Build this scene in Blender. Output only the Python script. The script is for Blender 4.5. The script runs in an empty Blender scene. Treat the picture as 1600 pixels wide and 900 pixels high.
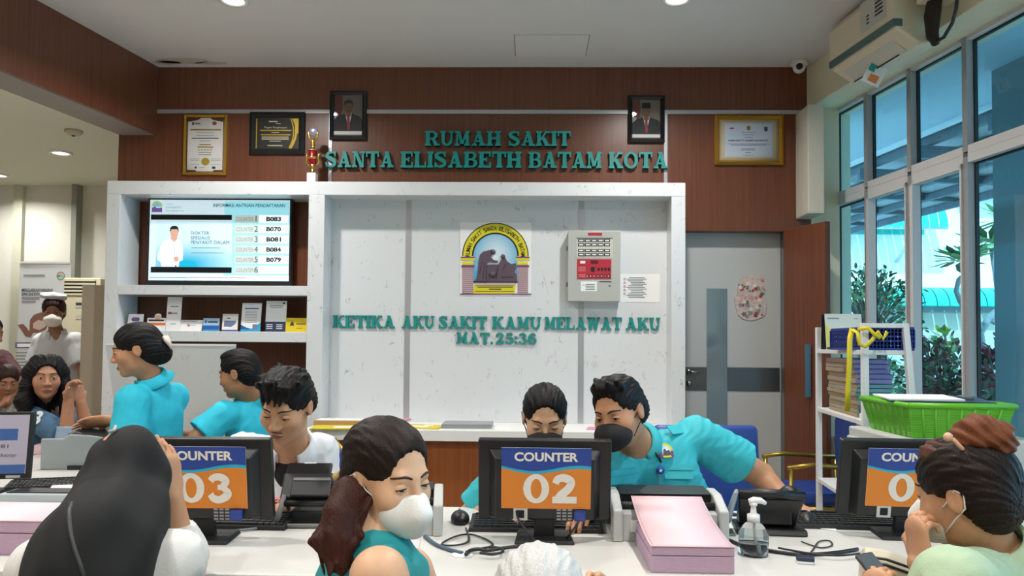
import bpy, bmesh, math, random
import numpy as np
from mathutils import Matrix, Vector
random.seed(7)
SC = bpy.context.scene
COL = SC.collection
# ------------------------------------------------------------------ camera
FPX, CX, CY = 1200.0, 800.0, 498.0
CAMZ = 1.35
CR = Matrix.Rotation(math.radians(1.4), 3, 'Z') @ Matrix.Rotation(math.radians(92.0), 3, 'X') @ Matrix.Rotation(math.radians(0.5), 3, 'Z')
cam_d = bpy.data.cameras.new('camera')
cam_d.lens = 27.0; cam_d.sensor_width = 36.0; cam_d.shift_y = 48 / 1600.0
cam_d.clip_start = 0.05; cam_d.clip_end = 300
cam = bpy.data.objects.new('camera', cam_d); COL.objects.link(cam)
cam.matrix_world = Matrix.Translation((0, 0, CAMZ)) @ CR.to_4x4()
SC.camera = cam
# ------------------------------------------------------------------ light, exposure
SC.view_settings.view_transform = 'Standard'
SC.view_settings.look = 'None'
SC.view_settings.gamma = 1.0
SC.view_settings.use_curve_mapping = False
SC.view_settings.exposure = 0.0
SC.cycles.use_denoising = True
SC.cycles.max_bounces = 8
SC.cycles.transparent_max_bounces = 12
SC.cycles.sample_clamp_indirect = 6.0
WORLD_STRENGTH = 4.2
LAMP_POWER = 29.0
HALL_POWER = 24.0
w = bpy.data.worlds.new('sky'); SC.world = w; w.use_nodes = True
bgn = w.node_tree.nodes['Background']
bgn.inputs[0].default_value = (0.90, 0.96, 1.0, 1); bgn.inputs[1].default_value = WORLD_STRENGTH

sun_d = bpy.data.lights.new('sun', 'SUN'); sun_d.energy = 6.0; sun_d.angle = 0.02; sun_d.color = (1.0, 0.97, 0.92)
sun = bpy.data.objects.new('sun', sun_d); COL.objects.link(sun)
sun.rotation_euler = Vector((0.30, 0.72, -0.60)).to_track_quat('-Z', 'Y').to_euler()
# ------------------------------------------------------------------ helpers
def ray(px, py):
    return CR @ Vector(((px - CX) / FPX, -(py - CY) / FPX, -1.0))
def P(px, py, Y):
    d = ray(px, py); t = Y / d.y
    return Vector((d.x * t, Y, CAMZ + d.z * t))
def PZ(px, py, z):
    d = ray(px, py); t = (z - CAMZ) / d.z
    return Vector((d.x * t, d.y * t, z))
def PP(px, py, p0, n):
    d = ray(px, py); o = Vector((0, 0, CAMZ))
    t = (Vector(p0) - o).dot(n) / d.dot(n)
    return o + d * t
def RZ(a): return Matrix.Rotation(math.radians(a), 4, 'Z')
def RX(a): return Matrix.Rotation(math.radians(a), 4, 'X')
def RY(a): return Matrix.Rotation(math.radians(a), 4, 'Y')
def TR(*v):
    return Matrix.Translation(Vector(v[0]) if len(v) == 1 else Vector(v))

def lin(h):
    if isinstance(h, str):
        h = h.lstrip('#'); c = [int(h[i:i + 2], 16) / 255 for i in (0, 2, 4)]
    else: c = h
    return tuple((x / 12.92 if x <= 0.04045 else ((x + 0.055) / 1.055) ** 2.4) for x in c) + (1.0,)

MATS = {}
def mat(name, color, rough=0.5, metal=0.0, spec=0.5, emit=0.0, noise=0.0, nscale=40.0, bump=0.0, bscale=200.0, coat=0.0, stretch=None, alpha=1.0, trans=0.0, sheen=0.0):
    """procedural principled material; noise = colour variation of the stuff itself, bump = fine relief"""
    if name in MATS: return MATS[name]
    m = bpy.data.materials.new(name); m.use_nodes = True
    nt = m.node_tree; b = nt.nodes['Principled BSDF']
    c = lin(color)
    b.inputs['Base Color'].default_value = c
    b.inputs['Roughness'].default_value = rough
    b.inputs['Metallic'].default_value = metal
    b.inputs['Specular IOR Level'].default_value = spec
    if coat: b.inputs['Coat Weight'].default_value = coat
    if sheen: b.inputs['Sheen Weight'].default_value = sheen
    if trans: b.inputs['Transmission Weight'].default_value = trans
    if alpha < 1: b.inputs['Alpha'].default_value = alpha
    if emit:
        b.inputs['Emission Color'].default_value = c; b.inputs['Emission Strength'].default_value = emit
    if noise or bump:
        tc = nt.nodes.new('ShaderNodeTexCoord'); src = tc.outputs['Object']
        if stretch:
            mp = nt.nodes.new('ShaderNodeMapping'); mp.inputs['Scale'].default_value = stretch
            nt.links.new(src, mp.inputs[0]); src = mp.outputs[0]
    if noise:
        n = nt.nodes.new('ShaderNodeTexNoise'); n.inputs['Scale'].default_value = nscale; n.inputs['Detail'].default_value = 4
        nt.links.new(src, n.inputs['Vector'])
        r = nt.nodes.new('ShaderNodeMapRange'); r.inputs[1].default_value = 0.3; r.inputs[2].default_value = 0.7
        r.inputs[3].default_value = 1 - noise; r.inputs[4].default_value = 1 + noise
        nt.links.new(n.outputs['Fac'], r.inputs[0])
        mx = nt.nodes.new('ShaderNodeVectorMath'); mx.operation = 'SCALE'
        mx.inputs[0].default_value = c[:3]
        nt.links.new(r.outputs[0], mx.inputs['Scale']); nt.links.new(mx.outputs[0], b.inputs['Base Color'])
    if bump:
        n2 = nt.nodes.new('ShaderNodeTexNoise'); n2.inputs['Scale'].default_value = bscale; n2.inputs['Detail'].default_value = 3
        nt.links.new(src, n2.inputs['Vector'])
        bp = nt.nodes.new('ShaderNodeBump'); bp.inputs['Strength'].default_value = bump; bp.inputs['Distance'].default_value = 0.01
        nt.links.new(n2.outputs['Fac'], bp.inputs['Height']); nt.links.new(bp.outputs[0], b.inputs['Normal'])
    MATS[name] = m
    return m

def wood(name, c1, c2, rough=0.35, scale=(22, 22, 0.55)):
    if name in MATS: return MATS[name]
    m = bpy.data.materials.new(name); m.use_nodes = True
    nt = m.node_tree; b = nt.nodes['Principled BSDF']; L = nt.links.new
    tc = nt.nodes.new('ShaderNodeTexCoord'); mp = nt.nodes.new('ShaderNodeMapping'); mp.inputs['Scale'].default_value = scale
    L(tc.outputs['Object'], mp.inputs[0])
    n = nt.nodes.new('ShaderNodeTexNoise'); n.inputs['Scale'].default_value = 2.2; n.inputs['Detail'].default_value = 6; n.inputs['Roughness'].default_value = 0.65
    L(mp.outputs[0], n.inputs['Vector'])
    cr = nt.nodes.new('ShaderNodeValToRGB')
    cr.color_ramp.elements[0].position = 0.3; cr.color_ramp.elements[0].color = lin(c1)
    cr.color_ramp.elements[1].position = 0.7; cr.color_ramp.elements[1].color = lin(c2)
    L(n.outputs['Fac'], cr.inputs[0]); L(cr.outputs[0], b.inputs['Base Color'])
    b.inputs['Roughness'].default_value = rough
    MATS[name] = m
    return m

def marble(name, base, vein, rough=0.18):
    if name in MATS: return MATS[name]
    m = bpy.data.materials.new(name); m.use_nodes = True
    nt = m.node_tree; b = nt.nodes['Principled BSDF']; L = nt.links.new
    tc = nt.nodes.new('ShaderNodeTexCoord')
    def cracks(scale, dist, thr, patch, ang):
        mp = nt.nodes.new('ShaderNodeMapping'); mp.inputs['Rotation'].default_value = (0, ang, 0); mp.inputs['Scale'].default_value = (1.6, 1, 0.7)
        L(tc.outputs['Object'], mp.inputs[0])
        wv = nt.nodes.new('ShaderNodeTexNoise'); wv.inputs['Scale'].default_value = scale; wv.inputs['Detail'].default_value = 5; wv.inputs['Distortion'].default_value = dist
        L(mp.outputs[0], wv.inputs['Vector'])
        a = nt.nodes.new('ShaderNodeMath'); a.operation = 'SUBTRACT'; a.inputs[1].default_value = 0.5; L(wv.outputs['Fac'], a.inputs[0])
        ab = nt.nodes.new('ShaderNodeMath'); ab.operation = 'ABSOLUTE'; L(a.outputs[0], ab.inputs[0])
        r = nt.nodes.new('ShaderNodeMapRange'); r.inputs[1].default_value = thr; r.inputs[2].default_value = 0; r.inputs[3].default_value = 0; r.inputs[4].default_value = 1
        L(ab.outputs[0], r.inputs[0])
        pn = nt.nodes.new('ShaderNodeTexNoise'); pn.inputs['Scale'].default_value = patch; pn.inputs['Detail'].default_value = 2
        L(tc.outputs['Object'], pn.inputs['Vector'])
        pr = nt.nodes.new('ShaderNodeMapRange'); pr.inputs[1].default_value = 0.58; pr.inputs[2].default_value = 0.72; L(pn.outputs['Fac'], pr.inputs[0])
        mu = nt.nodes.new('ShaderNodeMath'); mu.operation = 'MULTIPLY'; L(r.outputs[0], mu.inputs[0]); L(pr.outputs[0], mu.inputs[1])
        return mu.outputs[0]
    k1 = cracks(6, 1.2, 0.012, 7.0, 0.7); k2 = cracks(11, 0.6, 0.012, 12.0, -0.5)
    mxx = nt.nodes.new('ShaderNodeMath'); mxx.operation = 'MAXIMUM'; L(k1, mxx.inputs[0]); L(k2, mxx.inputs[1])
    mix = nt.nodes.new('ShaderNodeMix'); mix.data_type = 'RGBA'
    mix.inputs[6].default_value = lin(base); mix.inputs[7].default_value = lin(vein)
    L(mxx.outputs[0], mix.inputs[0]); L(mix.outputs[2], b.inputs['Base Color'])
    b.inputs['Roughness'].default_value = rough
    MATS[name] = m
    return m

def glassmat(name, tint, gloss=0.12, rough=0.02):
    """architectural pane: tinted see-through plus a mirror share"""
    m = bpy.data.materials.new(name); m.use_nodes = True
    nt = m.node_tree; nt.nodes.clear(); L = nt.links.new
    o = nt.nodes.new('ShaderNodeOutputMaterial'); t = nt.nodes.new('ShaderNodeBsdfTransparent'); t.inputs[0].default_value = lin(tint)
    g = nt.nodes.new('ShaderNodeBsdfGlossy'); g.inputs['Roughness'].default_value = rough
    fr = nt.nodes.new('ShaderNodeFresnel'); fr.inputs[0].default_value = 1.45
    mu = nt.nodes.new('ShaderNodeMath'); mu.operation = 'MULTIPLY_ADD'; mu.inputs[1].default_value = 0.8; mu.inputs[2].default_value = gloss * 0.2
    L(fr.outputs[0], mu.inputs[0])
    mx = nt.nodes.new('ShaderNodeMixShader'); L(mu.outputs[0], mx.inputs[0]); L(t.outputs[0], mx.inputs[1]); L(g.outputs[0], mx.inputs[2]); L(mx.outputs[0], o.inputs[0])
    return m

class MB:
    """collects shapes into one mesh"""
    def __init__(s, M=None):
        s.v = []; s.f = []; s.mi = []; s.M = M or Matrix(); s.mats = []; s.cur = 0; s.sm = []
        s.smooth = False
    def mat(s, m):
        if m not in s.mats: s.mats.append(m)
        s.cur = s.mats.index(m); return s
    def add(s, vs, fs, M=None):
        T = s.M @ M if M is not None else s.M
        o = len(s.v); s.v += [tuple(T @ Vector(p)) for p in vs]
        for f in fs:
            s.f.append([i + o for i in f]); s.mi.append(s.cur); s.sm.append(s.smooth)
        return s
    def box(s, lo, hi, M=None):
        (a, b, c), (d, e, f) = lo, hi
        a, d = min(a, d), max(a, d); b, e = min(b, e), max(b, e); c, f = min(c, f), max(c, f)
        vs = [(a, b, c), (d, b, c), (d, e, c), (a, e, c), (a, b, f), (d, b, f), (d, e, f), (a, e, f)]
        return s.add(vs, [(0, 3, 2, 1), (4, 5, 6, 7), (0, 1, 5, 4), (1, 2, 6, 5), (2, 3, 7, 6), (3, 0, 4, 7)], M)
    def cbox(s, c, d, M=None):
        return s.box([c[i] - d[i] / 2 for i in range(3)], [c[i] + d[i] / 2 for i in range(3)], M)
    def hexa(s, p):  # 8 points, bottom ring then top ring
        return s.add(p, [(0, 3, 2, 1), (4, 5, 6, 7), (0, 1, 5, 4), (1, 2, 6, 5), (2, 3, 7, 6), (3, 0, 4, 7)])
    def poly(s, pts, M=None): return s.add(pts, [tuple(range(len(pts)))], M)
    def prism(s, pts, off, M=None):
        """polygon (3d points) swept by off"""
        n = len(pts); off = Vector(off)
        vs = [Vector(p) for p in pts] + [Vector(p) + off for p in pts]
        fs = [tuple(range(n))[::-1], tuple(range(n, 2 * n))] + [(i, (i + 1) % n, n + (i + 1) % n, n + i) for i in range(n)]
        return s.add(vs, fs, M)
    def xz(s, pts, y0, y1, M=None):
        """polygon in the x-z plane, from y1 (back) to y0 (front)"""
        return s.prism([(x, y1, z) for x, z in pts], (0, y0 - y1, 0), M)
    def tube(s, pts, r, n=8, cap=True, M=None):
        pts = [Vector(p) for p in pts]; k = len(pts)
        rr = r if isinstance(r, (list, tuple)) else [r] * k
        vs = []; up = None
        for i in range(k):
            t = (pts[min(i + 1, k - 1)] - pts[max(i - 1, 0)])
            t = t.normalized() if t.length > 1e-9 else Vector((0, 0, 1))
            if up is None:
                up = Vector((0, 0, 1)) if abs(t.z) < 0.9 else Vector((1, 0, 0))
            a = (up - t * up.dot(t)); a = a.normalized() if a.length > 1e-6 else t.orthogonal().normalized(); up = a; b = t.cross(a)
            for j in range(n):
                q = 2 * math.pi * j / n
                vs.append(pts[i] + (a * math.cos(q) + b * math.sin(q)) * rr[i])
        fs = [(i * n + j, i * n + (j + 1) % n, (i + 1) * n + (j + 1) % n, (i + 1) * n + j) for i in range(k - 1) for j in range(n)]
        if cap: fs += [tuple(range(n))[::-1], tuple(range((k - 1) * n, k * n))]
        sm = s.smooth; s.smooth = True; s.add(vs, fs, M); s.smooth = sm
        return s
    def lathe(s, prof, n=24, M=None, cap=True):
        """profile of (r, z) turned round z"""
        vs = [(r * math.cos(2 * math.pi * j / n), r * math.sin(2 * math.pi * j / n), z) for r, z in prof for j in range(n)]
        k = len(prof)
        fs = [(i * n + j, i * n + (j + 1) % n, (i + 1) * n + (j + 1) % n, (i + 1) * n + j) for i in range(k - 1) for j in range(n)]
        if cap: fs += [tuple(range(n))[::-1], tuple(range((k - 1) * n, k * n))]
        sm = s.smooth; s.smooth = True; s.add(vs, fs, M); s.smooth = sm
        return s
    def ball(s, c, r, n=16, M=None):
        r = r if isinstance(r, (list, tuple)) else (r, r, r)
        T = TR(c) @ Matrix.Diagonal((*r, 1)); k = n // 2
        prof = [(max(math.sin(math.pi * i / k), 1e-4), -math.cos(math.pi * i / k)) for i in range(k + 1)]
        return s.lathe(prof, n, (M @ T) if M is not None else T, cap=False)
    def build(s, name, m=None, parent=None, bevel=0.0, seg=2, smooth=False, subsurf=0, solid=0.0):
        me = bpy.data.meshes.new(name)
        me.from_pydata(s.v, [], s.f); 
        mats = s.mats if s.mats else [m]
        for x in mats: me.materials.append(x)
        if s.mats and any(s.mi): me.polygons.foreach_set('material_index', s.mi)
        if smooth: me.polygons.foreach_set('use_smooth', [True] * len(s.f))
        else: me.polygons.foreach_set('use_smooth', s.sm)
        me.update()
        o = bpy.data.objects.new(name, me); COL.objects.link(o)
        attach(o, parent)
        if solid:
            md = o.modifiers.new('thick', 'SOLIDIFY'); md.thickness = solid; md.offset = 0
        if bevel:
            md = o.modifiers.new('round', 'BEVEL'); md.width = bevel; md.segments = seg; md.limit_method = 'ANGLE'; md.angle_limit = 0.6
        if subsurf:
            md = o.modifiers.new('sub', 'SUBSURF'); md.levels = subsurf; md.render_levels = subsurf
        return o

def attach(o, parent):
    if parent is not None:
        o.parent = parent
        o.matrix_parent_inverse = (TR(parent.location).inverted() if parent.parent is None and parent.type == 'EMPTY' else Matrix())
        if parent.type != 'EMPTY':
            o.matrix_parent_inverse = Matrix()
def thing(name, label, cat, loc, group=None):
    o = bpy.data.objects.new(name, None); COL.objects.link(o)
    o.location = Vector(loc); o.empty_display_size = 0.05
    o['label'] = label; o['category'] = cat
    if group: o['group'] = group
    return o
def tag(o, label, cat, group=None):
    o['label'] = label; o['category'] = cat
    if group: o['group'] = group
    return o
def struct(o): o['kind'] = 'structure'; return o

def text_mesh(body, bold=0.0, extrude=0.0):
    cu = bpy.data.curves.new('t', 'FONT'); cu.body = body; cu.size = 1; cu.offset = bold; cu.extrude = extrude
    cu.resolution_u = 3
    ob = bpy.data.objects.new('t', cu)
    me = bpy.data.meshes.new_from_object(ob)
    bpy.data.objects.remove(ob); bpy.data.curves.remove(cu)
    return me
def text_into(mb, body, x0, z0, x1, z1, y, bold=0.0, M=None, keep=False):
    """flat letters fitted to the rectangle (x0,z0)-(x1,z1) at depth y, read from -y"""
    me = text_mesh(body, bold)
    n = len(me.vertices); co = np.empty(n * 3); me.vertices.foreach_get('co', co); co = co.reshape(-1, 3)
    lo = co.min(0); hi = co.max(0); sx = (x1 - x0) / (hi[0] - lo[0]); sz = (z1 - z0) / (hi[1] - lo[1])
    if keep:
        sx = min(sx, sz); x0 = (x0 + x1) / 2 - sx * (hi[0] - lo[0]) / 2
    vs = [(x0 + (c[0] - lo[0]) * sx, y, z0 + (c[1] - lo[1]) * sz) for c in co]
    mb.add(vs, [tuple(p.vertices) for p in me.polygons], M)
    bpy.data.meshes.remove(me)

# ---- heavy slab-serif capitals, unit height
def ring(cx, cy, rx, ry, ix, iy, a0, a1, n=14):
    out = []
    for i in range(n):
        q = [math.radians(a0 + (a1 - a0) * (i + j) / n) for j in (0, 1)]
        out.append([(cx + ix * math.cos(q[0]), cy + iy * math.sin(q[0])), (cx + rx * math.cos(q[0]), cy + ry * math.sin(q[0])),
                    (cx + rx * math.cos(q[1]), cy + ry * math.sin(q[1])), (cx + ix * math.cos(q[1]), cy + iy * math.sin(q[1]))])
    return out
def rect(x0, y0, x1, y1): return [[(x0, y0), (x1, y0), (x1, y1), (x0, y1)]]
def diag(x0, y0, x1, y1, wd): return [[(x0 - wd / 2, y0), (x0 + wd / 2, y0), (x1 + wd / 2, y1), (x1 - wd / 2, y1)]]
def spath(pts, n=18):
    """smooth stroke through (x, y, half width across)"""
    P_ = [np.array(p, float) for p in pts]; out = []; pl = []
    for i in range(len(P_) - 1):
        p0 = P_[max(i - 1, 0)]; p1 = P_[i]; p2 = P_[i + 1]; p3 = P_[min(i + 2, len(P_) - 1)]
        for k in range(6):
            t = k / 6
            pl.append(0.5 * (2 * p1 + (p2 - p0) * t + (2 * p0 - 5 * p1 + 4 * p2 - p3) * t * t + (3 * p1 - p0 - 3 * p2 + p3) * t ** 3))
    pl.append(P_[-1])
    L_ = []
    for i, p in enumerate(pl):
        d = pl[min(i + 1, len(pl) - 1)][:2] - pl[max(i - 1, 0)][:2]; d /= max(np.hypot(*d), 1e-6); nn = np.array((-d[1], d[0]))
        L_.append((p[:2] + nn * p[2], p[:2] - nn * p[2]))
    for i in range(len(L_) - 1): out.append([tuple(L_[i][1]), tuple(L_[i + 1][1]), tuple(L_[i + 1][0]), tuple(L_[i][0])])
    return out
def glyph(ch):
    T, S, E = 0.25, 0.135, 0.07
    def stem(x, top=True, bot=True):
        g = rect(x, 0, x + T, 1)
        if bot: g += rect(x - E, 0, x + T + E, S)
        if top: g += rect(x - E, 1 - S, x + T + E, 1)
        return g
    if ch == 'I': return stem(E), T + 2 * E
    if ch == 'H': return stem(E) + stem(0.6) + rect(E + T, 0.44, 0.6, 0.58), 0.6 + T + E
    if ch == 'T': return stem(0.33, top=False) + rect(0, 0.86, 0.87, 1) + rect(0, 0.66, 0.1, 1) + rect(0.77, 0.66, 0.87, 1), 0.87
    if ch == 'L': return stem(E) + rect(E, 0, 0.76, 0.13) + rect(0.65, 0, 0.76, 0.38), 0.78
    if ch == 'E': return stem(E) + rect(E, 0, 0.78, 0.13) + rect(0.68, 0, 0.78, 0.34) + rect(E, 0.87, 0.75, 1) + rect(0.65, 0.68, 0.75, 1) + rect(E, 0.45, 0.52, 0.57) + rect(0.46, 0.36, 0.55, 0.66), 0.8
    if ch == 'A': return diag(0.2, 0, 0.5, 1, 0.13) + diag(0.74, 0, 0.47, 1, 0.25) + rect(0.28, 0.25, 0.7, 0.37) + rect(0.05, 0, 0.36, S) + rect(0.54, 0, 0.96, S) + rect(0.34, 0.9, 0.56, 1), 0.98
    if ch == 'M': return diag(0.16, 0, 0.16, 1, 0.12) + diag(0.48, 0.12, 0.24, 1, 0.2) + diag(0.5, 0.12, 0.78, 1, 0.14) + rect(0.7, 0, 0.91, 1) + rect(0, 0, 0.3, S) + rect(0.62, 0, 0.99, S) + rect(0.02, 1 - S, 0.3, 1) + rect(0.72, 1 - S, 0.99, 1), 1.02
    if ch == 'N': return rect(0.1, 0, 0.22, 1) + rect(0.66, 0, 0.78, 1) + diag(0.68, 0, 0.2, 1, 0.24) + rect(0, 0, 0.33, S) + rect(0, 1 - S, 0.3, 1) + rect(0.55, 1 - S, 0.88, 1), 0.9
    if ch == 'K': return stem(E) + diag(0.3, 0.4, 0.7, 1, 0.14) + diag(0.76, 0, 0.44, 0.58, 0.26) + rect(0.56, 0, 0.95, S) + rect(0.56, 1 - S, 0.9, 1), 0.95
    if ch == 'U': return rect(0.08, 0.35, 0.29, 1) + rect(0.66, 0.35, 0.79, 1) + ring(0.435, 0.35, 0.355, 0.36, 0.145, 0.22, 180, 360) + rect(0, 1 - S, 0.38, 1) + rect(0.56, 1 - S, 0.88, 1), 0.9
    if ch == 'W':
        return diag(0.34, 0, 0.18, 1, 0.23) + diag(0.36, 0, 0.58, 1, 0.13) + diag(0.78, 0, 0.6, 1, 0.23) + diag(0.82, 0, 1.02, 1, 0.13) + rect(0, 1 - S, 0.4, 1) + rect(0.45, 1 - S, 0.72, 1) + rect(0.88, 1 - S, 1.16, 1), 1.16
    if ch == 'O': return ring(0.46, 0.5, 0.46, 0.52, 0.24, 0.38, 0, 360, 26), 0.94
    if ch == 'B':
        return stem(E) + rect(E, 0, 0.48, 0.12) + rect(E, 0.46, 0.48, 0.57) + rect(E, 0.88, 0.46, 1) + ring(0.46, 0.735, 0.33, 0.265, 0.13, 0.15, -90, 90) + ring(0.48, 0.285, 0.37, 0.285, 0.15, 0.165, -90, 90), 0.88
    if ch == 'R':
        return stem(E) + rect(E, 0.42, 0.48, 0.54) + rect(E, 0.88, 0.48, 1) + ring(0.47, 0.71, 0.35, 0.29, 0.14, 0.17, -90, 90) + diag(0.76, 0, 0.52, 0.5, 0.24) + rect(0.64, 0, 0.96, S), 0.96
    if ch == 'S':
        return spath([(0.68, 0.72, .05), (0.58, 0.9, .05), (0.38, 0.93, .07), (0.17, 0.83, .1), (0.18, 0.66, .12), (0.4, 0.53, .13), (0.62, 0.38, .12), (0.63, 0.18, .1), (0.42, 0.06, .07), (0.2, 0.1, .05), (0.08, 0.3, .05)]) + rect(0.62, 0.68, 0.72, 1) + rect(0.04, 0, 0.14, 0.33), 0.78
    if ch == 'D': return stem(E) + rect(E, 0, 0.42, 0.12) + rect(E, 0.88, 0.42, 1) + ring(0.42, 0.5, 0.45, 0.5, 0.22, 0.38, -90, 90), 0.9
    if ch == '2': return spath([(0.1, 0.68, .09), (0.14, 0.86, .07), (0.32, 0.95, .06), (0.5, 0.86, .1), (0.52, 0.66, .11), (0.36, 0.42, .08), (0.12, 0.16, .06)]) + rect(0.04, 0, 0.64, 0.2) + rect(0.54, 0, 0.64, 0.34), 0.7
    if ch == '5': return rect(0.12, 0.84, 0.58, 1) + rect(0.12, 0.45, 0.21, 1) + spath([(0.16, 0.52, .05), (0.36, 0.6, .06), (0.54, 0.48, .1), (0.54, 0.22, .1), (0.34, 0.06, .06), (0.14, 0.14, .08), (0.1, 0.26, .08)]), 0.68
    if ch == '3': return spath([(0.1, 0.78, .08), (0.18, 0.91, .06), (0.36, 0.94, .06), (0.5, 0.8, .1), (0.44, 0.62, .09), (0.28, 0.54, .05)]) + spath([(0.28, 0.54, .05), (0.48, 0.48, .08), (0.56, 0.28, .11), (0.44, 0.1, .09), (0.26, 0.05, .06), (0.12, 0.14, .08), (0.09, 0.27, .08)]), 0.68
    if ch == '6': return ring(0.35, 0.32, 0.33, 0.33, 0.13, 0.22, 0, 360, 20) + spath([(0.56, 0.8, .08), (0.46, 0.93, .05), (0.28, 0.88, .08), (0.14, 0.66, .1), (0.12, 0.36, .1)]), 0.7
    if ch == '.': return rect(0.03, 0, 0.23, 0.2), 0.28
    if ch == ':': return rect(0.03, 0.06, 0.23, 0.26) + rect(0.03, 0.52, 0.23, 0.72), 0.28
    return [], 0.4
def slab_word(word, x0, x1, z0, z1, y, depth, m, parent, slope=0.0, side=None):
    """raised letters of one word fitted between x0..x1, z0..z1; slope tilts the line a little"""
    gl = [glyph(c) for c in word]; gap = 0.035
    tot = sum(g[1] for g in gl) + gap * (len(gl) - 1); h = z1 - z0; sx = (x1 - x0) / tot
    mb = MB(); x = 0; k = 0
    for polys, wd in gl:
        for pl in polys:
            k += 1
            pts = [(x0 + (x + p[0]) * sx, z0 + p[1] * h) for p in pl]
            mb.mat(m).poly([(a, y - depth - k * 2e-5, b) for a, b in pts])
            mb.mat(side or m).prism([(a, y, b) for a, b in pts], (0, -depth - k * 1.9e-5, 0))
        x += wd + gap
    return mb.build('word', None, parent)
# ------------------------------------------------------------------ materials
M_wood = wood('wood_panel', '#5e3423', '#74452f', 0.32, (26, 26, 0.6))
M_woodl = wood('wood_counter', '#7f4320', '#95562c', 0.32, (26, 26, 0.6))
M_marble = marble('white_marble', '#d9dcde', '#8d8f92')
M_ceil = mat('ceiling_paint', '#d2d0cf', 0.9, noise=0.02, nscale=1.5)
M_hallceil = mat('hall_ceiling_paint', '#d2d2c4', 0.9)
M_cream = mat('cream_paint', '#d9d3ba', 0.85, noise=0.015, nscale=2)
M_hallwall = mat('hall_wall_paint', '#d6d6cc', 0.85)
M_alu = mat('white_aluminium', '#c9c8c8', 0.45)
M_gasket = mat('black_gasket', '#12171d', 0.6)
M_silver = mat('silver_strip', '#b9babf', 0.35, metal=0.55)
M_steel = mat('brushed_steel', '#8d9193', 0.32, metal=0.9, noise=0.08, nscale=30, stretch=(1, 1, 0.05))
M_white = mat('white_plastic', '#e6e6e4', 0.4)
M_paper = mat('white_paper', '#ecebea', 0.8)
M_black = mat('black_plastic', '#17181a', 0.42)
M_blackm = mat('black_matte', '#0c0c0d', 0.7)
M_ink = mat('print_ink', '#3a3a3e', 0.8)
M_inkl = mat('print_ink_pale', '#85878c', 0.8)
M_gold = mat('gold_frame', '#b98a2c', 0.3, metal=0.75)
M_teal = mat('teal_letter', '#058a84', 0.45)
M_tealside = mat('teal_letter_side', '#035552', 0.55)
M_dark = mat('dark_interior', '#15110e', 0.9)
M_floor = mat('floor_tile', '#b7aa97', 0.25, noise=0.05, nscale=3)
M_lampdisc = mat('lamp_disc', '#fff6e8', 0.5, emit=5.0)

WY = 5.4; MY = 5.12; ZC = 3.33; ZH = 2.87
def Rr(x0, y0, x1, y1, Y):
    a = P((x0 + x1) / 2, y0, Y); b = P((x0 + x1) / 2, y1, Y)
    l = P(x0, (y0 + y1) / 2, Y); r = P(x1, (y0 + y1) / 2, Y)
    return l.x, b.z, r.x, a.z

XL = P(185, 240, WY).x; XR = P(1267, 240, WY).x; XBM = P(247, 160, WY).x
XD0 = P(1066, 480, WY).x; XD1 = P(1228, 480, WY).x; ZD = P(1150, 361, WY).z
# floor, ceiling, walls
struct(MB().box((-8.2, -4, -0.08), (4.6, 8, 0)).build('floor', M_floor))
def bmx(Y, o=0): return XBM + 0.176 * (Y - WY) + o
BW = XL - XBM
struct(MB().prism([(bmx(WY), WY, ZC), (2.4, WY, ZC), (4.2, -4, ZC), (bmx(-4), -4, ZC)], (0, 0, 0.12)).build('ceiling', M_ceil))
struct(MB().prism([(-8.2, 8, ZH), (-2.2, 8, ZH), (-2.2, WY + .14, ZH), (bmx(WY, BW), WY + .14, ZH), (bmx(-4, BW), -4, ZH), (-8.2, -4, ZH)], (0, 0, 0.12)).build('ceiling_hall', M_hallceil))
bm = MB(); bm.mat(M_wood).prism([(bmx(WY), WY, ZH - .03), (bmx(WY, BW), WY, ZH - .03), (bmx(-4, BW), -4, ZH - .03), (bmx(-4), -4, ZH - .03)], (0, 0, ZC - ZH + .13))
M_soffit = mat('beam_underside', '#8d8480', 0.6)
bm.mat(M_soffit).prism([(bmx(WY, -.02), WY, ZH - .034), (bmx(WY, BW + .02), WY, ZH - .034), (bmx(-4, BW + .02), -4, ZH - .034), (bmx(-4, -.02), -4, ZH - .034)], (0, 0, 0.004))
struct(bm.build('trim_1'))
wb = MB()
wb.box((XL, WY, 0), (XD0, WY + .12, ZC)).box((XD0, WY, ZD), (XR, WY + .12, ZC)).box((XD1, WY, 0), (XR, WY + .12, ZD))
struct(wb.build('wall_back', M_wood))
struct(MB().box((XR, WY, 0), (2.155, WY + .12, ZC)).build('wall_corner', M_cream))
struct(MB().box((-8.2, 7.35, 0), (-2.2, 7.5, ZH)).build('wall_hall', M_hallwall))
struct(MB().box((-8.3, -4, 0), (-8.2, 8, ZH)).build('wall_left', M_hallwall))
struct(MB().box((-8.2, -4.1, 0), (4.6, -4, ZC)).build('wall_front', M_cream))
struct(MB().box((-2.2, WY + .12, 0), (-2.1, 7.4, ZH)).build('wall_passage', M_hallwall))
# pilasters and pipe on the hall wall
p = MB(); a = Rr(17, 285, 31, 600, 7.3); p.box((a[0], 7.3, 0), (a[2], 7.36, ZH)); struct(p.build('trim_2', mat('hall_pilaster', '#bfc0ae', 0.85)))
p = MB(); a = Rr(108, 285, 116, 600, 7.25); p.box((a[0], 7.25, 0), (a[2], 7.36, ZH)); struct(p.build('trim_3', mat('hall_pipe_grey', '#8f9288', 0.7)))
# tan partition edge to the left of the marble unit
a = Rr(139, 447, 160, 640, 5.3); struct(MB().box((a[0], 5.2, 0), (a[2] + .08, 5.38, a[3])).build('wall_partition', mat('tan_laminate', '#988b78', 0.6)))
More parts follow.
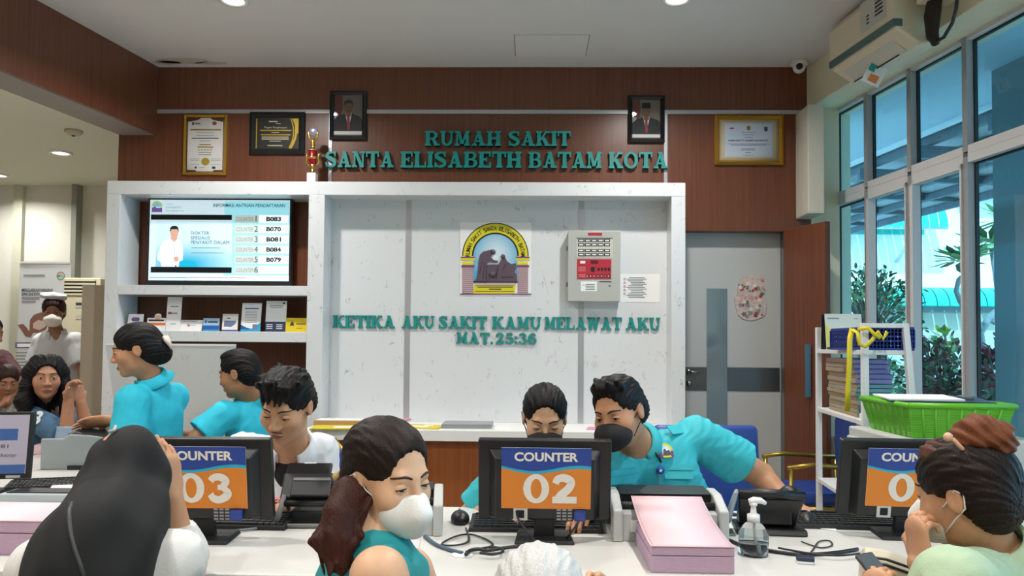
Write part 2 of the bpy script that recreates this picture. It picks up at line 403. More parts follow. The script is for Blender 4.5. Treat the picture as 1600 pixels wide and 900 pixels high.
# silver trims on the wood wall
a = Rr(247, 172, 1259, 177.5, WY)
zt0, zt1 = P(760, 178, WY).z, P(760, 172, WY).z
struct(MB().box((XBM, WY - .008, zt0), (XR - .03, WY, zt1)).build('trim_4', M_silver))
for i, px in enumerate((516.5, 1040)):
    x = P(px, 230, WY).x
    struct(MB().box((x - .012, WY - .008, 2.3), (x + .012, WY, zt0)).build('trim_%d' % (5 + i), M_silver))
# ------------------------------------------------------------------ window wall (right), skewed about 8 degrees
W0 = Vector((2.14, 5.5, 0)); WU = Vector((0.1445, -0.9895, 0)).normalized(); WN = Vector((WU.y, -WU.x, 0))   # WN points into the room
Mw = Matrix(((WU.x, -WN.x, 0, W0.x), (WU.y, -WN.y, 0, W0.y), (0, 0, 1, 0), (0, 0, 0, 1)))
def wu(px, py=450): return (PP(px, py, W0, WN) - W0).dot(WU)
ZS, ZT, ZM0, ZM1 = 0.74, 3.03, 2.365, 2.43
u0 = wu(1301)
ww = MB(Mw); ww.box((-.3, 0, 0), (9.4, .14, ZS)).box((-.3, 0, ZT), (9.4, .14, ZC)).box((-.3, 0, ZS), (u0, .14, ZT))
struct(ww.build('wall_right', M_cream))
struct(MB(Mw).box((u0 - .05, -.05, ZS - .03), (9.4, .14, ZS)).build('trim_7', M_alu, bevel=.004))
BO = .22   # the beam over the window stands proud of it
struct(MB(Mw).box((-.12, -BO, ZT + .005), (9.4, .0, ZC)).build('trim_8', M_cream, bevel=.006))
mul = [u0 + .01, wu(1356), wu(1424.5), wu(1513)]
while mul[-1] < 9.0: mul.append(mul[-1] + .485)
M_pane = glassmat('tinted_pane', (0.60, 0.85, 0.97))
k = 0
for i in range(len(mul) - 1):
    a, b = mul[i], mul[i + 1]
    for (z0, z1) in ((ZS, ZM0), (ZM1, ZT)):
        k += 1
        t = .018; fr = MB(Mw)
        lo, hi = z0 - (0.0 if z0 == ZS else .03), z1 + (0.0 if z1 == ZT else .03)
        fr.mat(M_alu).box((a - t, -.01, z0 - .02), (a + t, .045, z1 + .02)).box((b - t, -.01, z0 - .02), (b + t, .045, z1 + .02))
        fr.box((a + t, -.008, z0 - .032), (b - t, .06, z0 + .014)).box((a + t, -.008, z1 - .014), (b - t, .06, z1 + .032))
        if z0 == ZS and i in (1, 2):      # opening sash
            s = .028
            fr.box((a + t, -.022, z0 + .014), (a + t + s, .03, z1 - .014)).box((b - t - .012, -.022, z0 + .014), (b - t, .03, z1 - .014))
            fr.box((a + t, -.022, z1 - .014 - s), (b - t, .03, z1 - .014)).box((a + t, -.022, z0 + .014), (b - t, .03, z0 + .014 + s))
        g = .008
        fr.mat(M_gasket).box((a + t, .03, z0 + .014), (a + t + g, .05, z1 - .014)).box((b - t - g, .03, z0 + .014), (b - t, .05, z1 - .014))
        fr.box((a + t, .03, z1 - .014 - g), (b - t, .05, z1 - .014))
        f = struct(fr.build('window_%d' % k))
        pn = MB(Mw).poly([(a, .045, z0), (b, .045, z0), (b, .045, z1), (a, .045, z1)]).build('pane', M_pane, f)
# boxed trunking beside the corner
a = Rr(1259, 166, 1280, 335, 5.2)
struct(MB().box((a[0], 5.16, a[1]), (a[2] + .02, 5.4, a[3])).build('trim_9', mat('boxed_trunking', '#cfcabb', 0.6), bevel=.006))
pc = P(1266, 335, 5.25)
# ------------------------------------------------------------------ doors
# pale inner door behind the opening
M_door = mat('pale_door', '#b6b8b6', 0.4)
DY = WY + .10
d0 = P(1066, 480, DY).x; d1 = P(1220, 480, DY).x; dz = P(1150, 364, DY).z
MdH = Matrix()
dr = MB().box((d0 - .25, DY, 0), (d1, DY + .05, dz)).build('door_1', M_door, bevel=.004); struct(dr)
z0, z1 = P(1150, 611, DY).z, P(1150, 574, DY).z
MB().box((d0 - .25, DY - .004, z0), (d1 - .01, DY, z1)).build('steel_band', mat('band_steel', '#6f7274', 0.3, metal=0.85), dr)
a = Rr(1104, 451, 1136, 720, DY); MB().box((a[0], DY - .008, .3), (a[2], DY, a[3])).build('view_strip', mat('frosted_strip', '#8fa3ad', 0.12, metal=0.55), dr)
h = MB(); c = P(1077, 581, DY - .01); h.lathe([(.022, 0), (.022, .008)], 20, TR(c) @ RX(90)); h.tube([c, c + Vector((0, -.045, 0)), c + Vector((.01, -.05, 0)), c + Vector((.065, -.05, .0))], .008)
c2 = P(1077, 599, DY - .01); h.lathe([(.02, 0), (.02, .01), (.012, .018)], 20, TR(c2) @ RX(90)); h.build('door_handle', M_steel, dr)
fr = MB(); fr.box((d1, WY - .02, 0), (d1 + .012, WY + .16, ZD)); struct(fr.build('trim_10', M_steel))
fr = MB(); fr.box((d1 + .012, WY - .02, 0), (d1 + .035, WY + .14, ZD)); struct(fr.build('trim_11', M_gasket))
# opened wooden leaf standing forward from the wall
la = P(1232, 480, WY - .03); lb = P(1298, 480, 4.98); lz = P(1298, 346, 4.98).z
dv = (lb - la); dv.z = 0; dv.normalize(); nv = Vector((dv.y, -dv.x, 0)) * .04
leaf = MB().prism([(la.x, la.y, .02), (lb.x, lb.y, .02), (lb.x + nv.x, lb.y + nv.y, .02), (la.x + nv.x, la.y + nv.y, .02)], (0, 0, lz - .02)).build('door_2', M_wood, bevel=.003); struct(leaf)
c = P(1271, 578, 5.1); nn = Vector((-dv.y, dv.x, 0)); nn = nn if nn.y < 0 else -nn
zz0, zz1 = P(1271, 620, 5.12).z, P(1271, 538, 5.12).z
pt = la + dv * ((c - la).dot(dv))
hb = MB(); q = pt + nn * .07
hb.prism([(q.x - .018, q.y - .01, zz0), (q.x + .018, q.y - .01, zz0), (q.x + .018, q.y + .01, zz0), (q.x - .018, q.y + .01, zz0)], (0, 0, zz1 - zz0))
for z in (zz0 + .06, zz1 - .06): hb.tube([(q.x, q.y, z), (pt.x, pt.y, z)], .008)
hb.build('door_handle', mat('blue_grey_handle', '#56707f', 0.35, metal=0.4), leaf, bevel=.003)
# ------------------------------------------------------------------ ceiling fittings
def downlight(c, label, power, grp, disc=True):
    t = thing('ceiling_downlight', label, 'ceiling light', c, grp)
    MB().lathe([(.085, 0), (.088, -.008), (.062, -.012), (.06, -.002)], 28, TR(c), cap=False).build('rim', M_white, t)
    MB().lathe([(.0005, -.004), (.06, -.004)], 28, TR(c), cap=False).build('diffuser', M_lampdisc, t)
    l = bpy.data.lights.new('lamp', 'AREA'); l.shape = 'DISK'; l.size = .12; l.energy = power; l.color = (1.0, 0.965, 0.92); l.spread = math.radians(150)
    o = bpy.data.objects.new('lamp', l); COL.objects.link(o); o.location = Vector(c) + Vector((0, 0, -.02)); attach(o, t)
G_DL = 'round downlights in the main ceiling'
cA = PZ(365, -1, ZC); cB = PZ(1057, -1, ZC); dx = cB.x - cA.x
for r in range(4):
    for c_ in range(3):
        y = cA.y - r * 1.95; x = cA.x + c_ * dx * (1 if c_ < 2 else 0.92)
        if r == 0 and c_ == 2: continue
        if (r, c_) == (0, 0): lb_ = 'round white downlight in the ceiling nearest the wooden beam, glowing above the framed certificates'
        elif (r, c_) == (0, 1): lb_ = 'round white downlight glowing at the picture top above the right-hand portrait'
        else: lb_ = 'round white downlight in the main ceiling, outside the photo above the customers'
        downlight((x, y, ZC - .001), lb_, LAMP_POWER, G_DL)
c = PZ(95, 238, ZH); downlight((c.x, c.y, ZH - .001), 'glowing white downlight in the low hall ceiling left of the marble unit', HALL_POWER, 'downlights in the hall ceiling')
c = PZ(-2, 273, ZH); downlight((c.x, c.y, ZH - .001), 'downlight at the far left edge of the hall ceiling, close above the cream wall', HALL_POWER * .6, 'downlights in the hall ceiling')
for xy in ((-5.6, 3.6), (-5.4, 1.2), (-3.9, 2.6)):
    downlight((xy[0], xy[1], ZH - .001), 'downlight in the low hall ceiling, outside the photo', HALL_POWER, 'downlights in the hall ceiling')
c = PZ(115, 204, ZH)
t = thing('smoke_detector', 'small round smoke detector on the low hall ceiling', 'smoke detector', c)
MB().lathe([(.06, 0), (.06, -.015), (.045, -.03), (.02, -.036)], 24, TR(c)).build('body', mat('detector_cream', '#b5a98c', 0.6), t)
MB().lathe([(.012, -.036), (.012, -.042)], 12, TR(c)).build('sensor', M_ink, t)
# access hatch in the ceiling
q = [PZ(810, 54, ZC - .003), PZ(921, 55, ZC - .003), PZ(914, 90, ZC - .003), PZ(806, 88, ZC - .003)]
t = thing('ceiling_hatch', 'square painted access hatch in the white ceiling', 'ceiling hatch', q[3])
x0, x1, y0, y1 = q[3].x, q[2].x, q[3].y, q[1].y
MB().box((x0, y0, ZC - .006), (x1, y1, ZC)).build('panel', mat('hatch_paint', '#d6d4d2', 0.9), t, bevel=.002)
e = MB(); g = .006
for lo, hi in (((x0 - g, y0 - g), (x1 + g, y0)), ((x0 - g, y1), (x1 + g, y1 + g)), ((x0 - g, y0), (x0, y1)), ((x1, y0), (x1 + g, y1))):
    e.box((lo[0], lo[1], ZC - .002), (hi[0], hi[1], ZC))
e.build('joint', mat('hatch_gap', '#8f8a86', 0.9), t)
# damp stains near the back wall
st = MB(); rs = random.Random(3)
for (px, py, sx, sy) in ((285, 95, .2, .06), (330, 99, .12, .03), (262, 98, .1, .04)):
    c = PZ(px, py, ZC - .002); st.add([(c.x + sx * math.cos(k * .39) * (.8 + .3 * rs.random()), c.y + sy * math.sin(k * .39) * (.8 + .3 * rs.random()), ZC - .0015) for k in range(16)], [tuple(range(16))])
o = st.build('damp_stain', mat('damp_paint', '#bdb6ac', 0.95, noise=.06, nscale=14)); tag(o, 'faint damp stain on the ceiling beside the wooden beam', 'stain')
# dome camera
c = PZ(1245, 99, ZC); c.y = min(c.y, WY - .12)
t = thing('security_camera', 'white dome security camera on the ceiling at the right corner of the wood wall', 'camera', c)
MB().lathe([(.05, 0), (.055, -.012), (.055, -.03), (.05, -.034)], 24, TR(c)).build('mount', M_white, t)
MB().ball(c + Vector((0, 0, -.045)), .042, 20).build('housing', M_white, t)
MB().lathe([(.022, 0), (.022, .012), (.012, .014)], 18, TR(c + Vector((-.012, -.034, -.052))) @ RX(100)).build('lens', M_black, t)
# ------------------------------------------------------------------ split air conditioner on the window wall
def uz(px, py, off):  # point on the plane `off` in front of the window wall
    p = PP(px, py, W0 + WN * off, WN); r = p - W0
    return r.dot(WU), p.z
D_ = .25
uF0, zb = uz(1295, 103, D_ + BO)
uF1, _ = uz(1396, 22, D_ + BO)
ztop = zb + .245; zbot = zb - .105
Mww = Mw; Mw = Mw @ TR(0, -BO, 0)
M_ac = mat('cream_plastic', '#d5cbb2', 0.4)
t = thing('air_conditioner', 'cream wall mounted split air conditioner above the window', 'air conditioner', Mw @ Vector((uF0, -.1, zbot)))
prof = [(0, ztop), (-D_ + .03, ztop), (-D_, ztop - .05), (-D_, zbot + .13), (-D_ + .015, zbot + .075), (-.1, zbot), (0, zbot)]
MB(Mw).prism([(uF0, y, z) for y, z in prof], (uF1 - uF0, 0, 0)).build('body', M_ac, t, bevel=.012, seg=3)
M_acs = mat('grey_green_strip', '#4d6765', 0.35)
MB(Mw).box((uF0 + .005, -D_ - .003, zbot + .085), (uF1 + .004, -D_ + .05, zbot + .125)).build('strip', M_acs, t, bevel=.003)
v = MB(Mw); v.add([(uF0 + .06, -D_ + .04, zbot + .066), (uF1 - .1, -D_ + .04, zbot + .066), (uF1 - .1, -.11, zbot + .001), (uF0 + .06, -.11, zbot + .001)], [(0, 1, 2, 3)])
v.build('louvre', mat('louvre_white', '#c4c2b8', 0.4), t, solid=.006)
v = MB(Mw); v.tube([(uF0 + .05, -.115, zbot - .002), (uF1 - .16, -.115, zbot - .002)], .004); v.build('louvre_gap', M_gasket, t)
lb2 = MB(Mw); lb2.mat(mat('ac_label_grey', '#bdbdb6', 0.5)).box((uF1 - .3, -D_ - .002, zbot + .16), (uF1 - .06, -D_ - .0005, zbot + .33)); lb2.mat(M_ink)
for r in range(5): lb2.box((uF1 - .16, -D_ - .003, zbot + .2 + r * .022), (uF1 - .09, -D_ - .002, zbot + .212 + r * .022))
for r in range(3): lb2.box((uF1 - .24, -D_ - .003, zbot + .19 + r * .02), (uF1 - .215, -D_ - .002, zbot + .2 + r * .02))
lb2.build('rating_label', None, t)
# trunk box and pipe joint at its near end
t = thing('pipe_trunking', 'cream trunking box with dark pipe joint beside the air conditioner', 'pipe cover', Mw @ Vector((uF1 + .12, -.05, 3.1)))
MB(Mw).box((uF1 + .07, -.17, zbot + .17), (uF1 + .28, 0, ZC)).build('cover', M_ac, t, bevel=.005)
j = MB(Mw); j.smooth = True
j.tube([(uF1 + .12, -.1, zbot + .2), (uF1 + .11, -.11, zbot + .1), (uF1 + .08, -.09, zbot + .02), (uF1 + .05, -.05, zbot - .02)], [.035, .04, .03, .02]); j.build('pipe_joint', mat('dark_insulation', '#2a2018', 0.9, bump=.4), t)
cb = MB(Mw); cp = [uz(*q, .06 + BO) for q in ((1447, 50), (1452, 62), (1462, 66), (1475, 58), (1488, 36), (1494, 14), (1496, -8))]
cb.tube([(u, -.06, z) for u, z in cp], .009); o = cb.build('hanging_cable', mat('dark_cable', '#2b2f33', 0.5)); tag(o, 'dark cable looping down beside the air conditioner pipe', 'cable')
# sachet hanging from the air conditioner
u, z = uz(1366, 117, .13 + BO); c = Mw @ Vector((u, -.115, z))
t = thing('air_freshener', 'small white and green sachet hanging under the air conditioner', 'air freshener', c)
Ms = Mw @ TR(u, -.13, z) @ RZ(70) @ RY(28)
MB(Ms).add([(-.05, -.012, -.06), (.05, .0, -.06), (.05, .012, .06), (-.05, 0, .06)], [(0, 1, 2, 3)]).build('packet', M_white, t, solid=.008)
s_ = MB(Ms); s_.mat(mat('sachet_teal', '#138f86', 0.4)).box((-.045, -.016, .01), (-.01, .016, .05)); s_.mat(mat('sachet_orange', '#c8793a', 0.4)).box((-.02, -.016, -.045), (.03, .016, -.005)); s_.build('print', None, t)
MB(Mw).tube([(u, -.115, zbot + .0), (u, -.13, z + .05)], .003).build('hook', M_gasket, t)
Mw = Mww
# ------------------------------------------------------------------ outside, seen through the panes
M_soff = mat('canopy_soffit', '#a9c6d8', 0.7)
M_build = mat('white_render', '#eef2f2', 0.8)
M_tealroof = mat('teal_roof_sheet', '#0fb3a8', 0.4)
M_fence = mat('fence_render', '#b7c3b4', 0.85, noise=.04, nscale=2)
struct(MB().box((2.2, -4, -.1), (26, 24, -.02)).build('ground', mat('paving', '#9aa39b', 0.9, noise=.05, nscale=4)))
struct(MB(Mw).box((-4, .14, 3.03), (10, .95, 3.15)).build('roof_canopy', M_soff))
struct(MB(Mw).box((-4, .93, 3.0), (10, .97, 3.2)).build('roof_fascia', mat('fascia_blue', '#cfe3ea', 0.6)))
rf = MB(Mw); n = 46; y0, y1, za, zb2 = .98, 2.6, 3.06, 2.88
vs = []; fs = []
for i in range(n * 2 + 1):
    y = y0 + (y1 - y0) * i / (2 * n); z = za + (zb2 - za) * i / (2 * n) + (.012 if i % 2 else 0)
    vs += [(-5, y, z), (10, y, z)]
fs = [(2 * i, 2 * i + 1, 2 * i + 3, 2 * i + 2) for i in range(2 * n)]
rf.mat(mat('sheet_grey', '#9fb4bd', 0.6)).add(vs, fs)
rf.mat(mat('purlin', '#5d727e', 0.6))
for i in range(5): rf.box((-5, y0 + .1 + i * .36, za - .09 - i * .04), (10, y0 + .15 + i * .36, za - .03 - i * .04))
for i in range(18): rf.box((-4.5 + i * .8, y0, za - .2), (-4.45 + i * .8, y1, za - .1))
struct(rf.build('roof_carport'))
cl = PP(1553, 400, W0 - WN * .5, WN); uc = (cl - W0).dot(WU)
struct(MB(Mw).box((uc, .5, -.02), (uc + .55, .95, 3.03)).build('pillar_outside', mat('pillar_render', '#8fa3a3', 0.8)))
# neighbour house
FY = 11.0
a = Rr(1400, 480, 1553, 640, FY)
struct(MB().box((P(1362, 560, FY).x, FY, 0), (14, FY + .15, P(1450, 483, FY).z)).build('wall_fence', M_fence))
struct(MB().box((P(1362, 560, FY).x - .6, FY - .02, P(1450, 486, FY).z - .02), (14, FY + .2, P(1450, 481, FY).z + .05)).build('trim_12', mat('concrete_grey', '#87949a', 0.9)))
def barrel(x0, x1, y, z, r, n=16):
    mb = MB(); k = 8
    for i in range(n):
        xa = x0 + (x1 - x0) * i / n; xb = x0 + (x1 - x0) * (i + .9) / n
        vs = []
        for j in range(k + 1):
            q = math.pi / 2 * j / k
            vs += [(xa, y - r * math.sin(q), z + r * math.cos(q) * .8), (xb, y - r * math.sin(q), z + r * math.cos(q) * .8)]
        mb.add(vs, [(2 * j, 2 * j + 1, 2 * j + 3, 2 * j + 2) for j in range(k)])
    mb.box((x0, y - .02, z), (x1, y + .02, z + r * .8))
    return mb
a = Rr(1368, 458, 1560, 480, FY)
o = barrel(a[0], a[2] + 4, FY - .05, a[1], .34, 34).build('fence_canopy', M_tealroof); tag(o, 'teal corrugated canopy along the top of the garden fence outside', 'canopy')
BY = 14.0
t = thing('neighbour_house', 'white neighbouring house seen through the window panes', 'building', (P(1400, 500, BY).x, BY, 0))
xa = P(1310, 400, BY).x
MB().box((xa - 3, BY, 0), (P(1487, 400, BY).x, BY + 4, P(1400, 240, BY).z)).build('wall', M_build, t)
a = Rr(1487, 300, 1900, 480, BY + .8); MB().box((a[0], BY + .8, 0), (a[2], BY + 4, P(1500, 288, BY + .8).z)).build('wing_wall', M_build, t)
a = Rr(1489, 287, 1900, 306, BY + .7); MB().box((a[0], BY + .3, a[1]), (a[2], BY + 4, a[3])).build('roof_band', mat('blue_band', '#3f8fc4', 0.5), t)
a = Rr(1310, 340, 1486, 354, BY - .9)
barrel(a[0] - 1, a[2], BY, a[1], .85, 18).build('awning', M_tealroof, t)
br = MB(); 
for px in (1400, 1485):
    x = P(px, 360, BY).x; br.tube([(x, BY, a[1] - .5), (x, BY - .75, a[1] - .02)], .03, 6)
br.tube([(a[0], BY - .8, a[1]), (a[2], BY - .8, a[1])], .03, 6); br.build('awning_bracket', mat('bracket_white', '#ccd5d6', 0.6), t)
# plants
def leaf_quad(mb, c, d, n, L_, w_):
    d = d.normalized(); s_ = d.cross(n); s_ = s_.normalized() if s_.length > 1e-5 else d.orthogonal().normalized(); nn_ = s_.cross(d)
    mb.add([c, c + d * L_ * .35 + s_ * w_ + nn_ * L_ * .05, c + d * L_ * .75 + s_ * w_ * .8, c + d * L_, c + d * L_ * .75 - s_ * w_ * .8, c + d * L_ * .35 - s_ * w_ + nn_ * L_ * .05], [(0, 1, 2, 3, 4, 5)])
M_leaf1 = mat('leaf_green', '#7aa673', 0.6, noise=.25, nscale=9); M_leaf2 = mat('leaf_dark', '#33563f', 0.6, noise=.3, nscale=9)
M_leaf3 = mat('croton_red', '#6d2f3a', 0.6, noise=.4, nscale=6); M_leaf4 = mat('leaf_lime', '#a3c04a', 0.6); M_stem = mat('stem_brown', '#6b6a5e', 0.9)
def bush(name, label, c, rad, n, L_, w_, mats, seed, grp=None):
    rs = random.Random(seed); t = thing(name, label, 'plant', (c[0], c[1], 0), grp)
    st = MB(); lf = MB()
    tips = []
    for i in range(max(6, n // 14)):
        a_ = rs.random() * 6.28; e = math.acos(rs.uniform(-.5, 1)); rr = rs.uniform(.55, 1)
        d = Vector((math.sin(e) * math.cos(a_) * rad[0], math.sin(e) * math.sin(a_) * rad[1], math.cos(e) * rad[2])) * rr
        tips.append(Vector(c) + d)
        st.tube([(c[0] + d.x * .1, c[1] + d.y * .1, 0), Vector(c) + d * .4 + Vector((0, 0, -rad[2] * .2)), Vector(c) + d], [.02, .014, .006], 5)
    for i in range(n):
        tp = tips[i % len(tips)]; q = tp + Vector((rs.gauss(0, .12), rs.gauss(0, .12), rs.gauss(0, .1))) * rad[0] * 1.2
        d = (q - Vector(c)).normalized() + Vector((rs.gauss(0, .7), rs.gauss(0, .7), rs.gauss(0.1, .6)))
        lf.mat(mats[rs.randrange(len(mats))]); leaf_quad(lf, q, d, Vector((rs.gauss(0, .5), rs.gauss(0, .5), 1)), L_ * rs.uniform(.7, 1.2), w_)
    st.build('stem', M_stem, t); lf.build('foliage', None, t)
c = P(1352, 465, 9.0); bush('leafy_shrub', 'airy green shrub outside the leftmost window panes', (c.x + .05, 9.0, 1.68), (.5, .5, .6), 1300, .07, .018, [M_leaf1, M_leaf2], 5)
c = P(1470, 585, 8.2); bush('croton_bush', 'dark red and green croton bush outside behind the green basket', (c.x, 8.2, .95), (.42, .35, .45), 900, .10, .024, [M_leaf2, M_leaf3, M_leaf2, M_leaf3, M_leaf1], 6)
c = P(1478, 530, 8.75); bush('lime_plant', 'small plant with lime green top leaves rising above the croton bush', (c.x, 8.75, 1.45), (.1, .1, .14), 60, .1, .026, [M_leaf4, M_leaf1], 8)
c = P(1556, 590, 7.3); bush('croton_bush', 'red leaved bush outside close to the grey outdoor pillar', (c.x + .05, 7.3, .95), (.3, .3, .5), 700, .10, .024, [M_leaf3, M_leaf2, M_leaf3], 9)
c = P(1385, 562, 7.4); bush('potted_shrub', 'small dark shrub outside seen through the white rack', (c.x, 7.4, 1.0), (.2, .2, .2), 160, .07, .02, [M_leaf2, M_leaf1], 11)
# frangipani with bare bent branches and leaf rosettes
t = thing('frangipani_tree', 'frangipani tree with bare bent branches and large leaf rosettes', 'tree', (P(1548, 600, 8.8).x, 8.8, 0))
FYY = 8.8
br = MB()
def fp(*pts): return [P(x, y, FYY + dy) for x, y, dy in pts]
br.tube([(P(1546, 640, FYY).x, FYY, 0)] + fp((1546, 585, 0), (1536, 560, 0), (1531, 520, 0), (1545, 497, 0), (1562, 480, 0), (1556, 430, .1), (1548, 380, .1)), [.06, .055, .05, .045, .04, .035, .03, .025], 8)
br.tube(fp((1533, 515, 0), (1518, 495, -.1), (1500, 470, -.1), (1494, 455, -.1), (1498, 437, -.1), (1507, 428, -.1), (1502, 412, -.1)), [.04, .035, .03, .028, .026, .024, .02], 8)
br.tube(fp((1545, 497, 0), (1556, 505, .1), (1570, 500, .1)), [.035, .03, .02], 8)
br.build('branch', mat('frangipani_bark', '#7e8c8e', 0.9, noise=.15), t)
lf = MB(); rs = random.Random(4)
for (x, y, dy, s_) in ((1500, 408, -.1, 1.0), (1545, 380, .1, 1.1), (1575, 345, .1, 1.0), (1519, 402, 0, .7)):
    q = P(x, y, FYY + dy)
    for i in range(26):
        a_ = i * 2.4; e = rs.uniform(-.35, .7)
        d = Vector((math.cos(a_) * math.cos(e), math.sin(a_) * math.cos(e), math.sin(e)))
        lf.mat(M_leaf1 if i % 3 else M_leaf2); leaf_quad(lf, q + d * .03, d, Vector((0, 0, 1)), .33 * s_ * rs.uniform(.8, 1.1), .05 * s_)
lf.build('foliage', None, t)
# ------------------------------------------------------------------ marble display unit
g = Rr
uL = P(163, 450, MY).x; uR = P(1071, 450, MY).x
zT = g(163, 284, 1071, 305, MY); zTop, zSl = zT[3], zT[1]
xi0, xi1 = P(184, 450, MY).x, P(480, 450, MY).x      # left bay
xj0, xj1 = P(505, 450, MY).x, P(1049, 450, MY).x     # right bay
PBY = 5.30
s1 = g(184, 446, 480, 461, MY); s2 = g(184, 517.5, 480, 534, MY)
zC1, zC0 = P(600, 671, 4.8).z, P(600, 688.5, 4.8).z
t = thing('display_unit', 'white marble display wall unit with open shelves and a long counter', 'wall unit', ((uL + uR) / 2, MY, 0))
MB().box((uL, MY, zSl), (uR, WY - .01, zTop)).build('top_slab', M_marble, t, bevel=.003)
MB().box((uL, MY, 0), (xi0, WY - .01, zSl)).build('upright', M_marble, t, bevel=.003)
MB().box((xi1, MY, 0), (xj0, WY - .01, zSl)).build('upright', M_marble, t, bevel=.003)
MB().box((xj1, MY, 0), (uR, WY - .01, zSl)).build('upright', M_marble, t, bevel=.003)
MB().box((xi0, MY, s1[1]), (xi1, WY - .01, s1[3])).build('shelf', M_marble, t, bevel=.003)
MB().box((xi0, MY, s2[1]), (xi1, WY - .01, s2[3])).build('shelf', M_marble, t, bevel=.003)
MB().box((xj0, PBY, zC1), (xj1, PBY + .04, zSl)).build('back_panel', M_marble, t)
for px in (637, 908):
    x = P(px, 480, PBY).x; MB().box((x - .019, PBY - .004, zC1), (x + .019, PBY, zSl)).build('metal_strip', M_silver, t)
xc0 = P(475, 680, 4.8).x; xc1 = P(1066, 690, 4.8).x
MB().box((xc0, 4.8, zC0), (xc1, PBY, zC1)).build('counter_top', M_white, t, bevel=.004)
MB().box((xc0 + .01, 4.85, 0), (xc1 - .01, MY, zC0)).build('counter_front', M_woodl, t)
# ------------------------------------------------------------------ television
TY = 5.27
a = g(230, 308, 455, 445, TY); tvc = ((a[0] + a[2]) / 2, TY, a[1])
t = thing('television', 'black flat television showing the counter queue numbers, on the marble shelf', 'television', tvc)
MB().box((a[0], TY, a[1]), (a[2], TY + .06, a[3])).build('housing', M_black, t, bevel=.006)
M_scr = mat('screen_white', '#cfe4ee', 0.3, emit=.62); M_scrc = mat('screen_cyan', '#1fb4d2', 0.3, emit=.62); M_scrc2 = mat('screen_cyan_pale', '#9bdcea', 0.3, emit=.65)
M_scrk = mat('screen_black', '#0b1118', 0.3); M_scrt = mat('screen_text', '#26323c', 0.4); M_scrg = mat('screen_grey', '#c6d2cd', 0.3, emit=.5); M_scrtt = mat('screen_teal_text', '#3d6e7c', 0.4)
M_scrx = mat('screen_cell', '#eef4f8', 0.3, emit=.85); M_scrp = mat('screen_pink', '#c99aa4', 0.4, emit=.3)
def tv(px, py): q = P(220 + px / 6, 300 + py / 6, TY); return q.x, q.z
sc = MB()
def q4(mb, m, x0, y0, x1, y1, d):
    A = tv(x0, (y0 + y1) / 2); B = tv(x1, (y0 + y1) / 2); C_ = tv((x0 + x1) / 2, y0); D = tv((x0 + x1) / 2, y1)
    mb.mat(m).box((A[0], TY - d, D[1]), (B[0], TY - d + .0004, C_[1]))
q4(sc, M_scr, 80, 75, 1392, 832, .001); q4(sc, M_scrc2, 780, 88, 1390, 830, .0015); q4(sc, M_scr, 82, 780, 1388, 830, .002)
# poster field with a soft cyan gradient printed in the picture
gm = bpy.data.materials.new('screen_gradient'); gm.use_nodes = True; nt = gm.node_tree; b = nt.nodes['Principled BSDF']
tc = nt.nodes.new('ShaderNodeTexCoord'); sp = nt.nodes.new('ShaderNodeTexGradient'); sp.gradient_type = 'SPHERICAL'
mp = nt.nodes.new('ShaderNodeMapping'); mp.inputs['Location'].default_value = (0.1, 0, 0.3); mp.inputs['Scale'].default_value = (1.25, 0.01, 1.9)
nt.links.new(tc.outputs['Generated'], mp.inputs[0]); 
mp.inputs['Location'].default_value = (-0.5, 0, -0.1)
nt.links.new(mp.outputs[0], sp.inputs[0]); cr = nt.nodes.new('ShaderNodeValToRGB'); cr.color_ramp.elements[0].color = lin('#c4dfeb'); cr.color_ramp.elements[1].color = lin('#0ba6c9'); cr.color_ramp.elements[1].position = .85
nt.links.new(sp.outputs[0], cr.inputs[0]); nt.links.new(cr.outputs[0], b.inputs['Base Color']); nt.links.new(cr.outputs[0], b.inputs['Emission Color']); b.inputs['Emission Strength'].default_value = .62
pf = MB(); q4(pf, gm, 145, 262, 856, 706, .0022); 
q4(sc, M_scrk, 97, 213, 855, 262, .003); q4(sc, M_scrk, 95, 704, 853, 757, .003)
for i in range(6):
    y = 218 + i * 95.5
    q4(sc, M_scrg, 882, y, 1105, y + 72, .003); q4(sc, M_scrx, 1110, y, 1385, y + 72, .003)
    xa, za = tv(895, y + 56); xb, zb_ = tv(1060, y + 18); sc.mat(mat('screen_counter_text', '#9aa7a6', .4, emit=.2)); text_into(sc, 'COUNTER', xa, za, xb, zb_, TY - .005)
    xa, za = tv(1066, y + 60); xb, zb_ = tv(1100, y + 6); sc.mat(M_scrtt); text_into(sc, str(i + 1), xa, za, xb, zb_, TY - .005, keep=True)
    if i < 5:
        xa, za = tv(1178, y + 58); xb, zb_ = tv(1318, y + 14); sc.mat(M_scrt); text_into(sc, ('B083', 'B070', 'B081', 'B084', 'B079')[i], xa, za, xb, zb_, TY - .005, bold=.045)
xa, za = tv(680, 142); xb, zb_ = tv(1355, 112); sc.mat(M_scrtt); text_into(sc, 'INFORMASI ANTRIAN PENDAFTARAN', xa, za, xb, zb_, TY - .005, bold=.012)
for k_, (w_, x0, y0, x1, y1) in enumerate((('DOKTER', 472, 370, 645, 400), ('SPESIALIS', 472, 416, 650, 446), ('PENYAKIT DALAM', 472, 458, 832, 488))):
    xa, za = tv(x0, y1); xb, zb_ = tv(x1, y0); text_into(sc, w_, xa, za, xb, zb_, TY - .005)
for k_, (w_, x0, y0, x1, y1) in enumerate((('SAKIT', 238, 106, 310, 122), ('ELISABETH', 238, 137, 385, 153), ('BATAM KOTA', 238, 170, 410, 186))):
    xa, za = tv(x0, y1); xb, zb_ = tv(x1, y0); sc.mat(mat('screen_counter_text', '#9aa7a6')); text_into(sc, w_, xa, za, xb, zb_, TY - .005)
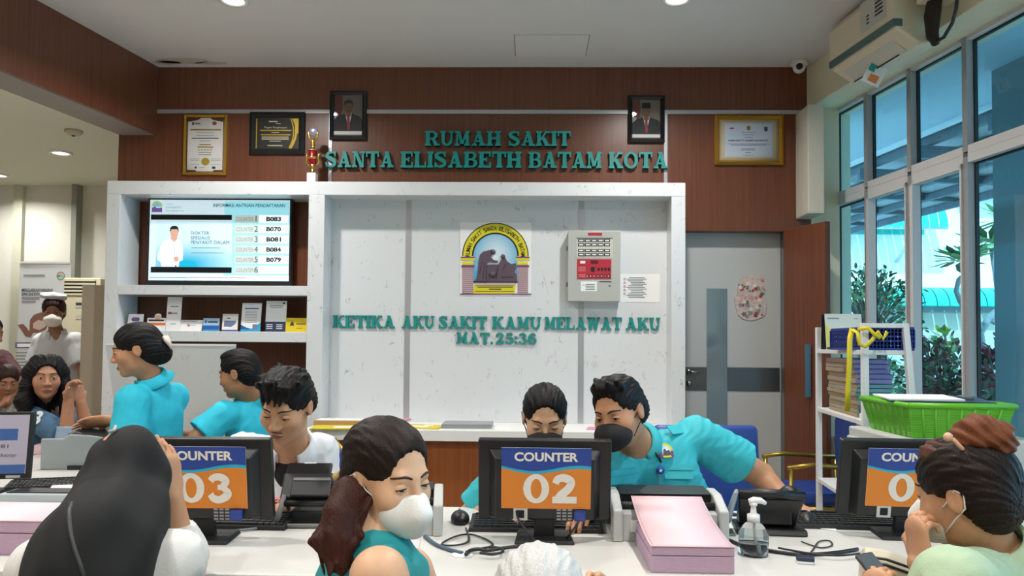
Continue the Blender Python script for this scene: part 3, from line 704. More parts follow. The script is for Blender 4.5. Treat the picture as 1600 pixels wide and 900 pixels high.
q4(sc, mat('screen_counter_text', ''), 475, 520, 745, 528, .003); q4(sc, mat('screen_counter_text', ''), 475, 568, 780, 575, .003)
q4(sc, mat('screen_counter_text', ''), 85, 798, 440, 806, .003); q4(sc, M_scrp, 445, 798, 985, 806, .003)
# small emblem on the screen
def arc_pts(cx, cy, r, a0, a1, n=12): return [(cx + r * math.cos(math.radians(a0 + (a1 - a0) * i / n)), cy - r * math.sin(math.radians(a0 + (a1 - a0) * i / n))) for i in range(n + 1)]
def scpoly(m, pts, d): sc.mat(m).xz([tv(*p_) for p_ in pts], TY - d, TY - d + .0003)
scpoly(mat('screen_lime', '#b7d37a', .4, emit=.4), arc_pts(155, 135, 52, 0, 180) + [(107, 190), (203, 190)][:0], .003)
scpoly(mat('screen_blue_pale', '#8fc3e0', .4, emit=.4), arc_pts(155, 140, 38, 0, 180), .004)
scpoly(mat('screen_purple', '#7e5fa8', .4, emit=.3), [(106, 145), (124, 145), (135, 135), (150, 150), (185, 150), (203, 145), (203, 190), (106, 190)], .005)
# the doctor of the advert
DM_w = mat('screen_coat', '#dfe3f2', .4, emit=.6); DM_s = mat('screen_skin', '#d9a793', .4, emit=.45); DM_h = mat('screen_hair', '#2a2f36', .4)
scpoly(DM_s, [(283, 420), (345, 420), (345, 460), (316, 490), (283, 460)], .004)
scpoly(DM_w, [(283, 440), (314, 470), (345, 440), (385, 470), (400, 540), (395, 640), (362, 655), (358, 702), (195, 702), (190, 660), (160, 640), (158, 590), (185, 520), (210, 465)], .0045)
scpoly(DM_s, [(280, 370), (283, 345), (352, 345), (357, 375), (350, 410), (330, 436), (306, 436), (287, 410)], .005)
scpoly(DM_h, [(276, 365), (280, 335), (300, 318), (335, 318), (354, 335), (359, 370), (352, 372), (348, 350), (288, 352), (283, 372)], .0055)
scpoly(DM_s, [(312, 610), (350, 605), (360, 630), (345, 655), (318, 650)], .005); scpoly(DM_h, [(322, 702), (330, 682), (340, 702)], .005)
scpoly(mat('screen_coat_fold', '#b9c0dd', .4, emit=.5), [(312, 480), (318, 480), (322, 600), (316, 600)], .005)
scr = sc.build('screen_picture', None, t); pf.build('advert_field', gm, scr)
fl = MB(); fl.box((a[0] + .1, TY + .06, a[1] + .1), (a[2] - .1, WY - .012, a[3] - .1)); fl.build('wall_bracket', M_blackm, t)
# ------------------------------------------------------------------ framed pieces on the wood wall
def frame(name, label, px, Y, m, wd, grp=None, depth=.025, cat='picture frame'):
    a = g(*px, Y); t = thing(name, label, cat, ((a[0] + a[2]) / 2, Y, a[1]), grp)
    mb = MB()
    o = [(a[0], a[1]), (a[2], a[1]), (a[2], a[3]), (a[0], a[3])]; i_ = [(a[0] + wd, a[1] + wd), (a[2] - wd, a[1] + wd), (a[2] - wd, a[3] - wd), (a[0] + wd, a[3] - wd)]
    for k in range(4):
        n = (k + 1) % 4
        O0, O1, I0, I1 = o[k], o[n], i_[k], i_[n]
        mid = lambda p, q: ((p[0] + q[0]) / 2, (p[1] + q[1]) / 2)
        m0, m1 = mid(O0, I0), mid(O1, I1)
        mb.add([(*O0[:1], Y, O0[1]), (O1[0], Y, O1[1]), (O1[0], Y - depth * .6, O1[1]), (O0[0], Y - depth * .6, O0[1]), (m0[0], Y - depth, m0[1]), (m1[0], Y - depth, m1[1]), (I0[0], Y - depth * .45, I0[1]), (I1[0], Y - depth * .45, I1[1]), (I0[0], Y - .004, I0[1]), (I1[0], Y - .004, I1[1])],
               [(0, 1, 2, 3), (3, 2, 5, 4), (4, 5, 7, 6), (6, 7, 9, 8)])
    mb.build('frame', m, t)
    return t, (a[0] + wd, a[1] + wd, a[2] - wd, a[3] - wd)
def sheet_tools(t, ar, Y):
    """u,v in 0..1 over the sheet, v from the top"""
    X = lambda u: ar[0] + (ar[2] - ar[0]) * u
    Z = lambda v: ar[3] - (ar[3] - ar[1]) * v
    mb = MB()
    def rc(m, u0, v0, u1, v1, d=.0015): mb.mat(m).box((X(u0), Y - d, Z(v1)), (X(u1), Y - d + .0004, Z(v0)))
    def pl(m, pts, d=.002): mb.mat(m).xz([(X(u), Z(v)) for u, v in pts], Y - d, Y - d + .0004)
    def tx(m, s_, u0, v0, u1, v1, d=.002, bold=.0): mb.mat(m); text_into(mb, s_, X(u0), Z(v1), X(u1), Z(v0), Y - d, bold)
    return mb, rc, pl, tx
def glazed(t, ar, Y):
    MB().poly([(ar[0], Y, ar[1]), (ar[2], Y, ar[1]), (ar[2], Y, ar[3]), (ar[0], Y, ar[3])]).build('glass', M_framegl, t)
M_framegl = glassmat('frame_glass', (1, 1, 1), .08, .03)
G_F = 'framed certificates on the wood wall'
# accreditation sheet, gold frame, upright
t, ar = frame('certificate_frame', 'gold framed upright certificate with a yellow seal, left end of the wood wall', (287, 179, 355, 274), WY, M_gold, .022, G_F)
mb, rc, pl, tx = sheet_tools(t, ar, WY - .004)
rc(mat('mount_brown', '#6b3f22', .7), 0, 0, 1, 1, .0008)
pl(M_paper, [(.03, .08), (.3, .05), (.38, .01), (.62, .01), (.7, .05), (.97, .08), (.97, .96), (.75, .96), (.72, .985), (.28, .985), (.25, .96), (.03, .96)], .0015)
Mg = mat('print_gold', '#a58a45', .7)
rc(mat('print_green', '#3e6b52', .7), .14, .09, .2, .14, .003); rc(M_inkl, .22, .1, .36, .13, .003); pl(mat('print_red', '#a8504a', .7), [(.74 + .06 * math.cos(k), .11 + .035 * math.sin(k)) for k in [i * .52 for i in range(12)]], .003)
rc(Mg, .1, .215, .92, .24, .003)
for v in (.28, .33): rc(M_inkl, .26, v, .74, v + .008, .003)
rc(M_ink, .14, .375, .86, .392, .003); rc(M_inkl, .36, .43, .64, .437, .003); rc(Mg, .35, .49, .66, .507, .003); rc(Mg, .3, .535, .72, .555, .003)
for k in range(5):
    cx, cy = .34 + k * .08, .595; pl(Mg, [(cx + (.028 if i % 2 == 0 else .012) * math.sin(i * .628), cy - (.02 if i % 2 == 0 else .009) * math.cos(i * .628)) for i in range(10)], .003)
for v in (.64, .68): rc(M_inkl, .33, v, .67, v + .008, .003)
for v in (.755, .78, .86): rc(M_inkl, .12, v, .36, v + .006, .003); rc(M_inkl, .66, v, .92, v + .006, .003)
pl(mat('seal_yellow', '#b9a032', .6), [(.52 + .11 * math.cos(i * .4), .81 + .07 * math.sin(i * .4)) for i in range(16)], .003)
rc(M_ink, .24, .9, .29, .935, .003); rc(M_ink, .7, .9, .79, .94, .003); rc(M_inkl, .36, .915, .5, .923, .003)
mb.build('certificate', None, t); glazed(t, ar, WY - .012)
# black plaque
t, ar = frame('certificate_frame', 'black framed award certificate with gold curves, left of the trophy', (391, 176, 477, 242), WY, M_blackm, .042, G_F, .03)
mb, rc, pl, tx = sheet_tools(t, ar, WY - .004); Mgo = mat('foil_gold', '#b3962f', .4, metal=.5); Mbk = mat('card_black', '#1a1816', .5)
rc(Mgo, 0, 0, 1, 1, .0008); rc(Mbk, .03, .01, .99, .99, .0015)
def crv(c, r0, r1, a0, a1): return [(c[0] + r0 * math.cos(math.radians(a0 + (a1 - a0) * i / 10)), c[1] + 1.45 * r0 * math.sin(math.radians(a0 + (a1 - a0) * i / 10))) for i in range(11)] + [(c[0] + r1 * math.cos(math.radians(a1 + (a0 - a1) * i / 10)), c[1] + 1.45 * r1 * math.sin(math.radians(a1 + (a0 - a1) * i / 10))) for i in range(11)]
pl(Mgo, crv((.2, .45), .66, .68, -28, 32), .0025); pl(Mgo, [(.83, .01), (.98, .01), (.98, .5), (.9, .45), (.9, .25)], .0025); pl(Mgo, crv((.15, .35), .76, .81, 5, 40), .0027)
pl(Mbk, [(.8, .99), (.8, 1.0), (.82, 1.0)], .003)
rc(mat('foil_pale', '#c9c2a6', .6), .3, .09, .5, .13, .003); rc(mat('foil_pale', ''), .46, .17, .57, .19, .003)
tx(mat('foil_pale', ''), 'Piagam Penghargaan', .2, .27, .72, .35, .003)
rc(Mgo, .1, .38, .82, .42, .003); rc(mat('foil_pale', ''), .36, .46, .54, .48, .003); rc(Mgo, .12, .52, .8, .56, .003)
for v in (.6, .64, .68): rc(mat('foil_pale', ''), .14, v, .76, v + .02, .003)
rc(mat('foil_pale', ''), .32, .74, .58, .76, .003); rc(mat('foil_pale', ''), .28, .88, .62, .91, .003)
mb.build('certificate', None, t)
# landscape gold frame
t, ar = frame('certificate_frame', 'wide gold framed certificate near the security camera', (1116, 180, 1223, 258.5), WY, M_gold, .032, G_F, .035)
mb, rc, pl, tx = sheet_tools(t, ar, WY - .004)
rc(mat('mount_cream', '#b9a784', .7), 0, 0, 1, 1, .0008); rc(mat('mount_cream_pale', '#cbbfa4', .7), .04, .06, .96, .94, .0012); rc(mat('certificate_blue', '#c9d3e2', .7), .1, .1, .9, .9, .0016)
tx(M_ink, 'RUMAH SAKIT ST. ELISABETH BATAM KOTA', .16, .49, .83, .535, .003, .02)
rc(mat('print_red', ''), .18, .2, .25, .235, .003); pl(mat('print_navy', '#3a4a6a', .7), [(.76, .18), (.82, .18), (.82, .27), (.79, .3), (.76, .27)], .003); pl(Mg, [(.5 + .035 * math.cos(i * .5), .21 + .06 * math.sin(i * .5)) for i in range(12)], .003)
for (u0_, u1_, v) in ((.38, .62, .31), (.41, .59, .37), (.43, .57, .43), (.14, .86, .59), (.2, .8, .62), (.38, .6, .71), (.36, .61, .74), (.44, .54, .8), (.4, .58, .86)): rc(M_inkl, u0_, v, u1_, v + .012, .003)
mb.build('certificate', None, t); glazed(t, ar, WY - .014)
# two official portraits
def portrait(label, px, hat, side):
    t, ar = frame('portrait_frame', label, px, WY - .004, M_black, .03, 'black framed portraits above the raised letters', .03)
    mb, rc, pl, tx = sheet_tools(t, ar, WY - .008)
    rc(mat('portrait_ground', '#8a7c70', .7, noise=.1, nscale=8), 0, 0, 1, 1, .0008)
    pl(mat('portrait_flag_red', '#7c3a36', .7), [(0, 0), (.28, 0), (.3, .3), (.22, .55), (0, .6)], .0012)
    pl(mat('portrait_flag_white', '#b9aca2', .7), [(0, .42), (.16, .46), (.1, .62), (0, .64)], .0014)
    sk = mat('portrait_skin', '#8c6552', .7); su = mat('portrait_suit', '#2c2d33', .7)
    pl(su, [(0, .88), (0, .6), (.12, .52), (.36, .45), (.64, .45), (.9, .52), (1, .6), (1, .88)], .002)
    pl(M_paper, [(.38, .44), (.62, .44), (.6, .55), (.5, .85), (.44, .6)], .0024)
    pl(mat('portrait_tie', '#9c2f2f', .6), [(.46, .5), (.54, .5), (.57, .8), (.51, .87), (.46, .8)], .0028)
    pl(sk, [(.5 + .15 * math.cos(i * .4), .3 + .18 * math.sin(i * .4)) for i in range(16)], .003); pl(sk, [(.42, .42), (.58, .42), (.6, .5), (.5, .56), (.4, .5)], .0027)
    if hat: pl(M_blackm, [(.33, .22), (.36, .08), (.64, .07), (.67, .22)], .0034)
    else: pl(mat('portrait_hair', '#3a3532', .8), [(.34, .27), (.36, .14), (.5, .1), (.64, .14), (.66, .27), (.6, .2), (.4, .2)], .0034)
    for u in (.44, .56): rc(M_ink, u - .03, .285, u + .03, .3, .0036)
    rc(M_ink, .45, .385, .55, .395, .0036)
    rc(M_paper, 0, .89, 1, .97, .003); mb.build('photograph', None, t); glazed(t, ar, WY - .018)
portrait('black framed portrait of a bareheaded man in suit and red tie, beside the trophy', (516, 143, 573, 219), False, 0)
portrait('black framed portrait of a man in a black cap, right end of the wall', (981, 150, 1038, 223.5), True, 1)
# ------------------------------------------------------------------ trophy
Tc = P(488, 282.5, 5.24); Tc.z = zTop
t = thing('trophy', 'gold trophy with a red body and white block base, on the marble unit', 'trophy', Tc)
k = 5.24 / 1200   # metres per photo pixel here
MB().box((Tc.x - 7 * k, Tc.y - .03, zTop), (Tc.x + 7 * k, Tc.y + .03, zTop + 18.5 * k)).build('base', M_white, t, bevel=.002)
M_tg = mat('trophy_gold', '#d9b45c', 0.22, metal=0.9); M_tr = mat('trophy_red', '#a0122c', 0.25, metal=0.4)
T0 = TR(Tc.x, Tc.y, zTop + 18.5 * k)
MB().lathe([(5 * k, 0), (5 * k, 1 * k), (2.2 * k, 3 * k), (3 * k, 7 * k), (1.8 * k, 10 * k), (5 * k, 14 * k)], 20, T0).build('stem', M_tg, t)
MB().lathe([(5 * k, 14 * k), (6 * k, 17 * k), (6.8 * k, 36 * k), (5.5 * k, 37 * k)], 20, T0).build('cup', M_tr, t)
MB().lathe([(6.6 * k, 23 * k), (7 * k, 24 * k), (7 * k, 26 * k), (6.6 * k, 27 * k)], 20, T0).build('band', M_tg, t)
MB().lathe([(8 * k, 36 * k), (8 * k, 37.5 * k), (3 * k, 40 * k), (2.6 * k, 44 * k), (3.6 * k, 47 * k), (2 * k, 50 * k), (4 * k, 55 * k)], 20, T0).build('lid', M_tg, t)
for s_ in (-1, 1):
    MB().tube([T0 @ Vector(p_) for p_ in ((s_ * 5 * k, 0, 13 * k), (s_ * 10 * k, 0, 18 * k), (s_ * 9 * k, 0, 25 * k), (s_ * 9.5 * k, 0, 30 * k), (s_ * 13 * k, 0, 33 * k))], [1.2 * k, 1.8 * k, 1.6 * k, 1.3 * k, .8 * k]).build('handle', M_tg, t)
    MB().tube([T0 @ Vector(p_) for p_ in ((s_ * 2 * k, 0, 50 * k), (s_ * 6 * k, 0, 57 * k), (s_ * 7.5 * k, 0, 66 * k), (s_ * 9.5 * k, 0, 68 * k))], [1.4 * k, 1.7 * k, 1.2 * k, .7 * k]).build('wing', M_tg, t)
MB().ball(T0 @ Vector((0, 0, 67 * k)), (7 * k, 3 * k, 7 * k), 16).build('medallion', mat('medallion_silver', '#b6b4cc', .25, metal=.6), t)
# ------------------------------------------------------------------ raised letters
def sign(name, label, words, Y, depth, y0, y1, standoff, grp):
    """words: (text, px0, px1); y0/y1 pixel top/bottom"""
    xm = (words[0][1] + words[-1][2]) / 2
    zt_, zb_ = P(xm, y0, Y).z, P(xm, y1, Y).z
    t = thing(name, label, 'lettering', (P(xm, y1, Y).x, Y, zb_), grp)
    for w_, a_, b_ in words:
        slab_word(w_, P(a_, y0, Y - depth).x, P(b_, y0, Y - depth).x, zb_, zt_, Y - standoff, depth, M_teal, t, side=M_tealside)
G_S = 'raised teal letters'
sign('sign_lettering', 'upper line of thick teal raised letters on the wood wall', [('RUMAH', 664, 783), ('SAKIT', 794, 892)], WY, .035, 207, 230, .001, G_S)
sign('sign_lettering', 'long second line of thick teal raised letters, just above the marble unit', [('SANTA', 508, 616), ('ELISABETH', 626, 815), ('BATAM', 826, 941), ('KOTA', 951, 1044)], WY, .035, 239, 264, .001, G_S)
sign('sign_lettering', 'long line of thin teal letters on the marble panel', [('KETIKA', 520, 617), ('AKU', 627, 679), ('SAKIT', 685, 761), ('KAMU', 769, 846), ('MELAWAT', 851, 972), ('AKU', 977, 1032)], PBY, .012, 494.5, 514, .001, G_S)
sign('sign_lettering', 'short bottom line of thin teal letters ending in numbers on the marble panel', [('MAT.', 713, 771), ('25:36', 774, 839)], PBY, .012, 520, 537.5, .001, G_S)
# ------------------------------------------------------------------ emblem plaque
EY = PBY
def em(px, py): q = P(700 + px * .225, 330 + py * .225, EY); return q.x, q.z
t = thing('emblem_plaque', 'square white plaque with the arched hospital emblem on the marble panel', 'plaque', (em(330, 590)[0], EY, em(330, 590)[1]))
def epoly(mb, m, pts, d0, d1): mb.mat(m).xz([em(*p_) for p_ in pts], EY - d1, EY - d0)
mb = MB(); epoly(mb, M_paper, [(85, 78), (580, 80), (578, 585), (82, 585)][::1], 0, .004); mb.build('board', None, t)
M_yel = mat('emblem_yellow', '#d8cc1c', .5); M_eblk = mat('emblem_black', '#17161a', .5); M_pur = mat('emblem_purple', '#7c3f72', .5)
ar_ = MB()
def arch(m, R_, r_, d, yb=320):
    pts = arc_pts(329, 312, R_, 0, 180, 28); inn = arc_pts(329, 312, r_, 180, 0, 28)
    for i in range(28):
        epoly(ar_, m, [pts[i], pts[i + 1], inn[27 - i], inn[28 - i]], .004, d)
arch(M_eblk, 231, 150, .0045); arch(M_yel, 224, 163, .005)
s_ = 'RUMAH SAKIT SANTA ELISABETH BATAM'
ar_.mat(M_eblk)
for i, ch in enumerate(s_):
    if ch == ' ': continue
    an = 178 - 176 * i / (len(s_) - 1); r_ = math.radians(an)
    cx, cy = 329 + 192 * math.cos(r_), 312 - 192 * math.sin(r_)
    X, Z = em(cx, cy); h_ = 30 * .225 * EY / 1200
    text_into(ar_, ch, -h_ * .34, -h_ * .5, h_ * .34, h_ * .5, -.0056, bold=.02, M=TR(X, EY, Z) @ RY(-(an - 90)), keep=ch == 'I')
ar_.build('arch', None, t)
sk_ = MB()
gm2 = mat('emblem_sky', '#8fd0e6', .5)
nt = gm2.node_tree; b = nt.nodes['Principled BSDF']; tc = nt.nodes.new('ShaderNodeTexCoord'); mp = nt.nodes.new('ShaderNodeMapping'); sp = nt.nodes.new('ShaderNodeTexGradient'); sp.gradient_type = 'SPHERICAL'
mp.inputs['Location'].default_value = (-.9, 0, -.85); mp.inputs['Scale'].default_value = (1.8, .01, 1.6); cr = nt.nodes.new('ShaderNodeValToRGB'); cr.color_ramp.elements[0].color = lin('#4fa6cc'); cr.color_ramp.elements[1].color = lin('#eaf6f8')
for x_, y_ in ((tc.outputs['Generated'], mp.inputs[0]), (mp.outputs[0], sp.inputs[0]), (sp.outputs[0], cr.inputs[0]), (cr.outputs[0], b.inputs['Base Color'])): nt.links.new(x_, y_)
epoly(sk_, gm2, arc_pts(329, 312, 152, 0, 180, 24) + [(176, 490), (482, 490)], .004, .0046); sk_.build('sky_field', None, t)
br_ = bpy.data.materials.new('emblem_brick'); br_.use_nodes = True; nt = br_.node_tree; bt = nt.nodes.new('ShaderNodeTexBrick'); tc = nt.nodes.new('ShaderNodeTexCoord'); sx_ = nt.nodes.new('ShaderNodeSeparateXYZ'); cx_ = nt.nodes.new('ShaderNodeCombineXYZ')
nt.links.new(tc.outputs['Object'], sx_.inputs[0]); nt.links.new(sx_.outputs[0], cx_.inputs[0]); nt.links.new(sx_.outputs[2], cx_.inputs[1]); nt.links.new(cx_.outputs[0], bt.inputs[0])
bt.inputs['Scale'].default_value = 38; bt.inputs['Color1'].default_value = lin('#5c2336'); bt.inputs['Color2'].default_value = lin('#6e2c44'); bt.inputs['Mortar'].default_value = lin('#d9c3c6'); bt.inputs['Mortar Size'].default_value = .05
nt.links.new(bt.outputs[0], nt.nodes['Principled BSDF'].inputs['Base Color'])
for a_, b_ in ((98, 176), (482, 556)):
    mb = MB(); epoly(mb, br_, [(a_, 390), (b_, 390), (b_, 575), (a_, 575)], .004, .006)
    epoly(mb, M_yel, [(a_ - 10, 325), (b_ + 12, 325), (b_ + 12, 345), (a_ - 10, 345)], .004, .0075)
    epoly(mb, M_pur, [(a_ - 8, 316), (b_ + 10, 316), (b_ + 10, 326), (a_ - 8, 326)], .004, .008)
    epoly(mb, M_yel, [(a_ + 2, 355), (b_ - 2, 355), (b_ - 2, 374), (a_ + 2, 374)], .004, .007)
    epoly(mb, M_pur, [(a_ - 5, 376), (b_ + 8, 376), (b_ + 8, 390), (a_ - 5, 390)], .004, .0075); mb.build('column', None, t)
mb = MB(); epoly(mb, M_yel, [(184, 502), (472, 502), (462, 572), (176, 572)], .004, .006); epoly(mb, mat('emblem_lilac', '#c8a9bb', .5), [(184, 502), (472, 502), (472, 512), (184, 512)], .004, .0065)
epoly(mb, M_eblk, [(190, 516), (458, 516), (458, 519), (190, 519)], .004, .0065); epoly(mb, M_eblk, [(190, 556), (458, 556), (458, 559), (190, 559)], .004, .0065)
epoly(mb, M_ink, [(205, 524), (450, 524), (450, 531), (205, 531)], .004, .0066); epoly(mb, M_ink, [(285, 538), (370, 538), (370, 546), (285, 546)], .004, .0066)
epoly(mb, M_pur, [(85, 572), (578, 572), (578, 580), (85, 580)], .004, .006); mb.build('plinth', None, t)
M_fig = mat('emblem_figure', '#5c4a58', .5, bump=.3, bscale=60)
fg = MB()
epoly(fg, M_fig, [(180, 486), (200, 470), (207, 420), (214, 350), (222, 305), (245, 282), (285, 272), (318, 266), (333, 280), (328, 298), (305, 302), (300, 322), (318, 340), (345, 345), (348, 358), (318, 360), (285, 352), (270, 372), (276, 430), (290, 486)], .0046, .012)
fg.mat(M_fig).ball(Vector((em(316, 284)[0], EY - .012, em(316, 284)[1])), .016, 12)
epoly(fg, M_fig, [(272, 372), (350, 370), (362, 350), (375, 330), (398, 325), (412, 350), (440, 368), (470, 362), (476, 390), (462, 425), (478, 440), (478, 490), (180, 490), (182, 482), (285, 480)], .0046, .010)
fg.mat(M_fig).ball(Vector((em(382, 315)[0], EY - .010, em(382, 315)[1])), .016, 12); fg.mat(M_fig).ball(Vector((em(310, 440)[0], EY - .010, em(310, 440)[1])), .022, 12)
epoly(fg, mat('emblem_dark_purple', '#3b2d39', .5), [(372, 455), (455, 455), (455, 466), (372, 466)], .010, .0105); epoly(fg, M_eblk, [(176, 486), (484, 486), (484, 496), (176, 496)], .0046, .009)
for q_ in ([(215, 440), (235, 350), (240, 352), (222, 442)], [(240, 470), (252, 360), (257, 362), (247, 472)], [(262, 475), (262, 380), (267, 380), (270, 475)], [(380, 410), (400, 360), (404, 362), (386, 412)], [(330, 470), (345, 380), (350, 382), (338, 472)]):
    epoly(fg, mat('emblem_dark_purple', ''), q_, .010, .0125)  # thin dark purple lines drawn on the emblem figures
fg.build('figures', None, t)
# ------------------------------------------------------------------ fire alarm panel and notice
a = g(889, 361, 967, 470, PBY); FD = .085
def fa(px, py): q = P(700 + px * .225, 330 + py * .225, PBY - FD); return q.x, q.z
l_ = P(888, 410, PBY - FD).x; r_ = P(969, 410, PBY - FD).x; tz = P(928, 361, PBY - FD).z; bz = P(928, 470.5, PBY - FD).z
t = thing('alarm_panel', 'grey wall mounted fire alarm control box with a red keypad', 'alarm panel', ((l_ + r_) / 2, PBY, bz))
M_panel = mat('panel_grey', '#b1b2ab', .45)
MB().box((l_, PBY - FD + .02, bz), (r_, PBY, tz)).build('body', M_panel, t, bevel=.003)
MB().box((l_ - .002, PBY - FD, bz - .002), (r_ + .002, PBY - FD + .018, tz + .002)).build('door', M_panel, t, bevel=.003)
def fr_(mb, m, x0, y0, x1, y1, d): A = fa(x0, y1); B = fa(x1, y0); mb.mat(m).box((A[0], PBY - FD - d, A[1]), (B[0], PBY - FD, B[1]))
mb = MB(); fr_(mb, mat('plate_beige', '#c6c4b9', .5), 892, 186, 1142, 322, .002); fr_(mb, M_ink, 892, 186, 1142, 191, .0025)
for yy in (194, 223, 263, 292):
    for c_ in range(5):
        x = 903 + c_ * 45; fr_(mb, M_black, x, yy, x + 42, yy + 21, .003); fr_(mb, M_white, x + 8, yy + 6, x + 36, yy + 15, .004)
mb.build('zone_windows', None, t)
mb = MB(); M_red = mat('keypad_red', '#b02234', .45); fr_(mb, M_red, 896, 334, 1134, 470, .003)
fr_(mb, M_paper, 918, 346, 953, 363, .004); fr_(mb, mat('keypad_dark_red', '#5c0e18', .4), 990, 342, 1042, 366, .004); fr_(mb, M_black, 992, 388, 1018, 420, .005)
for x in (1038, 1061, 1085, 1109): fr_(mb, M_black, x, 393, x + 15, 413, .005)
for k_, x in enumerate((960, 984, 1008, 1036, 1061, 1085, 1109)): fr_(mb, M_black if k_ > 2 else mat('keypad_dark_red', ''), x, 440, x + 15, 460, .005); fr_(mb, M_paper, x + 3, 448, x + 10, 454, .006)
for yy in (388, 400, 412, 440, 452): fr_(mb, mat('keypad_print', '#d98a90', .6), 905, yy, 955, yy + 4, .0035)
mb.build('keypad', None, t)
mb = MB(); fr_(mb, M_red, 972, 150, 1070, 168, .002); mb.build('name_strip', None, t)
mb = MB(); fr_(mb, M_paper, 922, 488, 1034, 556, .001)
for k_ in range(4): fr_(mb, mat('print_green', ''), 955, 507 + k_ * 12, 1020, 511 + k_ * 12, .0015)
fr_(mb, M_ink, 935, 512, 950, 516, .0015); fr_(mb, M_ink, 1050, 486, 1135, 493, .001); fr_(mb, M_ink, 1115, 516, 1130, 523, .001); mb.build('paper_label', None, t)
for zh in (bz + .1, tz - .13): MB().box((l_ - .012, PBY - .05, zh), (l_, PBY - .03, zh + .03)).build('hinge', M_steel, t)
a = g(969, 428, 1031, 472, PBY)
t = thing('paper_notice', 'printed paper notice taped on the marble beside the alarm box', 'notice', ((a[0] + a[2]) / 2, PBY, a[1]))
MB().box((a[0], PBY - .002, a[1]), (a[2], PBY, a[3])).build('sheet', M_paper, t)
mb, rc, pl, tx = sheet_tools(t, a, PBY - .002)
for i in range(13):
    u0_ = .22 - .06 * math.sin(i * 1.3); rc(M_inkl, u0_, .12 + i * .058, .62 + .05 * math.sin(i * 2.1), .15 + i * .058, .0008)
for i in range(5): rc(mat('notice_pink', '#c9a9b4', .7), .08, .15 + i * .13, .14, .24 + i * .13, .0008)
mb.build('print', None, t)
# ------------------------------------------------------------------ leaflets and stands on the lower shelf
zsh = s2[3]
def stand(label, x0, y0, x1, lean, paint, cat='leaflet stand', name='leaflet_stand', Y=5.2, shape=None):
    """one card standing on the shelf; paint(rc, pl, tx) draws its print"""
    a_ = g(180 + x0 * .19375, 450 + y0 * .19375, 180 + x1 * .19375, 450 + 350 * .19375, Y)
    h_ = a_[3] - zsh; xc_ = (a_[0] + a_[2]) / 2
    t = thing(name, label, cat, (xc_, Y, zsh), 'leaflet stands on the lower marble shelf')
    M = TR(xc_, Y, zsh) @ RX(-lean)
    w2 = (a_[2] - a_[0]) / 2
    mb = MB(M); mb.mat(M_paper).box((-w2, -.001, 0), (w2, .003, h_))
    if shape: mb.xz([(-w2 + 2 * w2 * u, h_ * (1 - v)) for u, v in shape], -.001, .003)
    mb.build('card', None, t)
    M2 = MB(TR(xc_, Y, zsh)); d = h_ * math.sin(math.radians(lean)) + .03
    M2.add([(-w2 * .6, h_ * .6 * math.sin(math.radians(lean)) + .004, h_ * .6), (w2 * .6, h_ * .6 * math.sin(math.radians(lean)) + .004, h_ * .6), (w2 * .6, d, 0), (-w2 * .6, d, 0)], [(0, 1, 2, 3)]); M2.build('support', M_paper, t, solid=.002)
    mb = MB(M)
    X = lambda u: -w2 + 2 * w2 * u
    Z = lambda v: h_ * (1 - v)
    def rc(m, u0, v0, u1, v1, d=.0016): mb.mat(m).box((X(u0), -d, Z(v1)), (X(u1), -d + .0004, Z(v0)))
    def pl(m, pts, d=.0018): mb.mat(m).xz([(X(u), Z(v)) for u, v in pts], -d, -d + .0004)
    def tx(m, s_, u0, v0, u1, v1, d=.0022, bold=.0): mb.mat(m); text_into(mb, s_, X(u0), Z(v1), X(u1), Z(v0), -d, bold)
    paint(rc, pl, tx)
    if mb.v: mb.build('print', None, t)
M_bl = mat('print_blue', '#1f57a8', .5); M_cy = mat('print_cyan', '#1d9fc6', .5); M_or = mat('print_orange', '#d2703a', .5); M_nv = mat('print_navy_card', '#22304f', .5); M_lb = mat('print_light_blue', '#9ec3dd', .5); M_pu = mat('print_violet', '#4a3f8f', .5); M_ye = mat('card_yellow', '#dcc009', .5)
stand('small upright card with a red and blue badge, leftmost on the lower shelf', 95, 208, 218, 10, lambda rc, pl, tx: (pl(M_bl, [(.3, .2), (.7, .2), (.78, .32), (.7, .44), (.3, .44), (.22, .32)]), rc(mat('print_red', ''), .36, .26, .64, .38, .002), rc(M_inkl, .2, .6, .8, .64)))
stand('white card with an orange band and round top tab, second on the lower shelf', 252, 240, 402, 8, lambda rc, pl, tx: (rc(M_or, 0, .37, 1, .58), rc(M_ink, .08, .13, .9, .26), pl(mat('tab_peach', '#d9b3a0', .6), [(.55 + .16 * math.cos(i * .45), -.02 + .2 * math.sin(i * .45)) for i in range(14)], .0014)), shape=[(.38, 0), (.4, -.25), (.5, -.33), (.62, -.33), (.72, -.25), (.75, 0)])
stand('tall narrow white leaflet stand, the tallest on the lower shelf', 408, 70, 525, 6, lambda rc, pl, tx: (rc(M_ink, .25, .27, .78, .29), rc(mat('print_red', ''), .1, .44, .35, .51), rc(M_inkl, .36, .46, .75, .5), rc(M_inkl, .3, .78, .7, .8)))
stand('low white tent card with a small swirl logo on the lower shelf', 516, 252, 695, 20, lambda rc, pl, tx: (rc(M_pu, .1, .08, .75, .13), pl(M_or, [(.3, .38), (.36, .34), (.4, .45), (.36, .52), (.31, .5)]), pl(mat('print_navy', ''), [(.38, .5), (.42, .4), (.44, .58), (.38, .62)]), rc(M_inkl, .45, .47, .7, .5)))
stand('pale blue card with a strong blue lower band on the lower shelf', 705, 243, 836, 8, lambda rc, pl, tx: (rc(M_lb, 0, 0, 1, .55), rc(M_bl, 0, .55, 1, .86), rc(M_cy, 0, .86, 1, 1), pl(M_bl, [(.1, .2), (.16, .14), (.24, .2), (.24, .34), (.16, .4), (.1, .34)], .002), rc(mat('print_navy', ''), .3, .22, .9, .36, .002)))
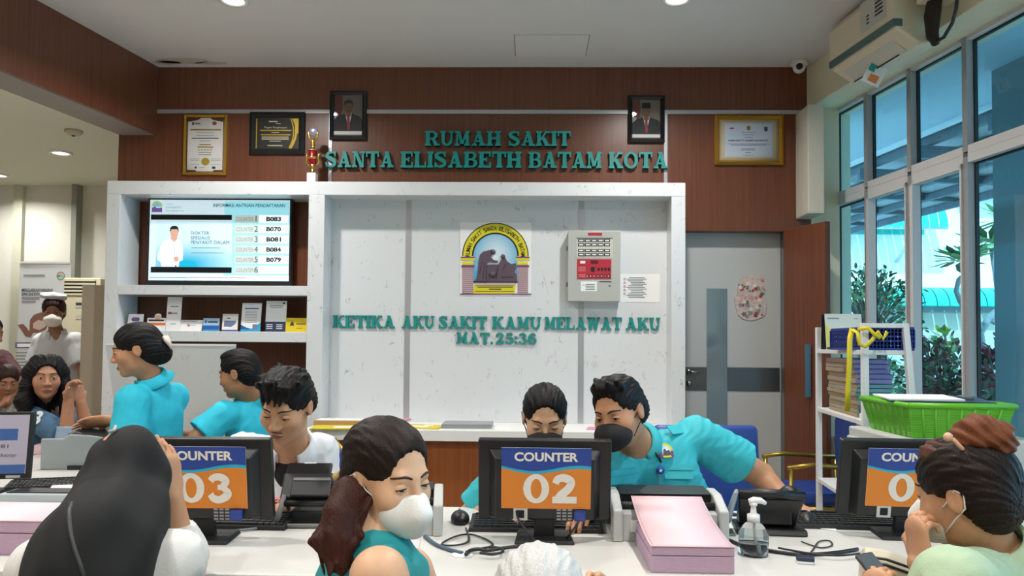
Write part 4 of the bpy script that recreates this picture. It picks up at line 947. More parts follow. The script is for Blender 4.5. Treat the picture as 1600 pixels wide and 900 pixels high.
stand('small white card with a grey blue photo block and violet foot, on the lower shelf', 860, 208, 985, 8, lambda rc, pl, tx: (rc(mat('print_beige', '#d8cdbb', .6), 0, 0, 1, .12), rc(M_ink, .3, .22, .5, .27), pl(mat('print_slate', '#6b7899', .5), [(.12, .38), (.88, .38), (.86, .55), (.6, .74), (.12, .72)]), rc(M_pu, 0, .9, 1, 1)))
stand('tall pale blue leaflet with wavy blue foot, left of the code card', 1013, 118, 1170, 8, lambda rc, pl, tx: (pl(M_cy, [(0, .86), (.5, .92), (1, .68), (1, 1), (0, 1)]), pl(M_bl, [(0, .76), (.3, .86), (.6, .9), (.3, .93), (0, .9)]), rc(M_bl, .14, .17, .86, .21), *[rc(M_inkl, .18, .28 + i * .055, .8, .295 + i * .055) for i in range(8)], rc(mat('print_slate', ''), .6, .74, .85, .92, .0022)))
stand('white card with dark navy foot, beside the yellow card on the lower shelf', 1210, 102, 1375, 6, lambda rc, pl, tx: (rc(M_nv, 0, .67, 1, 1), rc(M_ink, .8, .05, .92, .1), rc(M_inkl, .15, .14, .85, .17), rc(M_inkl, .2, .2, .8, .22), *[rc(M_paper, .06 + j * .48, .76 + i * .06, .36 + j * .48, .785 + i * .06, .002) for i in range(3) for j in range(2)]))
stand('bright yellow card with a dark drop emblem, rightmost on the lower shelf', 1372, 240, 1543, 10, lambda rc, pl, tx: (rc(M_ye, 0, 0, 1, 1), pl(M_ink, [(.3, .22), (.38, .4), (.4, .55), (.2, .55), (.22, .4)], .002), rc(mat('print_olive', '#8a7a10', .6), .5, .35, .95, .5, .002), rc(mat('print_olive', ''), .5, .72, .8, .77, .002)))
# ------------------------------------------------------------------ things lying on the long marble counter
def slab_quad(mb, m, pts, h, z=None):
    """quad lying on z (default counter), given by photo corners, h thick"""
    z = zC1 if z is None else z
    q = [PZ(px, py, z) for px, py in pts]; mb.mat(m).prism([(v.x, v.y, z) for v in q], (0, 0, h)); return q
def ctr(q): return sum((Vector((v.x, v.y, v.z)) for v in q), Vector()) / len(q)
def onc(px, Y, z=None):
    d = P(px, 600, Y); return Vector((d.x, Y, zC1 if z is None else z))
def lay(name, label, cat, cx, Y, w_, d_, h_, m, rot=0, lab=None, tilt=0, grp=None):
    c = onc(cx, Y); t = thing(name, label, cat, c, grp); M = TR(c) @ RZ(rot) @ RY(tilt)
    MB(M).box((-w_ / 2, -d_ / 2, 0), (w_ / 2, d_ / 2, h_)).build('cover', m, t, bevel=min(.003, h_ * .3))
    if lab:
        mb = MB(M)
        for (x0, y0, x1, y1, mm) in lab: mb.mat(mm).box((x0 * w_, y0 * d_, h_), (x1 * w_, y1 * d_, h_ + .001))
        mb.build('paper_label', None, t)
    return t
M_card = mat('cardboard', '#b08a5a', .8); M_yf = mat('folder_yellow', '#d2bf1e', .6); M_pf = mat('folder_pink', '#d387a0', .6)
lay('cardboard_tray', 'flat brown cardboard tray behind the yellow folder on the marble counter', 'tray', 541, 5.05, .38, .16, .035, M_card, 0, [(-.48, -.42, .48, .42, M_paper)])
lay('paper_folder', 'yellow folder in front of the cardboard tray, overhanging the counter edge', 'folder', 532, 4.86, .34, .2, .008, M_yf, 6, [(-.1, -.3, .25, .1, M_paper)], grp='coloured folders on the marble counter')
c = lay('paper_folder', 'pink folder with white labels leaning on the cardboard tray', 'folder', 606, 4.98, .24, .22, .01, M_pf, -18, [(-.2, .05, .3, .4, M_paper), (-.42, -.35, -.3, .25, M_paper), (-.1, -.2, .15, -.1, M_paper)], tilt=0, grp='coloured folders on the marble counter')
c.location.z += .036
lay('paper_folder', 'yellow folder with a white label between the pink folder and the grey box', 'folder', 663, 4.95, .25, .2, .008, M_yf, -12, [(-.3, -.3, .15, .05, M_paper), (-.05, .15, .2, .3, M_paper)], grp='coloured folders on the marble counter')
lay('laptop_case', 'flat grey closed case lying on the marble counter', 'case', 732, 5.0, .32, .22, .03, mat('case_grey', '#9a9da0', .35, metal=.4), 0, None)
lay('loose_paper', 'loose white paper sheet right of the flat grey case', 'paper', 782, 4.98, .14, .16, .002, M_paper, 25)
lay('pink_slip', 'pink slip on the marble counter behind the masked man', 'paper', 930, 4.98, .1, .16, .004, M_pf, -10)
c = onc(519, 5.18); t = thing('tape_roll', 'white tape roll at the left end of the marble counter', 'tape', c)
MB().lathe([(.028, 0), (.045, 0), (.045, .03), (.028, .03), (.028, 0)], 24, TR(c), cap=False).build('roll', M_white, t)
MB().lathe([(.024, 0), (.028, 0), (.028, .03), (.024, .03), (.024, 0)], 24, TR(c), cap=False).build('core', M_card, t)
# ------------------------------------------------------------------ festive cut-out on the pale door (plain pattern)
SY = DY
t = thing('door_decoration', 'festive cut-out in red and grey hanging on the pale door', 'decoration', P(1171, 500, SY))
def sd(px, py): q = P(1130 + px / 3.105, 410 + py / 3.103, SY); return q.x, q.z
out = [(118, 62), (150, 64), (180, 80), (197, 110), (196, 160), (205, 190), (208, 230), (195, 262), (165, 275), (130, 282), (95, 275), (70, 255), (60, 215), (52, 180), (68, 150), (72, 105), (90, 75)]
mb = MB(); mb.mat(mat('decoration_pale', '#c3b0ad', .6, noise=.2, nscale=60)).xz([sd(*p_) for p_ in out], SY - .006, SY); mb.build('board', None, t)
rs = random.Random(2); mb = MB()
cols = [mat('decoration_red', '#96353a', .5), mat('decoration_grey', '#7d858c', .5), mat('decoration_green', '#5b6b4c', .5), mat('decoration_pink', '#c98f8c', .5), mat('decoration_cream', '#d8cdc0', .5)]
for i in range(46):
    x, y = rs.uniform(72, 192), rs.uniform(80, 265); q = sd(x, y); r_ = rs.uniform(.01, .022); n_ = rs.choice((5, 6, 8))
    mb.mat(cols[1 if y > 200 and i % 2 else i % 5]).xz([(q[0] + r_ * (1 if j % 2 else .55) * math.cos(j * math.pi / n_), q[1] + r_ * (1 if j % 2 else .55) * math.sin(j * math.pi / n_)) for j in range(2 * n_)], SY - .0065 - i * 4e-5, SY - .006)
mb.build('pattern', None, t)
# ------------------------------------------------------------------ hall: banner and floor-standing air conditioner
HY = 7.0
a = g(28, 412, 108, 610, HY)
t = thing('rollup_banner', 'white roll-up banner with a printed photo, behind the nurse', 'banner', ((a[0] + a[2]) / 2, HY, 0))
sk = P(28, 412, HY).x, P(108, 412, HY).x
MB().box((a[0], HY, .08), (a[2], HY + .004, a[3])).build('print_sheet', mat('banner_white', '#c4c9cc', .6), t)
MB().box((a[0] - .02, HY - .08, 0), (a[2] + .02, HY + .08, .08)).build('base', M_alu, t, bevel=.01)
MB().box((a[0], HY - .008, a[3]), (a[2], HY + .012, a[3] + .02)).build('top_rail', M_alu, t)
mb = MB()
def bn(px, py): q = P(px, py, HY); return q.x, q.z
def bp(m, pts, d): mb.mat(m).xz([bn(*p_) for p_ in pts], HY - d, HY - d + .0005)
def btx(m, s_, x0, y0, x1, y1, bold=0): A = bn(x0, y1); B = bn(x1, y0); mb.mat(m); text_into(mb, s_, A[0], A[1], B[0], B[1], HY - .003, bold)
btx(M_ink, 'MENULARKAN HARAPAN', 34, 451, 83, 456, .03); btx(M_ink, 'DARI SINI KITA', 34, 457.5, 63, 462, .03); bp(M_inkl, [(34, 464), (62, 464), (62, 468), (34, 468)], .002); bp(M_inkl, [(34, 470), (56, 470), (56, 473), (34, 473)], .002)
bp(M_inkl, [(37, 429), (70, 429), (70, 432), (37, 432)], .002)
pts = arc_pts(95, 431, 6.5, 0, 360, 24); inn = arc_pts(95, 431, 5.2, 0, 360, 24)
for i in range(24): bp(mat('logo_red', '#b5604f', .6) if i < 12 else mat('logo_green', '#4f8f63', .6), [pts[i], pts[i + 1], inn[i + 1], inn[i]], .002)
btx(mat('logo_green', ''), 'MEGA', 90.5, 429, 99.5, 433, .03)
bp(mat('banner_brown', '#7a5348', .7), [(28, 508), (36, 506), (42, 512), (46, 518), (47, 500), (53, 492), (64, 488), (72, 492), (76, 505), (72, 515), (60, 520), (52, 520), (48, 527), (40, 526), (34, 516)], .002)
bp(mat('banner_tan', '#b9a399', .7), [(52, 505), (60, 500), (70, 502), (72, 510), (62, 516), (52, 513)], .003)
bp(mat('banner_violet', '#5b5a92', .6), [(24, 535), (54, 535), (54, 544), (24, 544)], .002); bp(M_paper, [(27, 537), (53, 537), (53, 542), (27, 542)], .003)
for i in range(5): bp(M_inkl, [(25, 550 + i * 5), (54, 550 + i * 5), (54, 552 + i * 5), (25, 552 + i * 5)], .002)
mb.build('print', None, t)
a = g(96, 434, 152, 640, HY - .1); ay = HY - .25
a = g(96, 434, 154, 640, ay)
t = thing('standing_air_conditioner', 'tall cream floor standing air conditioner with dark louvres, behind the nurse', 'air conditioner', ((a[0] + a[2]) / 2, ay, 0))
M_ac2 = mat('cream_cabinet', '#cfc9ae', .5)
MB().box((a[0], ay, 0), (a[2], ay + .3, a[3])).build('cabinet', M_ac2, t, bevel=.01)
mb = MB(); b_ = g(101, 438, 150, 460, ay); mb.mat(M_blackm).box((b_[0], ay - .006, b_[1]), (b_[2], ay, b_[3])); mb.build('outlet', None, t)
mb = MB()
for i in range(5): z = b_[1] + (b_[3] - b_[1]) * i / 4; mb.box((b_[0], ay - .012, z - .008), (b_[2], ay - .004, z + .008))
mb.build('louvre', M_ac2, t)
mb = MB()
for i in range(12): y = 535 + i * 6; q = g(130, y, 143, y + 2.4, ay); mb.box((q[0], ay - .003, q[1]), (q[2], ay, q[3]))
mb.build('intake_grille', mat('grille_tan', '#8e886f', .6), t)
mb = MB(); q = g(118, 471, 129, 481, ay); mb.mat(mat('display_pale', '#b9beb2', .5)).box((q[0], ay - .004, q[1]), (q[2], ay, q[3])); q = g(119, 473, 128, 477, ay); mb.mat(M_ink).box((q[0], ay - .005, q[1]), (q[2], ay, q[3])); q = g(119, 492, 128, 499, ay); mb.mat(mat('display_pale', '')).box((q[0], ay - .004, q[1]), (q[2], ay, q[3])); mb.build('control_panel', None, t)
# marble partition in front of the wall unit
pY = 4.55
a = [P(165, 542, pY), P(365, 541, pY), P(365, 700, pY), P(188, 700, pY)]
t = thing('marble_partition', 'grey white marble partition standing before the left bay of the wall unit', 'partition', (a[1].x, pY, 0))
zt_ = a[1].z; xr = a[1].x; sl = (a[3].x - a[0].x) / (a[0].z - a[3].z)
MB().prism([(a[0].x, pY, zt_), (xr, pY, zt_), (xr, pY, 0), (a[0].x + sl * zt_, pY, 0)], (0, .04, 0)).build('panel', marble('partition_marble', '#c3c4c2', '#8d8c8a', .3), t)
MB().box((a[0].x, pY - .002, zt_), (xr, pY + .042, zt_ + .012)).build('edge_cap', M_white, t)
# ------------------------------------------------------------------ reception counter
DZ = .75
M_desk = mat('white_solid_surface', '#cfcec9', .3); M_dfront = mat('counter_front_white', '#cfcdc8', .5)
DX0, DX1, DF, DB = -2.62, 1.95, 2.0, 2.87
t = thing('reception_counter', 'long white reception counter with a wing to the left, between staff and visitors', 'counter', (0, DF, 0))
MB().prism([(DX0, DF, DZ - .04), (DX1, DF, DZ - .04), (DX1, DB, DZ - .04), (-1.93, DB, DZ - .04), (-1.93, 4.05, DZ - .04), (DX0, 4.05, DZ - .04)], (0, 0, .04)).build('counter_top', M_desk, t, bevel=.005)
mb = MB(); mb.box((DX0 + .05, DF + .08, 0), (DX1 - .02, DF + .12, DZ - .04)).box((DX0 + .05, DF + .12, 0), (DX0 + .09, 4.0, DZ - .04)).box((DX1 - .06, DF + .12, 0), (DX1 - .02, DB - .05, DZ - .04)).box((-2.01, DB, 0), (-1.97, 4.0, DZ - .04))
mb.build('counter_front', M_dfront, t)
def desk(px, py, z=DZ): return PZ(px, py, z)
# ------------------------------------------------------------------ monitors seen from behind
M_mon = mat('monitor_black', '#141416', .38); M_mon2 = mat('monitor_black_matte', '#1b1b1d', .6)
M_sb = mat('sign_blue', '#21408f', .5); M_so = mat('sign_orange', '#d97f24', .5); M_sc = mat('sign_cyan', '#1fa6c8', .5); M_sw = mat('sign_cream', '#e4ddd2', .55)
M_scrn = mat('lcd_dark', '#1c2733', .15); M_label = mat('label_grey', '#9a9a98', .6)
def heavy_digit(ch):
    if ch == '0': return ring(.5, .5, .5, .51, .21, .34, 0, 360, 30)
    if ch == '1': return rect(.38, 0, .72, 1) + [[(.1, .72), (.1, .88), (.38, .93), (.38, .7)]]
    if ch == '2': return spath([(.14, .68, .13), (.22, .84, .13), (.5, .88, .14), (.74, .74, .15), (.62, .5, .15), (.34, .28, .15), (.2, .12, .13)]) + rect(.02, 0, .96, .24)
    return spath([(.14, .74, .12), (.26, .86, .12), (.5, .88, .13), (.72, .74, .14), (.56, .55, .1), (.4, .53, .09)]) + spath([(.4, .53, .09), (.62, .5, .1), (.78, .3, .15), (.5, .12, .13), (.24, .15, .13), (.12, .3, .12)])
def monitor(label, c, yaw, tilt, num, w_=.41, h_=.254, z0=.06):
    """c: point of the stand foot on the counter; the back faces -y before the turn"""
    B = TR(c) @ RZ(yaw); M = B @ TR(0, 0, z0) @ RX(tilt) if False else B @ TR(0, .0, z0) @ RX(tilt)
    t = thing('monitor', label, 'monitor', c, 'black counter monitors')
    mb = MB(M)
    # back shell: rim, then a raised middle
    x, z = w_ / 2, h_
    mb.hexa([(-x, .0, 0), (x, .0, 0), (x, .03, 0), (-x, .03, 0), (-x, .0, z), (x, .0, z), (x, .03, z), (-x, .03, z)])
    mb.hexa([(-x * .74, -.03, .012), (x * .74, -.03, .012), (x * .84, .001, .006), (-x * .84, .001, .006), (-x * .74, -.03, z * .8), (x * .74, -.03, z * .8), (x * .84, .001, z * .9), (-x * .84, .001, z * .9)])
    mb.build('housing', M_mon, t, bevel=.004)
    g_ = MB(M)
    for i in range(30): g_.box((-x * .55 + i * x * 1.1 / 30, -.0275 + .0, z * .815), (-x * .55 + i * x * 1.1 / 30 + .003, -.018, z * .86))
    g_.build('vent', M_label if False else mat('vent_grey', '#333336', .6), t)
    MB(M).box((-x + .012, .03, .016), (x - .012, .032, z - .012)).build('screen', M_scrn, t)
    MB(B).hexa([(-.032, -.012, .012), (.032, -.012, .012), (.032, .012, .012), (-.032, .012, .012), (-.03, -.034, z0 + .05), (.03, -.034, z0 + .05), (.03, -.01, z0 + .05), (-.03, -.01, z0 + .05)]).build('stand_neck', M_mon2, t, bevel=.003)
    MB(B).hexa([(-.092, -.075, 0), (.092, -.075, 0), (.085, .075, 0), (-.085, .075, 0), (-.088, -.07, .012), (.088, -.07, .012), (.08, .07, .014), (-.08, .07, .014)]).build('stand_base', M_mon2, t, bevel=.004)
    # connector panel under the sign
    p = MB(M); p.mat(mat('port_white', '#c9c8c4', .5)).box((-.095, -.032, .01), (-.052, -.029, .05)); p.mat(M_blackm).box((-.085, -.034, .018), (-.062, -.031, .042)).build('power_socket', None, t)
    MB(M).box((.09, -.05, .015), (.125, -.029, .045)).build('video_plug', mat('plug_blue', '#27418f', .5), t, bevel=.003)
    l_ = MB(M); l_.mat(M_ink).box((.035, -.0315, .008), (.088, -.0295, .05)); l_.mat(M_label)
    for i in range(4):
        for j in range(3): l_.box((.038 + j * .017, -.0325, .012 + i * .01), (.05 + j * .017, -.031, .017 + i * .01))
    l_.build('rating_label', None, t)
    # counter number sheet
    sw, sh = .273, .192; zc = z - .014; S = M @ TR(.004, -.0325, zc - sh)
    mb = MB(S); n = 24
    def wv(u, o): return sh * (.70 - o) + .010 * math.sin(u * 6.0 + 2.6) - .006 * u
    mb.mat(M_so).poly([(-sw / 2, 0, 0), (sw / 2, 0, 0)] + [(-sw / 2 + sw * i / n, 0, wv(i / n, .06)) for i in range(n, -1, -1)])
    for i in range(n):
        u0_, u1_ = i / n, (i + 1) / n; xa, xb = -sw / 2 + sw * u0_, -sw / 2 + sw * u1_
        mb.mat(M_sc).poly([(xa, -.0001, wv(u0_, .06 - .0)), (xb, -.0001, wv(u1_, .06)), (xb, -.0001, wv(u1_, .025 - .02 * u1_)), (xa, -.0001, wv(u0_, .025 - .02 * u0_))])
    mb.mat(M_sb).poly([(-sw / 2 + sw * i / n, 0, wv(i / n, .025 - .02 * i / n)) for i in range(n + 1)] + [(sw / 2, 0, sh), (-sw / 2, 0, sh)])
    mb.mat(M_sw); text_into(mb, 'COUNTER', -sw * .355, sh * .78, sw * .355, sh * .93, -.0008, bold=.035)
    for j_, ch in enumerate(num):
        x0_ = -sw * .255 + j_ * sw * .32; wd_ = sw * .29; hh_ = sh * .475; z0_ = sh * .095
        for i_, pl_ in enumerate(heavy_digit(ch)): mb.poly([(x0_ + a_ * wd_, -.0008 - i_ * 3e-5, z0_ + b_ * hh_) for a_, b_ in pl_])
    mb.mat(M_paper).box((-sw / 2, .0003, 0), (sw / 2, .0012, sh))
    mb.build('counter_sign', None, t)
    return t, M
bc = desk(850, 842); m2, M2m = monitor('monitor with the orange and blue counter sign 02, in the middle', (bc.x, bc.y, DZ), 0, 10, '02')
bc = desk(321, 842); m3, M3m = monitor('monitor with the orange and blue counter sign 03, behind the black headscarf', (bc.x, bc.y, DZ), 2, 10, '03')
bc = desk(1441, 852); m1, M1m = monitor('monitor with a counter sign partly hidden by the woman with the hair bun', (bc.x, bc.y + .12, DZ), -4, 12, '01')
# left-hand monitor turned towards the staff: its lit screen is seen
q = P(8, 700, 2.95); c = Vector((q.x - .13, 2.95, DZ))
t = thing('monitor', 'monitor at the left edge with its lit screen turned to the camera', 'monitor', c, 'black counter monitors')
B = TR(c) @ RZ(14); M = B @ TR(0, 0, .06) @ RX(-8)
MB(M).box((-.2, 0, 0), (.2, .035, .262)).build('housing', M_mon, t, bevel=.004)
MB(M).box((-.187, -.002, .02), (.187, .001, .25)).build('screen', mat('lit_screen_grey', '#8d8793', .2, emit=.35), t)
s_ = MB(M); s_.mat(mat('lit_screen_blue', '#35507f', .2, emit=.25)).box((-.185, -.003, .02), (.185, -.002, .055)); s_.box((-.05, -.003, .15), (.15, -.002, .195)); s_.mat(M_ink)
text_into(s_, 'Nomor Antrian', .03, .085, .15, .1, -.0035); text_into(s_, 'B081', .06, .12, .12, .135, -.0035); s_.build('screen_picture', None, t)
MB(M).box((.12, -.003, .004), (.17, -.0005, .014)).build('badge', M_label, t)
MB(B).box((-.03, .01, .012), (.03, .035, .16)).build('stand_neck', M_mon2, t); MB(B).box((-.1, -.07, 0), (.1, .09, .014)).build('stand_base', M_mon2, t, bevel=.004)
# ------------------------------------------------------------------ keyboards and mice
M_key = mat('key_black', '#232427', .45)
def keyboard(label, c, yaw, w_=.44):
    M = TR(c) @ RZ(yaw); t = thing('keyboard', label, 'keyboard', c, 'black keyboards')
    MB(M).hexa([(-w_ / 2, -.075, 0), (w_ / 2, -.075, 0), (w_ / 2, .075, 0), (-w_ / 2, .075, 0), (-w_ / 2 + .004, -.072, .03), (w_ / 2 - .004, -.072, .03), (w_ / 2 - .004, .072, .014), (-w_ / 2 + .004, .072, .014)]).build('body', M_mon2, t, bevel=.003)
    k = MB(M)
    for r in range(6):
        y = -.055 + r * .021 - (0 if r else .006); z = .03 - (y + .072) / .144 * .016
        for c_ in range(20):
            x = -w_ / 2 + .014 + c_ * (w_ - .028) / 20
            if r == 5 and 4 <= c_ <= 9:
                if c_ == 4: k.box((x, y, z - .002), (x + 6 * (w_ - .028) / 20 - .003, y + .017, z + .006))
                continue
            k.box((x, y, z - .002), (x + (w_ - .028) / 20 - .003, y + .017, z + .006))
    k.build('keys', M_key, t); return t
def mouse(label, c, yaw):
    M = TR(c) @ RZ(yaw); t = thing('computer_mouse', label, 'mouse', c, 'black computer mice')
    mb = MB(M); mb.smooth = True
    mb.ball((0, 0, .012), (.032, .055, .028), 20); o = mb.build('body', M_black, t)
    for p in o.data.vertices:
        if p.co.z < c[2] + .001: p.co.z = c[2] + .001
    MB(M).box((-.004, .015, .034), (.004, .035, .041)).build('scroll_wheel', M_label, t); return t
c = desk(838, 836); keyboard('black keyboard lying behind the monitor with sign 02', (c.x, c.y + .1, DZ), 180)
c = desk(312, 830); keyboard('black keyboard lying behind the monitor with sign 03', (c.x + .05, c.y + .1, DZ), 178)
c = desk(1370, 840); keyboard('black keyboard at the foot of the right-hand monitor', (c.x - .02, c.y + .17, DZ), 176)
c = desk(58, 770); keyboard('black keyboard beside the left-edge monitor', (c.x, c.y + .1, DZ + .0005), 200, .34)
c = desk(718, 818); mouse('glossy black mouse left of the keyboard with sign 02', (c.x, c.y + .02, DZ), 10)
c = desk(1268, 822); mouse('black mouse beside the resting hand of the masked man', (c.x, c.y + .03, DZ), -25)
MB().box((c.x - .0, 0, 0), (c.x, 0, 0)) if False else None
# ------------------------------------------------------------------ dot matrix printers
M_prg = mat('printer_grey', '#a9aba8', .5); M_prd = mat('printer_dark', '#1d1e20', .45); M_prs = mat('printer_side', '#b7b9b6', .5)
def printer(label, c, yaw, w_=.37, d_=.24, h_=.15):
    M = TR(c) @ RZ(yaw); t = thing('dot_matrix_printer', label, 'printer', c, 'grey dot matrix printers')
    x, y = w_ / 2, d_ / 2
    MB(M).hexa([(-x + .03, -y, 0), (x - .03, -y, 0), (x - .03, y, 0), (-x + .03, y, 0), (-x + .03, -y + .015, h_ * .62), (x - .03, -y + .015, h_ * .62), (x - .03, y, h_ * .8), (-x + .03, y, h_ * .8)]).build('body', M_prg, t, bevel=.004)
    for s_ in (-1, 1):
        x0, x1 = (s_ * (x - .03), s_ * x); a_, b_ = min(x0, x1), max(x0, x1)
        prof = [(-y - .01, 0), (y, 0), (y, h_ * .85), (y - .04, h_), (-.02, h_ * .98), (-y - .005, h_ * .72)]
        MB(M).prism([(a_, p_[0], p_[1]) for p_ in prof], (b_ - a_, 0, 0)).build('side_cheek', M_prs, t, bevel=.006)
    MB(M).box((-x + .03, -.0, h_ * .7), (x - .03, y - .01, h_ * .97)).build('paper_slot', M_prd, t, bevel=.003)
    MB(M).tube([(-x + .03, -.05, h_ * .72), (x - .03, -.05, h_ * .72)], .014, 12).build('roller', M_prd, t)
    MB(M).hexa([(-x + .035, -.02, h_ * .95), (x - .035, -.02, h_ * .95), (x - .035, y - .02, h_ * 1.0), (-x + .035, y - .02, h_ * 1.0), (-x + .035, -.02, h_ * .97), (x - .035, -.02, h_ * .97), (x - .035, y - .02, h_ * 1.03), (-x + .035, y - .02, h_ * 1.03)]).build('cover', M_prd, t, bevel=.002)
    MB(M).lathe([(.028, 0), (.028, .016), (.02, .02)], 18, TR(-x, -.02, h_ * .45) @ RY(-90)).build('feed_knob', M_prd, t)
    l_ = MB(M); l_.mat(M_paper).box((-x + .055, -y - .0005, .03), (-x + .09, -y + .01, .065)); l_.build('sticker', None, t)
    return t
c = desk(1050, 850); printer('grey dot matrix printer behind the big stack of pink paper', (c.x, c.y + .13, DZ), 0, .355, .22, .135)
c = desk(640, 840); printer('grey printer behind the face of the woman in the teal top', (c.x - .055, c.y + .11, DZ), 6, .29, .2, .135)
# left printer seen from the back, with a grey hood and a keyboard-like tray on top
c = desk(121, 734); c = Vector((c.x, c.y + .12, DZ)); M = TR(c) @ RZ(8)
t = thing('dot_matrix_printer', 'grey dot matrix printer with an upright hood, left of the black headscarf', 'printer', c, 'grey dot matrix printers')
w2 = .185
MB(M).hexa([(-w2, -.1, 0), (w2, -.1, 0), (w2, .14, 0), (-w2, .14, 0), (-w2, -.1, .08), (w2, -.1, .08), (w2, .14, .12), (-w2, .14, .12)]).build('body', mat('printer_back_grey', '#8f9696', .5), t, bevel=.006)
MB(M).xz([(-w2, .0), (w2 + .01, .0), (w2 + .02, .13), (.03, .16), (-.06, .165), (-.085, .145), (-w2, .145)], -.115, -.1).build('hood', mat('printer_back_grey', ''), t, bevel=.006)
MB(M).hexa([(-.08, -.08, .16), (w2 + .02, -.08, .13), (w2 + .06, .16, .16), (-.02, .16, .2), (-.08, -.08, .165), (w2 + .02, -.08, .137), (w2 + .06, .16, .168), (-.02, .16, .208)]).build('paper_tray', M_prd, t, bevel=.002)
MB(M).box((-.06, -.125, .0), (.06, -.1, .02)).build('foot', M_prd, t)
# ------------------------------------------------------------------ pink continuous paper
M_pink = mat('pink_paper', '#e3bfc6', .75); M_pinks = mat('pink_paper_edge', '#b79bb0', .8, noise=.12, nscale=60, stretch=(1, 1, 30))
def pink_stack(label, x0, x1, y0, y1, z0, h_, top=None, rot=0):
    t = thing('paper_stack', label, 'paper stack', ((x0 + x1) / 2, y0, z0), 'stacks of pink continuous paper')
    mb = MB(); mb.box((x0, y0, z0), (x1, y1, z0 + h_ * .62)); mb.build('lower_ream', M_pinks, t, bevel=.002)
    mb = MB(); mb.box((x0 + .002, y0 + .003, z0 + h_ * .64), (x1 + .001, y1, z0 + h_ * .985)); mb.build('upper_ream', M_pinks, t, bevel=.002)
    mb = MB(); n = 14
    vs = []; fs = []
    for i in range(n + 1):
        u = i / n; y = y0 + (y1 - y0 + (.1 if top else 0)) * u; z = z0 + h_ + (top or 0) * u ** 2.2
        vs += [(x0 - .001, y, z), (x1 + .001, y, z)]
    fs = [(2 * i, 2 * i + 1, 2 * i + 3, 2 * i + 2) for i in range(n)]
    mb.smooth = True; mb.add(vs, fs); mb.build('top_sheet', M_pink, t, solid=.002)
    mb = MB(); mb.mat(mat('punched_hole', '#9a7f88', .8))
    for i in range(n * 2):
        u = (i + .5) / (2 * n); y = y0 + (y1 - y0 + (.1 if top else 0)) * u; z = z0 + h_ + (top or 0) * u ** 2.2 + .0018
        for xx in (x0 + .006, x1 - .006): mb.add([(xx + .0022 * math.cos(k), y + .0022 * math.sin(k), z) for k in (0, 1.05, 2.1, 3.14, 4.2, 5.24)], [(0, 1, 2, 3, 4, 5)])
    mb.build('sprocket_holes', None, t)
    return t
a0 = desk(1017, 895); a1 = desk(1146, 895); pink_stack('big stack of pink continuous paper feeding the middle grey printer', a0.x, a1.x, a0.y, a0.y + .3, DZ, .07, .055)
b0 = PZ(90, 806, DZ + .1)
pink_stack('pink paper stack at the lower left, beside the black headscarf', b0.x - .42, b0.x, b0.y - .05, b0.y + .2, DZ, .095)
t = thing('paper_pile', 'loose pink papers on the left counter wing behind the printer', 'paper pile', (desk(60, 700).x, desk(60, 700).y, DZ))
for i, (px, py, w_, d_, r_, z_) in enumerate(((70, 712, .3, .34, 12, .0), (55, 706, .3, .3, -14, .05), (88, 698, .32, .26, 28, .09), (50, 700, .28, .22, 6, .115))):
    c = desk(px, py); MB(TR(c.x, c.y + .25, DZ + z_) @ RZ(r_) @ RY(3 * i - 3)).box((-w_ / 2, -d_ / 2, .004), (w_ / 2, d_ / 2, .05 if i < 2 else .012)).build('sheet', M_pink, t, bevel=.002)
# low grey tray in front of the left keyboard
c = desk(60, 786); t = thing('document_tray', 'pale grey low tray in front of the left keyboard', 'tray', (c.x, c.y, DZ))
MB(TR(c.x, c.y + .03, DZ) @ RZ(2)).box((-.16, -.02, 0), (.2, .1, .03)).build('tray', mat('tray_grey', '#a7b0b4', .5), t, bevel=.004)
MB(TR(c.x, c.y + .03, DZ) @ RZ(2)).box((-.14, .0, .03), (.18, .09, .034)).build('liner', M_prd, t)
